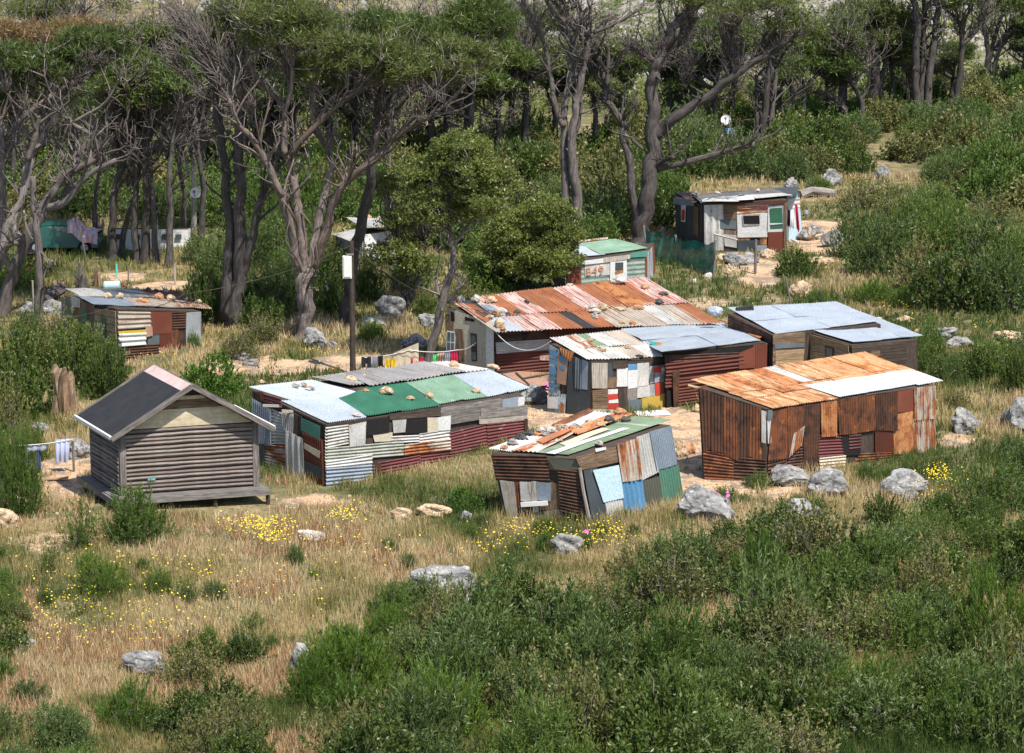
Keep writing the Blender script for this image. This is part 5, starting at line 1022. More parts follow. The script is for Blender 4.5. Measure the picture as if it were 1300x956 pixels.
# leaning, cut-back trees at the left edge
tree('grey leaning pine with sawn-off limbs at the left edge of the photo', (2, 402), [
    (a5, [(8, 596), (48, 430), (110, 285), (180, 130), (232, 30), (300, -60), (400, -115), (475, -160)], 9, 4.5, 0), (a5, [(60, 400), (20, 300), (60, 250), (75, 255)], 4.5, 3.2, -1), (a5, [(120, 270), (60, 160), (110, 20), (150, -140), (180, -320)], 5, 3, 1), (a5, [(200, 90), (300, 60), (400, -60), (540, -135)], 5, 3, -1), (a5, [(180, 130), (290, 40), (360, -140), (435, -255)], 5, 3.2, 1.2),
    (a5, [(0, 300), (35, 150), (100, 50), (130, -120), (200, -240), (260, -380), (310, -460), (372, -530)], 5.5, 2.2, 1.5), (t1, [(430, 630), (330, 570), (240, 490), (215, 430)], 3, 1.2, 0), (t1, [(130, 750), (160, 640), (180, 540)], 4, 3.2, 0), (t1, [(340, 570), (480, 490), (540, 400), (550, 370)], 2.2, 1, -.5)],
    [(75, 88, 55, 28, 54, 1), (30, 100, 32, 24, 34, 1), (120, 62, 45, 26, 34, 1), (15, 75, 30, 22, 22, 0)], [(t1, 310, 450, 450, 250, 60, .7), (t1, 260, 470, 200, 300, 60, .7)], bark='bark_grey', leaf='pine_dark')
tree('pale bare trunk beside the far left shack, cut off at the top', (48, 409), [(a5, [(175, 625), (185, 480), (186, 250), (160, 110), (150, -60)], 6, 4, 0), (a5, [(195, 430), (215, 380), (240, 315)], 1.6, .8, 0), (a5, [(186, 260), (130, 200), (110, 100)], 3, 1.5, 0)], [], bark='bark_grey', fans=.3, fl=.5, name='dead_tree', group='dead trees')
tree('crooked pine trunk in the bottom corner of the left edge trees, partly out of frame', (-14, 385), [(px, [(-14, 385), (0, 320), (5, 240), (2, 180), (0, 148)], 7, 4, 0), (t1, [(20, 750), (60, 680), (100, 655)], 3.5, 3, 0), (t1, [(-60, 800), (60, 600), (190, 480), (320, 400)], 4, 2, 1)], [(40, 55, 60, 24, 40, 3), (100, 42, 50, 18, 26, 3), (0, 50, 40, 20, 24, 2)], bark='bark_warm', leaf='pine_brown')
tree('tall pale dead trunk carrying the satellite dish', (246, 292), [(t1, [(905, 1070), (905, 900), (900, 700), (885, 500), (878, 375)], 3.8, 2.4, 0), (t1, [(880, 830), (865, 740), (840, 620), (800, 520), (750, 505)], 2.4, 1.2, 0), (t1, [(890, 560), (860, 400), (820, 350)], 1.6, .8, 0), (t1, [(800, 520), (720, 400), (705, 330)], 1.6, .7, 0)], [], bark='bark_pale', fans=.8, fl=.5, name='dead_tree', group='dead trees')
# dark trunks at the back left
def P5(*l): return [a5(*p) for p in l]
bgt = [((145, 329), P5((530, 325), (525, 150), (545, 0), (575, -130), (600, -250)), 6), ((152, 326), P5((555, 315), (590, 150), (640, 0), (600, -200)), 4.5), ((176, 333), P5((640, 345), (628, 150), (640, 0), (650, -160), (620, -320)), 5), ((184, 334), P5((672, 345), (685, 100), (690, 0), (680, -200), (720, -330)), 6),
       ((199, 335), P5((732, 350), (722, 180), (712, 0), (690, -180), (600, -290), (520, -410)), 4.5), ((215, 339), P5((788, 362), (795, 100), (795, 0), (800, -200), (830, -380)), 5), ((120, 300), [(120, 300), (121, 250), (128, 200), (118, 150)], 3.5), ((232, 300), [(232, 300), (234, 250), (228, 200), (236, 150)], 4), ((255, 305), [(255, 305), (258, 240), (252, 180), (260, 120)], 4.5)]
for i, (bs, pts, r) in enumerate(bgt):
    x, y = pts[-1]
    tree(None, bs, [(px, pts, r, r * .5, random.uniform(-1, 1)), (px, [pts[-2], (x - 22, y - 15)], r * .5, 1, 1), (px, [pts[-2], (x + 20, y - 25)], r * .5, 1, -1)], [(x, y - 22, 34, 16, 13, 0), (x + random.uniform(-15, 15), y - 48, 40, 18, 16, 1)], [(px, x, y + 25, x + random.uniform(-20, 20), y - 30, 80, 1.1), (px, x, y + 60, x + random.uniform(-30, 30), y + 20, 50, 1.2)], bark='bark_dark', leaf='pine_dark', group='dark pines at the back left', cs=1.2, look='slender dark pine', tufts=22, per=7, nW=.04)
# pines at the back right
for lb, bs, limbs, cl, tw, lf in (
    ('pine with grouped straight trunks just right of the blue panel', (968, 196), [(t4, [(70, 720), (78, 500), (100, 320), (90, 250)], 5.5, 3, 0), (t4, [(95, 690), (120, 450), (135, 300)], 4, 2.5, .6), (t4, [(45, 650), (40, 450), (35, 350)], 3.5, 2, 1)], [(960, 55, 40, 16, 12, 1), (1010, 45, 40, 18, 16, 1)], [(t4, 100, 330, 160, 180, 60, .8)], 'pine'),
    ('slim pine between the blue panel pine and the big umbrella pine', (1005, 170), [(t4, [(200, 620), (205, 480), (200, 400), (180, 330)], 3.4, 2, 0), (t4, [(250, 610), (262, 450), (255, 370)], 3.4, 2, .5)], [(1012, 75, 36, 20, 22, 0), (1035, 62, 30, 16, 14, 0)], [(t4, 200, 420, 230, 300, 40, .9)], 'pine_dark'),
    ('umbrella pine with thick dark trunk and full crown at back right', (1108, 154), [(t4, [(578, 568), (590, 400), (600, 250), (612, 150)], 7.5, 4, 0), (t4, [(620, 540), (622, 380), (650, 260)], 4.5, 2.5, .8), (t4, [(590, 350), (500, 310), (430, 260)], 3, 1.4, 0), (t4, [(605, 200), (570, 150), (500, 110)], 3, 1.4, 0), (t4, [(620, 250), (690, 200), (730, 150)], 3, 1.4, 0)],
        [(1105, 22, 52, 20, 60, 0), (1075, 60, 34, 16, 26, 0), (1135, 60, 34, 14, 22, 1), (1058, 72, 26, 12, 12, 0), (1110, 45, 50, 14, 24, 0)], [(t4, 600, 260, 640, 150, 40, 1)], 'pine'),
    ('bent dark pine left of the umbrella pine', (1094, 171), [(t4, [(530, 628), (528, 480), (480, 380), (440, 330)], 4.2, 1.8, 0), (t4, [(525, 470), (560, 400), (560, 340)], 2.5, 1.2, 0), (t4, [(470, 600), (440, 500), (350, 440), (300, 430)], 3, 1.5, 0)], [(1070, 82, 30, 12, 14, 0)], [(t4, 480, 520, 340, 420, 60, .8)], 'pine_dark'),
    ('cluster of three tall straight trunks rising out of frame at back right', (1168, 156), [(t4, [(775, 572), (778, 300), (792, 100), (760, -20)], 5.5, 4, 0), (t4, [(832, 572), (848, 350), (875, 150), (900, -20)], 5.5, 3.5, .5), (t4, [(802, 572), (815, 300), (820, -20)], 4.2, 3.2, 1), (t4, [(870, 170), (900, 140), (925, 125)], 2.6, 1.4, 0)], [(1185, -25, 50, 16, 20, 0)], [(t4, 830, 60, 900, -40, 30, .9)], 'pine'),
    ('pine with bare fan of branches near the right edge', (1213, 154), [(t4, [(965, 568), (985, 350), (1000, 200), (980, 100), (925, 50)], 4.8, 1.6, 0), (t4, [(1000, 210), (1060, 150), (1110, 70), (1130, 0)], 3.2, 1.5, 0), (t4, [(995, 200), (1010, 100), (1050, 20)], 2.8, 1.4, .5)], [(1240, -12, 40, 12, 16, 0), (1200, 5, 20, 10, 5, 0)], [(t4, 1000, 200, 960, 10, 90, .8), (t4, 1020, 180, 1120, 20, 80, .7)], 'pine'),
    ('rightmost pine, dark and forked low, by the right edge', (1253, 118), [(t4, [(1112, 432), (1118, 250), (1105, 150), (1080, 80)], 4.2, 2, 0), (t4, [(1125, 400), (1180, 220), (1287, 95)], 3.5, 2, -.5), (t4, [(1115, 320), (1160, 140), (1190, 60)], 3.2, 1.8, .5), (t4, [(1150, 240), (1230, 120), (1330, 60)], 2.8, 1.5, 0)], [(1285, 8, 38, 16, 26, 0), (1245, 2, 24, 10, 8, 0)], [(t4, 1120, 220, 1150, 40, 60, .8), (t4, 1180, 220, 1290, 60, 40, .6)], 'pine_dark')):
    tree(lb, bs, limbs, cl, tw, bark='bark_dark', leaf=lf, group='pines at the back right', cs=1.35, tufts=24, per=7, nW=.042)
# generic pines further back, copied
def proto_pine(x, y, leaf, seed, h=300, sp=70):
    random.seed(seed); L = [(px, [(x, y), (x + random.uniform(-6, 6), y - h * .35), (x + random.uniform(-14, 14), y - h * .62), (x + random.uniform(-20, 20), y - h * .8)], 5.5, 2.5, 0)]
    for i in range(6):
        t = random.uniform(.4, .75); s_ = random.choice((-1, 1)); e = random.uniform(.4, 1) * sp; L.append((px, [(x, y - h * t), (x + s_ * e * .5, y - h * (t + .08)), (x + s_ * e, y - h * (t + .22))], 3, 1, random.uniform(-2.5, 2.5)))
    C = [(x + random.uniform(-.5, .5) * sp, y - h * random.uniform(.78, .98), sp * .42, h * .05, 14, random.uniform(-1.5, 1.5)) for _ in range(6)] + [(x + random.uniform(-.7, .7) * sp, y - h * random.uniform(.55, .75), sp * .35, h * .04, 6, random.uniform(-2, 2)) for _ in range(4)]
    return tree(None, (x, y), L, C, [(px, x, y - h * .55, x + random.uniform(-30, 30), y - h * .9, 70, 1.1), (px, x, y - h * .35, x + 40, y - h * .6, 60, 1.2), (px, x, y - h * .3, x - 40, y - h * .6, 60, 1.2)], bark='bark_dark', leaf=leaf, group='pines of the wood behind the clearing', cs=1.4, tufts=18, per=7, nW=.045, look='background pine', fans=2.6, fl=1.5)
def copy_tree(r, base, sc_, rz):
    B = G(base); c = r.copy(); COL.objects.link(c); c.location = B; c.scale = (sc_,) * 3; c.rotation_euler = (0, 0, rz); c['group'] = r['group']; c['label'] = 'x'
    for ch in r.children:
        k = ch.copy(); COL.objects.link(k); k.parent = c
    AUTO.append((c, 'background pine', tuple(B))); TREES.append((B.x, B.y)); return c
PR = [proto_pine(600, 232, 'pine_dark', 3, 190, 60), proto_pine(420, 236, 'pine', 4, 220, 66), proto_pine(905, 186, 'pine_dark', 5, 150, 52)]
random.seed(21)
for i, (x, y, h) in enumerate([(60, 232, 1), (98, 250, .9), (135, 225, 1), (172, 240, 1), (210, 228, 1.1), (262, 240, 1), (305, 232, 1.05), (340, 226, .95), (372, 240, 1), (455, 228, 1.05), (500, 240, 1), (548, 224, 1.0), (640, 222, 1.05), (672, 210, .95), (560, 205, 1),
        (700, 196, .8), (762, 200, .8), (790, 190, .75), (850, 186, .85), (930, 176, .8), (880, 170, .75), (1040, 165, .7), (1072, 150, .6), (1150, 140, .55), (20, 220, 1), (10, 250, .9), (990, 180, .8), (1060, 168, .85), (1130, 148, .75), (1200, 140, .65), (1292, 120, .65), (650, 190, 1), (480, 200, 1.0), (400, 205, 1.0), (320, 200, 1.0), (240, 200, 1.0), (150, 200, 1.0), (70, 195, 1.0), (-10, 200, 1.0), (590, 185, .95)]):
    copy_tree(PR[i % 3], (x + random.uniform(-8, 8), y), h * random.uniform(.85, 1.05), random.uniform(0, 6.28))

# ================================================================ bushes named one by one
random.seed(5)
gN = 'bushes around the shacks'
for (x, y, w_, h_, sp) in [(263, 508, 80, 60, 'round'), (592, 652, 46, 32, 'round'), (127, 760, 78, 48, 'needle'), (168, 692, 84, 74, 'willow'), (102, 700, 50, 62, 'airy'), (1012, 353, 56, 40, 'dark'), (243, 442, 24, 24, 'needle'), (300, 458, 56, 40, 'olive'), (471, 434, 42, 30, 'needle'),
        (258, 412, 52, 84, 'dark'), (262, 392, 44, 66, 'dark'), (330, 440, 60, 46, 'olive'), (22, 660, 60, 120, 'willow'), (-8, 640, 60, 110, 'willow'), (18, 600, 40, 60, 'blue'), (40, 588, 46, 54, 'willow'),
        (22, 535, 80, 96, 'dark'), (95, 496, 84, 96, 'dark'), (134, 508, 60, 90, 'dark'), (20, 490, 90, 84, 'dark'), (70, 470, 90, 80, 'olive'), (0, 560, 70, 90, 'olive'), (118, 482, 70, 74, 'blue'), (30, 450, 60, 60, 'blue'),
        (330, 418, 60, 44, 'willow'), (350, 392, 60, 66, 'blue'), (345, 330, 60, 62, 'blue'), (335, 290, 70, 60, 'willow'), (425, 400, 50, 54, 'dark'), (462, 385, 46, 58, 'dark'), (470, 360, 50, 50, 'olive'), (520, 372, 60, 54, 'blue'),
        (420, 335, 44, 44, 'olive'), (395, 320, 50, 60, 'blue'), (540, 402, 40, 30, 'dark'), (590, 395, 50, 40, 'olive'),
        (1095, 330, 70, 70, 'blue'), (1125, 352, 90, 84, 'blue'), (1100, 268, 66, 44, 'olive'), (1090, 222, 50, 44, 'dark'), (1165, 318, 80, 74, 'willow'), (1172, 372, 90, 80, 'olive'), (1222, 398, 120, 96, 'dark'), (1215, 330, 90, 74, 'willow'), (1275, 400, 100, 90, 'blue'), (1262, 342, 90, 84, 'blue'),
        (1300, 372, 70, 90, 'willow'), (1305, 320, 60, 60, 'olive'), (1262, 290, 80, 50, 'olive'), (1190, 280, 80, 50, 'willow'), (1140, 286, 70, 50, 'olive'), (1250, 240, 70, 66, 'willow'), (1232, 205, 70, 66, 'blue'), (1290, 240, 60, 60, 'olive'), 
        (1110, 388, 60, 36, 'needle'), (1150, 392, 50, 30, 'needle'), (1040, 385, 30, 18, 'willow'), (1172, 480, 60, 66, 'willow'), (1200, 492, 50, 46, 'blue'), (1235, 485, 60, 50, 'dark'), (1270, 482, 70, 54, 'willow'), (1300, 478, 60, 56, 'blue'), (1182, 440, 34, 44, 'airy'), (1215, 520, 40, 30, 'olive'),
        (1290, 500, 40, 70, 'dark'), (1040, 242, 40, 18, 'needle'), (1005, 232, 66, 48, 'blue'), ]:
    q = bush((x, y), w_, h_, sp, gN); PLACED.append((q.location.x, q.location.y, w_ / ppm(q.location) / 2))
for cx_, cy_, r_ in ((515, 700, 1.0), (670, 745, 1.2), (1050, 745, 1.4), (130, 850, 1.5), (520, 760, .9), (690, 800, .9), (1050, 800, 1.1), (130, 920, 1.2)): P_ = G(c6(cx_, cy_)); PLACED.append((P_.x, P_.y, r_))
# thicket filling the lower right of the photo
thick = [(690, 700), (760, 672), (860, 655), (930, 625), (960, 600), (1040, 640), (1150, 622), (1210, 560), (1280, 540), (1420, 560), (1500, 1015), (330, 1015), (360, 880), (395, 850), (500, 800), (545, 770), (610, 760)]
front_clear = [(905, 690), (1010, 640)]
scatter([(960, 680), (1150, 662), (1215, 605), (1290, 580), (1400, 590), (1500, 760), (700, 775), (790, 722), (880, 700)], 52, (1.0, 2.0), (.5, .85), ['willow', 'blue', 'dark', 'olive', 'dark', 'airy', 'blue'], 'bushes of the lower right thicket', .42)
scatter([(760, 745), (1400, 700), (1500, 1015), (370, 1015), (400, 880), (540, 815), (640, 785)], 66, (1.6, 2.9), (.55, .95), ['willow', 'blue', 'blue', 'olive', 'dark', 'dark', 'dark', 'needle', 'blue'], 'bushes of the lower right thicket', .40)
scatter([(375, 850), (480, 790), (540, 760), (560, 900), (380, 900)], 8, (1.0, 1.7), (.6, .95), ['willow', 'needle', 'needle', 'blue'], 'bushes of the lower right thicket', .45)
scatter([(220, 850), (330, 830), (350, 1000), (210, 1000)], 9, (1.1, 1.7), (.7, .9), ['dark', 'olive'], 'bushes along the bottom left', .5)
scatter([(-60, 850), (150, 850), (220, 1000), (-60, 1030)], 10, (1.0, 1.6), (.5, .8), ['blue', 'needle', 'willow'], 'bushes along the bottom left', .5)
scatter([(-40, 700), (25, 690), (30, 850), (-40, 850)], 9, (.8, 1.5), (.6, .9), ['dark', 'willow', 'olive'], 'bushes along the bottom left', .5)
scatter([(25, 720), (330, 690), (520, 700), (400, 840), (60, 840)], 11, (.4, .8), (.6, 1.1), ['airy', 'willow', 'needle', 'blue'], 'small bushes in the dry grass', .9)
scatter([(340, 660), (620, 670), (650, 740), (520, 760), (340, 720)], 6, (.4, .7), (.6, 1.1), ['airy', 'willow', 'blue'], 'small bushes in the dry grass', .9)
scatter([(600, 668), (880, 660), (870, 690), (700, 720), (600, 690)], 8, (.4, .8), (.5, .9), ['airy', 'willow', 'blue'], 'small bushes in the dry grass', .8)
scatter([(880, 620), (1180, 590), (1200, 640), (900, 670)], 9, (.6, 1.0), (.5, .9), ['airy', 'blue', 'willow', 'olive'], 'bushes in front of the rusty shack', .7)
scatter([(1000, 700), (1400, 660), (1450, 960), (900, 960), (880, 760)], 22, (1.4, 2.7), (.55, .95), ['willow', 'dark', 'blue', 'olive', 'dark'], 'bushes of the lower right thicket', .30)
scatter([(600, 790), (1000, 800), (1000, 960), (480, 960), (480, 860)], 9, (1.4, 2.6), (.55, .95), ['willow', 'dark', 'olive', 'dark'], 'bushes of the lower right thicket', .30)
# shrubs between the shacks and the wood
scatter([(430, 200), (1060, 185), (1060, 225), (860, 235), (800, 300), (560, 330), (420, 290)], 92, (2.4, 4.2), (.5, .85), ['farolive', 'fargreen', 'fardark', 'farolive', 'farblue'], 'shrubs below the wood', .40)
scatter([(600, 330), (715, 300), (850, 250), (850, 300), (790, 315), (730, 322), (620, 375)], 20, (1.6, 2.8), (.55, .85), ['fargreen', 'fardark', 'farblue'], 'shrubs below the wood', .45)
scatter([(990, 190), (1290, 140), (1340, 220), (1340, 300), (1200, 240), (1060, 205)], 40, (2.0, 3.8), (.45, .75), ['farolive', 'fargreen', 'farblue', 'farolive'], 'shrubs on the slope at right', .45)
scatter([(40, 235), (430, 225), (430, 285), (250, 290), (60, 282)], 30, (2.6, 4.6), (.5, .85), ['fargreen', 'fargreen', 'farolive', 'farblue'], 'shrubs behind the dark trunks', .42)
scatter([(250, 300), (430, 300), (430, 420), (320, 430), (250, 330)], 12, (1.5, 2.6), (.6, .9), ['farblue', 'dark', 'willow'], 'shrubs around the twisting pine', .5)
scatter([(860, 150), (1320, 108), (1320, 150), (1080, 178), (860, 190)], 40, (2.6, 4.6), (.4, .7), ['farolive', 'fargreen', 'fardark'], 'shrubs among the right-hand pines', .42)
scatter([(0, 250), (-60, 400), (60, 400), (60, 290)], 6, (1.5, 2.6), (.5, .8), ['fargreen', 'farolive'], 'shrubs behind the dark trunks', .6)
random.seed(99)
# ================================================================ rocks
for (cv, x, y, w_, h_, mt, lk) in [(c6, 515, 712, 180, 78, 'rock', 'pale grey boulder'), (c6, 670, 758, 190, 105, 'rock', 'pale grey boulder'), (c6, 1050, 760, 225, 100, 'rock', 'broad grey boulder'), (c6, 130, 870, 250, 120, 'rock', 'broad grey boulder'), (c6, 580, 860, 160, 75, 'rock', 'grey boulder'),
    (px, 1228, 550, 34, 28, 'rock', 'whitish boulder'), (px, 1292, 548, 44, 36, 'rock', 'whitish boulder'), (r2, 880, 500, 300, 120, 'rock', 'large craggy grey boulder'), (r2, 990, 620, 260, 120, 'rock', 'low dark grey boulder'), (r2, 190, 860, 100, 140, 'rock', 'grey boulder'),
    (r2, 668, 148, 95, 55, 'rock_tan', 'rounded tan boulder'), (r2, 822, 138, 150, 56, 'rock_tan', 'flat-bottomed cream boulder'), (r2, 255, 248, 140, 40, 'rock_white', 'low white rock'), (r2, 958, 150, 70, 40, 'rock', 'small grey rock'),
    (r1, 80, 752, 150, 54, 'rock', 'low grey rock'), (r1, 685, 865, 200, 92, 'rock', 'pale wedge-shaped boulder'), (r1, 1150, 775, 95, 85, 'rock', 'white-grey rock'), (r3, 265, 310, 140, 90, 'rock', 'grey rock'), (px, -2, 672, 40, 26, 'rock_tan', 'tan rock'), (px, 14, 670, 26, 20, 'rock_tan', 'tan rock'),
    (a6, 290, 748, 112, 88, 'rock', 'pointed grey boulder'), (a6, 562, 655, 115, 55, 'rock', 'low grey boulder'), (a6, 655, 602, 130, 98, 'rock', 'big grey boulder'), (a6, 825, 650, 85, 65, 'rock', 'grey boulder'), (a6, 762, 745, 115, 62, 'rock', 'pale grey boulder'), (a6, 380, 750, 50, 38, 'rock', 'small white rock'), (a6, 345, 498, 40, 46, 'rock_white', 'small white rock'),
    (c3, 190, 415, 92, 52, 'rock', 'grey boulder'), (c3, 380, 522, 110, 78, 'rock', 'pale boulder'), (c3, 90, 750, 80, 44, 'rock_tan', 'tan rock'), (b2, 200, 150, 80, 46, 'rock', 'grey rock'), (b2, 296, 150, 48, 36, 'rock', 'small grey rock'), (b2, 392, 135, 100, 70, 'rock', 'dark grey rock'), (b2, 630, 100, 60, 56, 'rock', 'grey rock'),
    (b2, 250, 650, 100, 62, 'rock_tan', 'stump-like tan rock'), (b2, 975, 895, 150, 44, 'rock', 'low grey rock'), (b2, 1230, 860, 130, 44, 'rock_tan', 'long tan rock'), (b2, 310, 385, 90, 50, 'rock_tan', 'tan boulder'), (b2, 400, 420, 110, 70, 'rock', 'grey boulder'), (b2, 275, 275, 40, 26, 'rock', 'small white rock'),
    (f5, 450, 660, 90, 56, 'rock_tan', 'tan rock'), (f5, 560, 690, 190, 80, 'rock', 'broad grey rock'), (f5, 660, 680, 150, 70, 'rock', 'grey rock'), (f5, 500, 760, 60, 44, 'rock_tan', 'tan rock'), (f5, 350, 790, 60, 44, 'rock_white', 'pale rock'), (f5, 800, 640, 110, 60, 'rock_tan', 'tan rock'), (f5, 770, 610, 60, 30, 'rock_white', 'pale rock'), (f5, 240, 830, 50, 40, 'rock_white', 'pale rock'), (f5, 10, 440, 40, 36, 'rock_white', 'pale rock'), (f5, 1000, 540, 90, 40, 'rock_white', 'pale rock'), (f5, 1130, 500, 180, 100, 'rock', 'large grey boulder'), (f5, 1200, 690, 200, 50, 'rock_tan', 'flat tan rock'),
    (c5, 285, 345, 130, 86, 'rock', 'grey boulder'), (c5, 1010, 580, 70, 50, 'rock_orange', 'rust-coloured rock'), (c5, 975, 590, 60, 36, 'rock_tan', 'tan rock'), (c5, 1046, 380, 50, 34, 'rock_tan', 'tan rock'), (a5, 985, 625, 60, 34, 'rock', 'small grey rock'), (a5, 1130, 800, 70, 34, 'rock', 'low grey rock'), (c4, 402, 192, 50, 22, 'rock_orange', 'orange stone'),
    (a5, 240, 590, 120, 60, 'rock', 'low rock'), (a5, 130, 580, 80, 50, 'rock', 'low rock'), (px, 820, 288, 16, 12, 'rock_white', 'pale rock'), (r4, 1110, 110, 40, 60, 'rock', 'narrow grey rock'), (r4, 760, 60, 90, 50, 'rock', 'grey rock'), (px, 1195, 430, 46, 12, 'rock', 'low grey rock'), (px, 1150, 410, 24, 8, 'rock_tan', 'small tan rock'), (px, 320, 465, 20, 8, 'rock', 'small rock')]:
    P = G(cv(x, y)); s = ppm(P); k = {r1: 3.677}.get(cv, None); q0 = cv(0, 0); q1 = cv(1, 0); k = q1[0] - q0[0]
    W2 = w_ * k / s / 2; H2 = h_ * k / s; big = W2 > .5
    rock((P.x, P.y + W2 * .5, P.z), W2 * 1.12, W2 * .85, H2 * .72, mt, lk, 'rock', 'rocks in the grass', sink=.36, name='boulder' if big else 'rock', rz=random.uniform(-.5, .5))
random.seed(77)
# ================================================================ stumps, posts, logs
def stump(lb, base, w_, h_, bark, name='tree_stump', prongs=4, cat='stump', group=None, lean=0):
    P = G(base); s = ppm(P); rt_ = MB(); r = w_ / s / 2
    for i in range(prongs):
        a = i / prongs * 6.28 + random.uniform(-.4, .4); o_ = Vector((math.cos(a), math.sin(a), 0)) * r * .5; hh = h_ / s * random.uniform(.7, 1.05)
        rt_.tube([tuple(P + o_ * 1.3 - Vector((0, 0, .15))), tuple(P + o_ + Vector((lean * .4, 0, hh * .4))), tuple(P + o_ * 1.2 + Vector((lean + random.uniform(-.1, .1), 0, hh * .85))), tuple(P + o_ * 1.5 + Vector((lean, 0, hh)))], [r * .75, r * .62, r * .42, r * .15], 7, .5, rnd=random.random())
    o = rt_.obj(name, M[bark], origin=tuple(P)); tag(o, lb, cat, group); return o
stump('tall split brown stump with pale jagged top behind the timber hut', (83, 525), 28, 62, 'bark_brown', prongs=5)
stump('rusty brown stump left of the far left shack roof', a5(280, 500), 16, 22, 'bark_brown', prongs=4, group='stumps near the far left shack'); stump('dark ragged stump at the foot of the pale dead trunk stub', a5(385, 470), 16, 20, 'bark_dark', prongs=4, group='stumps near the far left shack')
stump('pale upright dead trunk stub behind the far left shack', a5(372, 450), 8, 40, 'bark_grey', 'dead_tree', 2, group='stumps near the far left shack'); stump('brown knobbly stump overgrown at its foot behind the far left shack', a5(455, 455), 9, 28, 'bark_brown', prongs=3, group='stumps near the far left shack')
stump('short reddish stump just behind the far left shack roof', a5(585, 475), 10, 11, 'bark_brown', prongs=4, group='stumps near the far left shack'); stump('tall forked grey dead trunk behind the dark car', n1(690, 430), 8, 26, 'bark_grey', 'dead_tree', 3, cat='dead tree')
stump('small splintered orange stump in the dry grass at lower left', r1(890, 492), 11, 12, 'bark_brown', prongs=3); stump('sawn branch stub poking from bushes behind the leafy tree', t2(1160, 700), 7, 22, 'bark_grey', 'dead_tree', 2, cat='dead tree')
stump('pale curled root stub leaning at the green hut corner, by the twin trunk', b1(385, 395), 5, 20, 'bark_grey', 'dead_tree', 1, cat='dead tree')
P = G(b2(240, 190)); Q = G(b2(410, 182)); mb = MB(); mb.tube([tuple(P + Vector((0, 0, .15))), tuple((P * 2 + Q) / 3 + Vector((0, .2, .32))), tuple((P + Q * 2) / 3 + Vector((0, .1, .26))), tuple(Q + Vector((0, 0, .2)))], [.28, .22, .2, .16], 7, .3); tag(mb.obj('driftwood_log', M['bark_pale'], origin=tuple(P)), 'bleached fallen log on the grass right of the far white-fronted shack', 'log')
P = G(a5(195, 545)); Q = G(a5(290, 510)); mb = MB(); mb.tube([tuple(P + Vector((0, 0, .2))), tuple(Q + Vector((0, 0, .4)))], [.3, .25], 7, .4); tag(mb.obj('fallen_log', M['bark_dark'], origin=tuple(P)), 'dark fallen log lying left of the far left shack', 'log')
def post(lb, base, h_, r=2.0, mat='wood_grey', lean=0.0, group='fence posts', name='fence_post', cat='post'):
    P = G(base); s = ppm(P); mb = MB(); mb.tube([tuple(P - Vector((0, 0, .2))), tuple(P + Vector((lean * .5, 0, h_ / s * .5))), tuple(P + Vector((lean, 0, h_ / s)))], [r / s, r / s * .95, r / s * .85], 6, .25); return tag(mb.obj(name, M[mat], origin=tuple(P)), lb, cat, group)
post('thin leaning grey post in the grass behind the timber shack', b2(204, 700), 40, 1.4, lean=-.3); post('thick weathered post in front of the far white-fronted shack', f5(702, 755), 44, 1.9); post('thin dead stick standing below the far shack path', f5(492, 930), 30, 1, 'bark_dark')
post('short stub right of the leaning post behind the timber shack', b2(335, 680), 16, 1.2, 'bark_dark'); post('bright blue post on the grass behind the far left shack', a5(545, 408), 16, 1.5, 'turq'); post('tan pole standing in front of the dark green car', n1(492, 535), 42, 1.1, 'wood_tan')
post('grey post right of the blue post, by the sand', a5(600, 430), 20, 1.1); post('grey post at the right end of the sand strip', a5(818, 450), 28, 1.3, 'wood_pale'); post('crooked grey post right of the dark green car', n1(600, 620), 48, 1.1, 'bark_grey', lean=-.3)
post('thin iron post left of the twisting pine', a6(125, 620), 42, .9, 'wood_dark'); post('pale plank post left of the bare trunk', a5(158, 600), 48, 1.2, 'wood_pale'); post('brown pole rising through shrubs right of the dark leaning pine', (496, 366), 190, 2.2, 'bark_warm', name='pole', cat='pole', group='poles')
post('slim branch post beside the car, highest of them', n1(540, 540), 44, .8, 'bark_grey', lean=-.1)
# pole with meter box and wires
P = G((448, 476)); s = ppm(P); U = root('utility_pole', tuple(P), 'dark wooden pole carrying a white meter box behind the green-patched shack', 'utility pole')
ht = 172 / s; mb = MB(); mb.tube([tuple(P - Vector((0, 0, .3))), tuple(P + Vector((0, 0, ht)))], [.115, .09], 10, .03); mb.obj('pole', M['wood_dark'], U)
Bx = atY((441, 339), P.y - .1); mb = MB(); mb.box(tuple(Bx), (.16, 0, 0), (0, .12, 0), (0, 0, .40)); mb.box(tuple(Bx + Vector((0, -.135, 0))), (.12, 0, 0), (0, .012, 0), (0, 0, .34)); mb.obj('meter_box', M['white_trim'], U)
mb = MB(); mb.box(tuple(Bx + Vector((.1, 0, .46))), (.13, 0, 0), (0, .03, 0), (0, 0, .03)); mb.obj('bracket', M['wood_grey'], U)
topP = P + Vector((0, 0, ht - .15))
def wire(lb, pts, sag=.5, r=.014, mat='wood_dark', cat='wire', name='wire', group='wires'):
    mb = MB()
    for a, b_ in zip(pts[:-1], pts[1:]):
        a = Vector(a); b_ = Vector(b_); Q = [tuple(a.lerp(b_, t) - Vector((0, 0, sag * 4 * t * (1 - t)))) for t in np.linspace(0, 1, 16)]; mb.tube(Q, r, 4)
    return tag(mb.obj(name, M[mat], origin=tuple(pts[0])), lb, cat, group)
wire('thin power wire running left from the meter-box pole over the far left shack', [topP, atY(a5(860, 490), 84), atY(a5(540, 545), 83), atY((-20, 405), 82)], .25, .011)
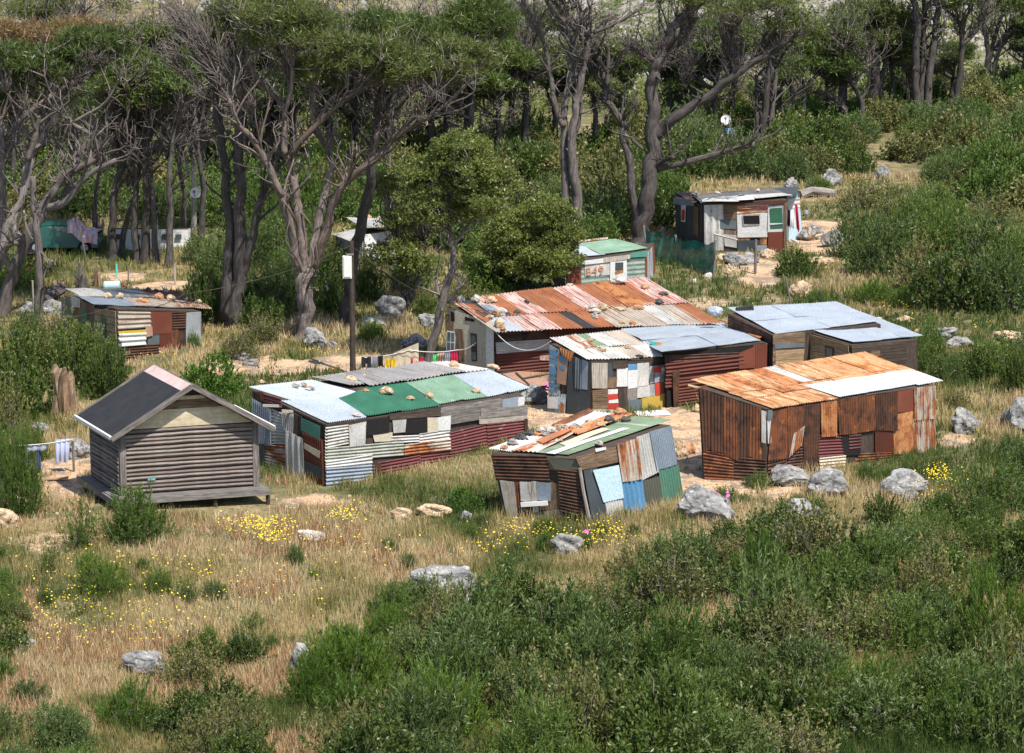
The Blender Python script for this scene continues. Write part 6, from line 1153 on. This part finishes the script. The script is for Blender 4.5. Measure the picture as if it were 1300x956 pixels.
wire('thin power wire running right from the meter-box pole to the orange-roofed shack', [topP, tuple(OS.A1 + Vector((0, 0, .5)))],   .6, .010); wire('looping pale wire from the cream wall corner to the collage-walled shack', [tuple(OS.A1 + Vector((0, -.2, -.2))), tuple(PS.D1 + Vector((0, 0, .1)))], .5, .016, 'white_trim')
# ================================================================ laundry
def garment(lb, A_, B_, drop, color, cat='cloth', name='laundry_cloth', slant=0, fold=.05, group='laundry on the line behind the green-patched shack', legs=False, k=3):
    A_ = Vector(A_); B_ = Vector(B_); d = B_ - A_; L_ = d.length; N = Vector((-d.y, d.x, 0)).normalized(); nu, nv = 14, 8; V = []; F = []; sd0 = random.random() * 9
    for j in range(nv + 1):
        for i in range(nu + 1):
            u, v = i / nu, j / nv; f = fold * math.sin(u * k * 6.28 + sd0 + v) * (.3 + v) + .03 * math.sin(sd0 + v * 5)
            dd = drop * (1 + .05 * math.sin(u * 9 + sd0)); V.append(tuple(A_ + d * u + N * f + Vector((slant * v, 0, -dd * v))))
    for j in range(nv):
        for i in range(nu):
            if legs and j > 1 and i in (6, 7): continue
            F.append((j * (nu + 1) + i, (j + 1) * (nu + 1) + i, (j + 1) * (nu + 1) + i + 1, j * (nu + 1) + i + 1))
    n0 = len(V); V2 = V + [tuple(Vector(v) + N * .012) for v in V]; F2 = F + [tuple(n0 + i for i in f[::-1]) for f in F]
    mm = M[color] if color in M else cloth(color, (.1, .1, .1)); o = mesh_obj(name, V2, F2, mm, origin=tuple(A_), uv=np.array([(0, 0)] * len(V2)), smooth=True); return tag(o, lb, cat, group)
for nm, c_ in (('c_black', (.012, .013, .018)), ('c_pattern', (.25, .27, .32)), ('c_yellow', (.75, .50, .02)), ('c_cream', (.52, .43, .31)), ('c_crimson', (.42, .015, .06)), ('c_green', (.12, .55, .16)), ('c_beige', (.45, .32, .24)), ('c_grey', (.22, .23, .28)), ('c_white', (.75, .75, .78)), ('c_lilac', (.42, .46, .62)), ('c_navy', (.05, .07, .13)), ('c_red', (.55, .02, .05))): M[nm] = cloth(nm, c_)
YL = G((560, 470)).y; hp = lambda x, y: atY(a6(x, y - 14), YL)
wire('clothes line strung behind the green-patched shack', [hp(500, 800), hp(735, 765), hp(960, 765), tuple(OS.D1.lerp(OS.A1, .6) + Vector((0, -.2, -.9)))], .08, .012, 'white_trim', 'clothes line', 'clothes_line')
garment('black trousers, leftmost washing on the line', hp(510, 798), hp(556, 796), 1.0, 'c_black', 'trousers', 'trousers', legs=True, k=1.5); garment('grey and black patterned cloth between two black garments', hp(558, 796), hp(586, 795), .9, 'c_pattern'); garment('black garment left of the yellow cloth', hp(587, 794), hp(611, 792), 1.0, 'c_black')
garment('bright yellow cloth hanging on the line', hp(622, 812), hp(673, 810), .68, 'c_yellow'); garment('large cream sheet sloping on the line', hp(660, 780), hp(777, 732), 1.25, 'c_cream', 'sheet', 'bed_sheet', fold=.03); garment('crimson cloth left of the leaning grey trunk', hp(738, 806), hp(801, 798), .62, 'c_crimson')
garment('bright green cloth right of the leaning grey trunk', hp(842, 790), hp(866, 784), .8, 'c_green'); garment('beige crumpled cloth on the line by the cream wall', hp(865, 782), hp(900, 776), .35, 'c_beige'); garment('grey and white garment by the cream wall window', hp(897, 776), hp(925, 770), .9, 'c_grey'); garment('crimson towel hanging by the brown door', hp(925, 768), hp(960, 762), 1.0, 'c_crimson')
YF = G(f5(990, 540)).y; g5 = lambda x, y: atY(f5(x, y), YF)
garment('black garment hanging by the far shack side wall', g5(943, 272), g5(965, 278), .75, 'c_black', group='laundry at the far shack'); garment('white shirt hanging between black and red garments', g5(964, 276), g5(1000, 272), .85, 'c_white', 'shirt', 'shirt', group='laundry at the far shack'); garment('long red cloth hanging at the far shack corner', g5(998, 225), g5(1020, 240), 1.25, 'c_red', slant=.12, group='laundry at the far shack')
Yq = G(c3(170, 590)).y; g3 = lambda x, y: atY(c3(x, y), Yq)
garment('pale lilac shirt drying left of the timber hut', g3(256, 436), g3(322, 430), .72, 'c_lilac', 'shirt', 'shirt', group='laundry left of the timber hut'); garment('navy garment hanging left of the lilac shirt', g3(160, 478), g3(188, 474), .72, 'c_navy', group='laundry left of the timber hut'); garment('dark blue trousers at the left end of the short clothes line', g3(104, 474), g3(132, 474), .7, 'c_navy', group='laundry left of the timber hut'); garment('grey cloth folded over the short clothes line', g3(100, 466), g3(215, 452), .2, 'c_grey', group='laundry left of the timber hut')
wire('short clothes line left of the timber hut', [g3(60, 462), g3(340, 432)], .05, .012, 'white_trim', 'clothes line', 'clothes_line')
for x in (60, 340): a_ = g3(x, 440); mb = MB(); mb.tube([tuple(a_), (a_.x, a_.y, float(terr(a_.x, a_.y)) - .2)], .04, 6, .2); tag(mb.obj('clothes_post', M['wood_grey'], origin=tuple(a_)), 'weathered post at the %s end of the short clothes line' % ('left' if x == 60 else 'right'), 'post', 'clothes line posts')
# green shade net
m, n, b = newmat('green_shade_net', .8, .1); T = NT(n); T.link(T.ramp(T.noise(T.coords('Object', (1, 1, 1), False), 1.6, 5, .7), [(.3, (.012, .10, .085)), (.7, (.035, .22, .18))]), b.inputs['Base Color']); tp = T.new('ShaderNodeBsdfTransparent'); mx = T.new('ShaderNodeMixShader'); mx.inputs[0].default_value = .1
T.link(b.outputs[0], mx.inputs[1]); T.link(tp.outputs[0], mx.inputs[2]); T.link(mx.outputs[0], n.nodes['Material Output'].inputs[0]); M['net'] = m
bp_ = [G(b1(672, 480)), G(b1(825, 500)), G(b1(978, 560))]; tp_ = [atY(b1(652, 328), bp_[0].y), atY(b1(800, 372), bp_[1].y), atY(b1(986, 396), bp_[2].y)]
NE = root('net_fence', tuple(bp_[1]), 'sagging dark green shade-net fence beside the small green hut', 'fence')
V = []; F = []; nu, nv = 40, 10
for j in range(nv + 1):
    for i in range(nu + 1):
        u, v = i / nu, j / nv; a_ = tp_[0].lerp(tp_[1], u * 2) if u < .5 else tp_[1].lerp(tp_[2], u * 2 - 1); c_ = bp_[0].lerp(bp_[1], u * 2) if u < .5 else bp_[1].lerp(bp_[2], u * 2 - 1)
        p_ = a_.lerp(c_, v); sg = math.sin(u * 6.28 * 2) ** 2 * .14 * (1 - v); V.append((p_.x + .03 * math.sin(v * 9 + u * 30), p_.y + .10 * math.sin(u * 40 + v * 6), p_.z - sg))
for j in range(nv):
    for i in range(nu): F.append((j * (nu + 1) + i, (j + 1) * (nu + 1) + i, (j + 1) * (nu + 1) + i + 1, j * (nu + 1) + i + 1))
mesh_obj('net', V, F, M['net'], NE, uv=np.zeros((len(V), 2)), smooth=True)
for a_, c_ in zip(tp_, bp_): mb = MB(); mb.tube([tuple(a_ + Vector((0, .05, .1))), tuple(c_ - Vector((0, 0, .2)))], .05, 6, .2); mb.obj('post', M['wood_grey'], NE)
# rail frame in front of the far shack
a_ = G(f5(400, 615)); b_ = G(f5(565, 600)); RF = root('hand_rail', tuple(a_), 'rough pole rail standing in front of the far white-fronted shack', 'rail')
mb = MB(); mb.tube([tuple(a_), tuple(atY(f5(400, 455), a_.y))], .05, 5, .2); mb.obj('post', M['wood_pale'], RF); mb = MB(); mb.tube([tuple(atY(f5(390, 455), a_.y)), tuple(atY(f5(570, 500), a_.y))], .05, 5, .2); mb.obj('rail', M['wood_pale'], RF)
# satellite dishes
def dish(lb, c, r, base=None):
    rt_ = root('satellite_dish', tuple(c), lb, 'satellite dish', 'satellite dishes'); N = Vector((-.25, -.9, .35)).normalized(); x = N.cross(Vector((0, 0, 1))).normalized(); y = x.cross(N)
    V = []; F = []
    for i in range(7):
        q = i / 6
        for k in range(20): a = k / 20 * 6.28318; V.append(tuple(Vector(c) + (x * math.cos(a) + y * math.sin(a)) * r * max(q, .01) + N * (r * .28 * q * q)))
    F = [(i * 20 + k, i * 20 + (k + 1) % 20, (i + 1) * 20 + (k + 1) % 20, (i + 1) * 20 + k) for i in range(6) for k in range(20)]
    n0 = len(V); V += [tuple(Vector(v) - N * .02) for v in V]; F += [tuple(n0 + i for i in f[::-1]) for f in F]; F += [(120 + k, n0 + 120 + k, n0 + 120 + (k + 1) % 20, 120 + (k + 1) % 20) for k in range(20)]
    mesh_obj('reflector', V, F, M['white_trim'], rt_, uv=np.zeros((len(V), 2)), smooth=True)
    mb = MB(); mb.tube([tuple(Vector(c) - y * r), tuple(Vector(c) + N * r * 1.0)], .02, 5); mb.box(tuple(Vector(c) + N * r), (.06, 0, 0), (0, .06, 0), (0, 0, .06)); mb.obj('feed_arm', M['wood_grey'], rt_)
    mb = MB(); mb.tube([tuple(c), tuple(Vector(c) - N * .45)], .035, 6); mb.obj('mount', M['wood_grey'], rt_); return rt_
q = G((246, 292)); dish('white satellite dish fixed to the tall pale dead trunk', atY((249, 245), q.y - .35), 7.2 / ppm(q))
q = G((930, 200)); dish('white satellite dish above the blue panel among distant trunks', atY((922, 152), q.y), 6.5 / ppm(q))
mb = MB(); bq = atY((926, 169), q.y + .2); bwd = 6 / ppm(q); mb.box(tuple(bq), (bwd, 0, 0), (0, .03, 0), (0, 0, bwd)); M['c_blue'] = plain('pale_blue_paint', (.25, .42, .6)); 
BPn = root('signal_post', tuple(q), 'pale blue panel on a post among distant trunks below the dish', 'panel'); mb.obj('panel', M['c_blue'], BPn); mb = MB(); mb.tube([tuple(q), (bq.x, bq.y + .08, bq.z + bwd * 2.3)], .06, 6); mb.obj('post', M['wood_grey'], BPn)
# dark green car at far left
c0 = G(n1(435, 535)); s = ppm(c0); CR = root('parked_car', tuple(c0), 'dark green car half covered by a pink and white blanket, behind the leaning trunks', 'car')
def prof(name, pts, y0, y1, mat, k=1.0):
    n_ = len(pts); V = [(c0.x + x, c0.y + y0 + (.12 if z > .75 else 0), c0.z + z) for x, z in pts] + [(c0.x + x, c0.y + y1 - (.12 if z > .75 else 0), c0.z + z) for x, z in pts]
    F = [list(range(n_))[::-1], list(range(n_, 2 * n_))] + [(i, (i + 1) % n_, n_ + (i + 1) % n_, n_ + i) for i in range(n_)]; o = mesh_obj(name, V, F, M[mat], CR, uv=np.zeros((2 * n_, 2))); bv = o.modifiers.new('b', 'BEVEL'); bv.width = .05; bv.segments = 2; return o
M['car_green'] = plain('dark_green_car_paint', (.012, .07, .055), .25, .05, 3, .6)
prof('body', [(-1.75, .25), (1.75, .25), (1.8, .55), (1.7, .78), (.95, .85), (.55, 1.28), (.2, 1.38), (-.9, 1.36), (-1.35, 1.15), (-1.72, .8), (-1.8, .5)], -.8, .8, 'car_green')
for pts in ([(-1.25, .86), (-.35, .88), (-.35, 1.24), (-.95, 1.24)], [(-.25, .88), (.75, .88), (.45, 1.2), (-.25, 1.25)]):
    V = [(c0.x + x, c0.y - .72 + (z - .86) * .1, c0.z + z) for x, z in pts]; V += [(a, b_ + .03, c) for a, b_, c in V]; mesh_obj('window', V, [(0, 1, 2, 3), (7, 6, 5, 4), (0, 4, 5, 1), (1, 5, 6, 2), (2, 6, 7, 3), (3, 7, 4, 0)], M['glass'], CR, uv=np.zeros((8, 2)))
for x in (-1.1, 1.1):
    for y in (-.74, .74):
        mb = MB(); mb.tube([(c0.x + x, c0.y + y - .09, c0.z + .3), (c0.x + x, c0.y + y + .09, c0.z + .3)], .31, 16); w2 = mb.obj('wheel', M['dark'], CR); 
        mb = MB(); mb.tube([(c0.x + x, c0.y + y - .1, c0.z + .3), (c0.x + x, c0.y + y + .1, c0.z + .3)], .17, 12); ORG[w2.name] = ORG[CR.name]; mb.obj('rim', M['galv'], w2)
V = []; nu = 14
for j in range(9):
    for i in range(nu + 1):
        x = .35 + i / nu * 1.35; y = -.95 + j / 8 * 1.9; z = (1.40 if x < .5 else max(.92, 1.40 - (x - .5) * .75)) + .04 * math.sin(x * 9 + y * 4); z -= .55 * max(0, abs(y) - .72) / .23 * .8; V.append((c0.x + x, c0.y + y, c0.z + z + .03))
F = [(j * (nu + 1) + i, j * (nu + 1) + i + 1, (j + 1) * (nu + 1) + i + 1, (j + 1) * (nu + 1) + i) for j in range(8) for i in range(nu)]; M['c_pink'] = metal('pink_and_white_blanket', (.6, .5, .48), .5, rust=(.5, .2, .2), rust2=(.4, .15, .16), streak=3)
tag(mesh_obj('blanket', V, F, M['c_pink'], origin=tuple(c0), uv=np.array([(v[0] * 2, v[1] * 2) for v in V]), smooth=True), 'pink and white blanket draped over the dark green car', 'blanket')
# barrel lying behind the far left shack
P = G(a5(522, 474)); mb = MB(); mb.tube([tuple(P + Vector((-.34, 0, .2))), tuple(P + Vector((-.31, 0, .2))), tuple(P + Vector((.31, .1, .2))), tuple(P + Vector((.34, .1, .2)))], [.17, .2, .2, .17], 14); tag(mb.obj('barrel', M['light_blue'], origin=tuple(P), smooth=False), 'pale blue barrel lying on its side behind the far left shack', 'barrel')
mb = MB(); P = G(c3(240, 630)); mb.beam(P + Vector((-.6, 0, .05)), P + Vector((.5, .1, .1)), .16, .05); tag(mb.obj('plank', M['wood_tan'], origin=tuple(P)), 'tan plank lying on the ground left of the timber hut', 'plank')
P = G(r2(820, 92)); mb = MB()
for i in range(60):
    d = Vector((random.gauss(0, .35), random.gauss(0, .25), 0)); e = Vector((random.gauss(0, .35), random.gauss(0, .2), random.uniform(.0, .25))); mb.tube([tuple(P + d), tuple(P + d + e)], [.015, .008], 3)
tag(mb.obj('brush_pile', M['bark_warm'], origin=tuple(P)), 'heap of brown twigs behind the cream boulder in the grass', 'brush pile')
P = G(w3(188, 105)); mb = MB(); mb.beam(WS.D1 + Vector((.3, .2, .08)), WS.D1 + Vector((.9, .3, .16)), .25, .22); tag(mb.obj('black_box', M['felt'], origin=tuple(WS.D1)), 'black box standing at the back corner of the grey timber-shack roof', 'box')
P = WS.D1 + Vector((-.5, -.3, .1)); mb = MB(); mb.box(tuple(P), (.35, 0, .04), (0, .25, 0), (0, 0, .14)); M['c_blueprint'] = metal('crumpled_blue_plastic', (.5, .52, .55), .45, rust=(.08, .16, .32), rust2=(.05, .08, .2), streak=2, along=2)
V_, F_ = rock_mesh(4, 3, 5, .3); me_ = bpy.data.meshes.new('plastic_bag'); me_.from_pydata(V_, [], F_); me_.materials.append(M['c_blueprint']); o = bpy.data.objects.new('plastic_bag', me_); COL.objects.link(o); o.location = P + Vector((0, 0, .1)); o.scale = (.28, .22, .17); tag(o, 'crumpled blue and white plastic bag at the corner of the orange striped roof', 'bag')
# ================================================================ grass and flowers
g = np.random.default_rng(3)
def ground_pts(n, ymin, ymax, xr=(-60, 1360)):
    X = g.uniform(xr[0], xr[1], n); Yp = ymin + (ymax - ymin) * g.random(n); dep = PITCH + np.arctan((Yp - 478) / F_PX); d = CAM_H / np.tan(dep); xw = (X - 650) / F_PX * d / np.cos(PITCH) * 1.0
    return xw, d, X, Yp
def footmask(x, y, m=.0):
    k = np.zeros(len(x), bool)
    for f in FOOT:
        c = np.mean(f, axis=0); f2 = [(c[0] + (a - c[0]) * (1 + m), c[1] + (b_ - c[1]) * (1 + m)) for a, b_ in f]; ins = np.zeros(len(x), bool); j = 3
        for i in range(4):
            xi, yi = f2[i]; xj, yj = f2[j]
            if abs(yj - yi) > 1e-6: ins ^= ((yi > y) != (yj > y)) & (x < (xj - xi) * (y - yi) / (yj - yi) + xi)
            j = i
        k |= ins
    return k
def grass(name, n, ymin, ymax, blades, hr, wd, label=None):
    x, y, X, Yp = ground_pts(n, ymin, ymax); z = terr(x, y); sm_ = sandmask(x, y, z); keep = (g.random(n) > sm_ * 1.15) & ~footmask(x, y, .02)
    keep &= (vn(x / 1.1, y / 1.1, 21) + .35 * g.random(n)) > .28
    x, y, z, X, Yp = x[keep], y[keep], z[keep], X[keep], Yp[keep]; n = len(x)
    zone = .55 * vn(x / 7, y / 7, 22) + .45 * vn(x / 1.6, y / 1.6, 23)
    left = np.clip((560 - X) / 300, 0, 1) * np.clip((Yp - 600) / 60, 0, 1)
    back = np.clip((430 - Yp) / 60, 0, 1) * np.clip((420 - X) / 100, 0, 1)
    mid = np.clip((Yp - 620) / 30, 0, 1) * np.clip((X - 560) / 60, 0, 1)
    base = np.clip((zone - .30) * 1.9, .05, .8); base = base * (1 - .5 * back) + .07 * left - .10 * mid
    red = (vn(x / 2.6, y / 2.6, 24) > .66) & (left > .2); base = np.where(red, .80 + .12 * g.random(n), base)
    hgt = g.uniform(hr[0], hr[1], n) * (.6 + .8 * vn(x / 2.2, y / 2.2, 25)); hgt *= 1 - .75 * np.clip(sm_[keep], 0, 1)
    k = blades; m_ = n * k; cx = np.repeat(x, k) + g.normal(0, .07, m_); cy = np.repeat(y, k) + g.normal(0, .07, m_); cz = terr(cx, cy) - .03
    hh = np.repeat(hgt, k) * g.uniform(.5, 1.15, m_); a = g.uniform(0, 6.283, m_); ln = g.uniform(.05, .55, m_); ww = wd * g.uniform(.6, 1.4, m_) * np.repeat(np.clip(y / 80, .8, 2.2), k)
    B_ = np.stack([cx, cy, cz], -1); tp = B_ + np.stack([np.cos(a) * hh * ln, np.sin(a) * hh * ln, hh], -1); b2_ = a + g.uniform(0, 6.28, m_); sd_ = np.stack([np.cos(b2_), np.sin(b2_), 0 * a], -1) * ww[:, None] / 2
    md = B_ * .45 + tp * .55 + np.array([0, 0, .06]) * hh[:, None]
    V = np.stack([B_ - sd_, B_ + sd_, md + sd_ * .8, tp, md - sd_ * .8], 1).reshape(-1, 3); Fq = np.arange(5 * m_, dtype=np.int32).reshape(m_, 5)
    r = np.clip(np.repeat(base, k) + g.normal(0, .10, m_), 0, 1)
    o = mesh_obj(name, V, Fq, M['grass'], rnd=np.repeat(r, 5)); return tag(o, label, 'grass', kind='stuff')
Pn = []; 
for (cx, cy, rx, ry, a) in SAND: n_ = int(rx * ry * .10 * a); Pn += [(cx + g.normal(0, rx * .55), cy + g.normal(0, ry * .55)) for _ in range(n_)]
Pw = np.array([tuple(G(p)) for p in Pn]); V0, F0 = rock_mesh(2, 1, 4, .2); V0 = np.array(V0); nq = len(Pw); sc2 = .02 + .075 * g.random(nq) ** 3
Vg = V0[None] * (sc2[:, None, None] * g.uniform(.6, 1.3, (nq, 1, 3))) + Pw[:, None, :]; tag(mesh_obj('gravel', Vg.reshape(-1, 3), (np.array(F0)[None] + (np.arange(nq) * len(V0))[:, None, None]).reshape(-1, 3).astype(np.int32), M['rock_tan']), 'small stones and chips strewn over the bare sandy ground', 'gravel', kind='stuff')
grass('grass', 62000, 560, 985, 6, (.16, .42), .018, 'long dry straw and green grass over the slope'); grass('grass_behind_shacks', 42000, 225, 560, 6, (.18, .42), .024, 'dry and green grass around and behind the shacks')
def flowers(name, mat, spots, r=.035, lb='', dens=.42):
    P = []
    for (cx, cy, rx, ry, n, zr) in spots:
        n = max(6, int(n * dens))
        X = cx + g.normal(0, rx / 2, n); Yp = cy + g.normal(0, ry / 2, n)
        for a, c in zip(X, Yp): q = G((a, c)); P.append((q.x, q.y, q.z + g.uniform(*zr)))
    P = np.array(P); n = len(P); k = 6; a = np.arange(k) / k * 6.283; tilt = rdir(n, g) * .5 + np.array([0, -.3, 1]); tilt = unit(tilt); ax = unit(np.cross(tilt, np.array([1, .1, 0]))); ay = np.cross(tilt, ax); rr = r * g.uniform(.7, 1.4, n)
    V = (P[:, None, :] + (np.cos(a)[None, :, None] * ax[:, None, :] + np.sin(a)[None, :, None] * ay[:, None, :]) * rr[:, None, None]).reshape(-1, 3); F = np.arange(n * k, dtype=np.int32).reshape(n, k)
    return tag(mesh_obj(name, V, F, M[mat]), lb, 'flowers', kind='stuff')
flowers('yellow_wildflowers', 'flower', [(75, 775, 70, 30, 260, (.25, .45)), (180, 800, 100, 36, 340, (.25, .45)), (250, 745, 130, 40, 260, (.25, .5)), (60, 810, 80, 30, 160, (.2, .4)), (330, 690, 46, 12, 620, (.5, .7)), (345, 700, 30, 10, 300, (.4, .6)), (440, 672, 30, 12, 240, (.4, .6)), (450, 705, 70, 26, 130, (.3, .5)),
    (670, 688, 50, 12, 300, (.3, .5)), (765, 690, 40, 16, 360, (.25, .45)), (630, 710, 50, 12, 90, (.3, .5)), (1188, 640, 24, 8, 320, (.8, 1.1)), (1180, 652, 20, 8, 40, (.5, .7)), (405, 455, 40, 14, 80, (.2, .4)), (1270, 200, 24, 10, 40, (.5, .9)), (1140, 400, 60, 10, 50, (.3, .6)), (1000, 410, 90, 30, 50, (.3, .5)), (210, 455, 40, 8, 30, (.2, .4)), (380, 760, 120, 40, 100, (.2, .4)), (1255, 425, 30, 8, 30, (.3, .5)), (150, 730, 120, 30, 160, (.25, .45))], .019, 'small yellow flowers scattered through the dry grass')
flowers('pink_wildflowers', 'flower_pink', [(745, 694, 5, 3, 14, (.4, .5)), (923, 655, 4, 3, 12, (.6, .8)), (907, 655, 3, 3, 8, (.6, .8)), (694, 500, 5, 3, 16, (.2, .4))], .045, 'tiny pink flowers in a few spots among the bushes')
# far slope: scattered pale stones and scrub, too many to count
def scatter_mesh(name, n, seed, mat, rs, label, leafy=False):
    gg = np.random.default_rng(seed); y = gg.uniform(150 if leafy else 190, 420, n); x = gg.uniform(-.25, .25, n) * y * 1.0; ok_ = (y > 150 + 28 * (x > 2)) if leafy else (y > 0); x, y = x[ok_], y[ok_]; keep = (vn(x / 14, y / 14, seed) > (np.where(y < 215, .1, .42) if leafy else .42)); x, y = x[keep], y[keep]; n = len(x); z = terr(x, y)
    if leafy:
        k = 60; R0 = gg.uniform(.7, 2.0, n) * np.where(y < 215, 1.25, 1); u = rdir(n * k, gg); u[:, 2] = np.abs(u[:, 2]); P = np.repeat(np.stack([x, y, z], -1), k, 0) + u * (np.repeat(R0, k) * gg.random(n * k) ** .4)[:, None] * np.array([1, 1, .7]); V, Fq = leafquads(P, rdir(n * k, gg), .30, .2, gg); return tag(mesh_obj(name, V, Fq, M[mat], rnd=gg.random(len(V))), label, 'scrub', kind='stuff')
    base_, F0 = rock_mesh(3, 1, 5, .3); base_ = np.array(base_); sc_ = gg.uniform(rs[0], rs[1], n) ** 1; V = (base_[None] * (sc_[:, None, None] * gg.uniform(.6, 1.3, (n, 1, 3))) + np.stack([x, y, z], -1)[:, None, :]); nv = len(base_)
    F = (np.array(F0)[None] + (np.arange(n) * nv)[:, None, None]).reshape(-1, 3); return tag(mesh_obj(name, V.reshape(-1, 3), F.astype(np.int32), M[mat]), label, 'stones', kind='stuff')
scatter_mesh('scattered_stones', 9000, 41, 'rock_hill', (.12, .45), 'pale stones strewn over the far slope'); scatter_mesh('hillside_scrub', 5200, 43, 'leaf_tree', (1, 2), 'low scrub dotted over the far slope', True)
# ================================================================ labels for rocks, bushes and trees
LMK = [('the timber hut', 235, 590), ('the green-patched shack', 500, 560), ('the leaning shack', 745, 620), ('the big rusty shack', 1040, 570), ('the collage-walled shack', 770, 480), ('the orange-roofed shack', 740, 420), ('the dark red shack', 900, 490), ('the timber shack', 1060, 460),
       ('the small green hut', 765, 340), ('the far white-fronted shack', 945, 320), ('the far left shack', 175, 420), ('the meter-box pole', 448, 470), ('the split stump', 83, 515), ('the green net', 865, 325), ('the twin pale trunks', 728, 300), ('the twisting pine', 388, 425), ('the craggy boulder', 560, 760), ('the cream boulder', 555, 655), ('the wedge-shaped boulder', 186, 850),
       ('the umbrella pine', 1108, 150), ('the three straight trunks', 1168, 152), ('the dish trunk', 246, 285), ('the dark car', 80, 315), ('the leaning grey trunk', 545, 460), ('the white building', 190, 310), ('the huge spreading pine', 815, 305), ('the blue panel', 926, 185), ('the pale half-hidden shack', 465, 325), ('the bottom right corner', 1290, 860), ('the bottom left corner', 10, 860), ('the bottom edge centre', 800, 870), ('the right edge', 1295, 690), ('the lower right yellow flowers', 1185, 645), ('the left edge', 5, 620), ('the rightmost pine', 1253, 118), ('the fallen pale log', 1040, 245)]
bins = {}
for o, lk, P in AUTO:
    X, Y_ = proj(P); bst = min(LMK, key=lambda L: (L[1] - X) ** 2 + (1.5 * (L[2] - Y_)) ** 2); dx, dy = X - bst[1], Y_ - bst[2]
    edge = 'edge' in bst[0] or 'corner' in bst[0]
    if edge: rel = 'near' 
    elif abs(dx) > abs(dy) * 1.3: rel = 'right of' if dx > 0 else 'left of'
    else: rel = 'in front of' if dy > 0 else 'behind'
    bins.setdefault((lk, rel, bst[0]), []).append((X, o))
for (lk, rel, lm), l in bins.items():
    l.sort(key=lambda e: e[0])
    for i, (X, o) in enumerate(l): o['label'] = f'{lk} {rel} {lm}' + (f', {ordn(i)} from the left' if len(l) > 1 else '')
bpy.context.view_layer.update()
print('n bush', sum(1 for o in bpy.data.objects if o.name.startswith('bush')), sum(1 for o in bpy.data.objects if o.name.startswith('shrub')))
print('objects', len(bpy.data.objects), 'auto', len(AUTO), 'maxbin', max(len(l) for l in bins.values()))
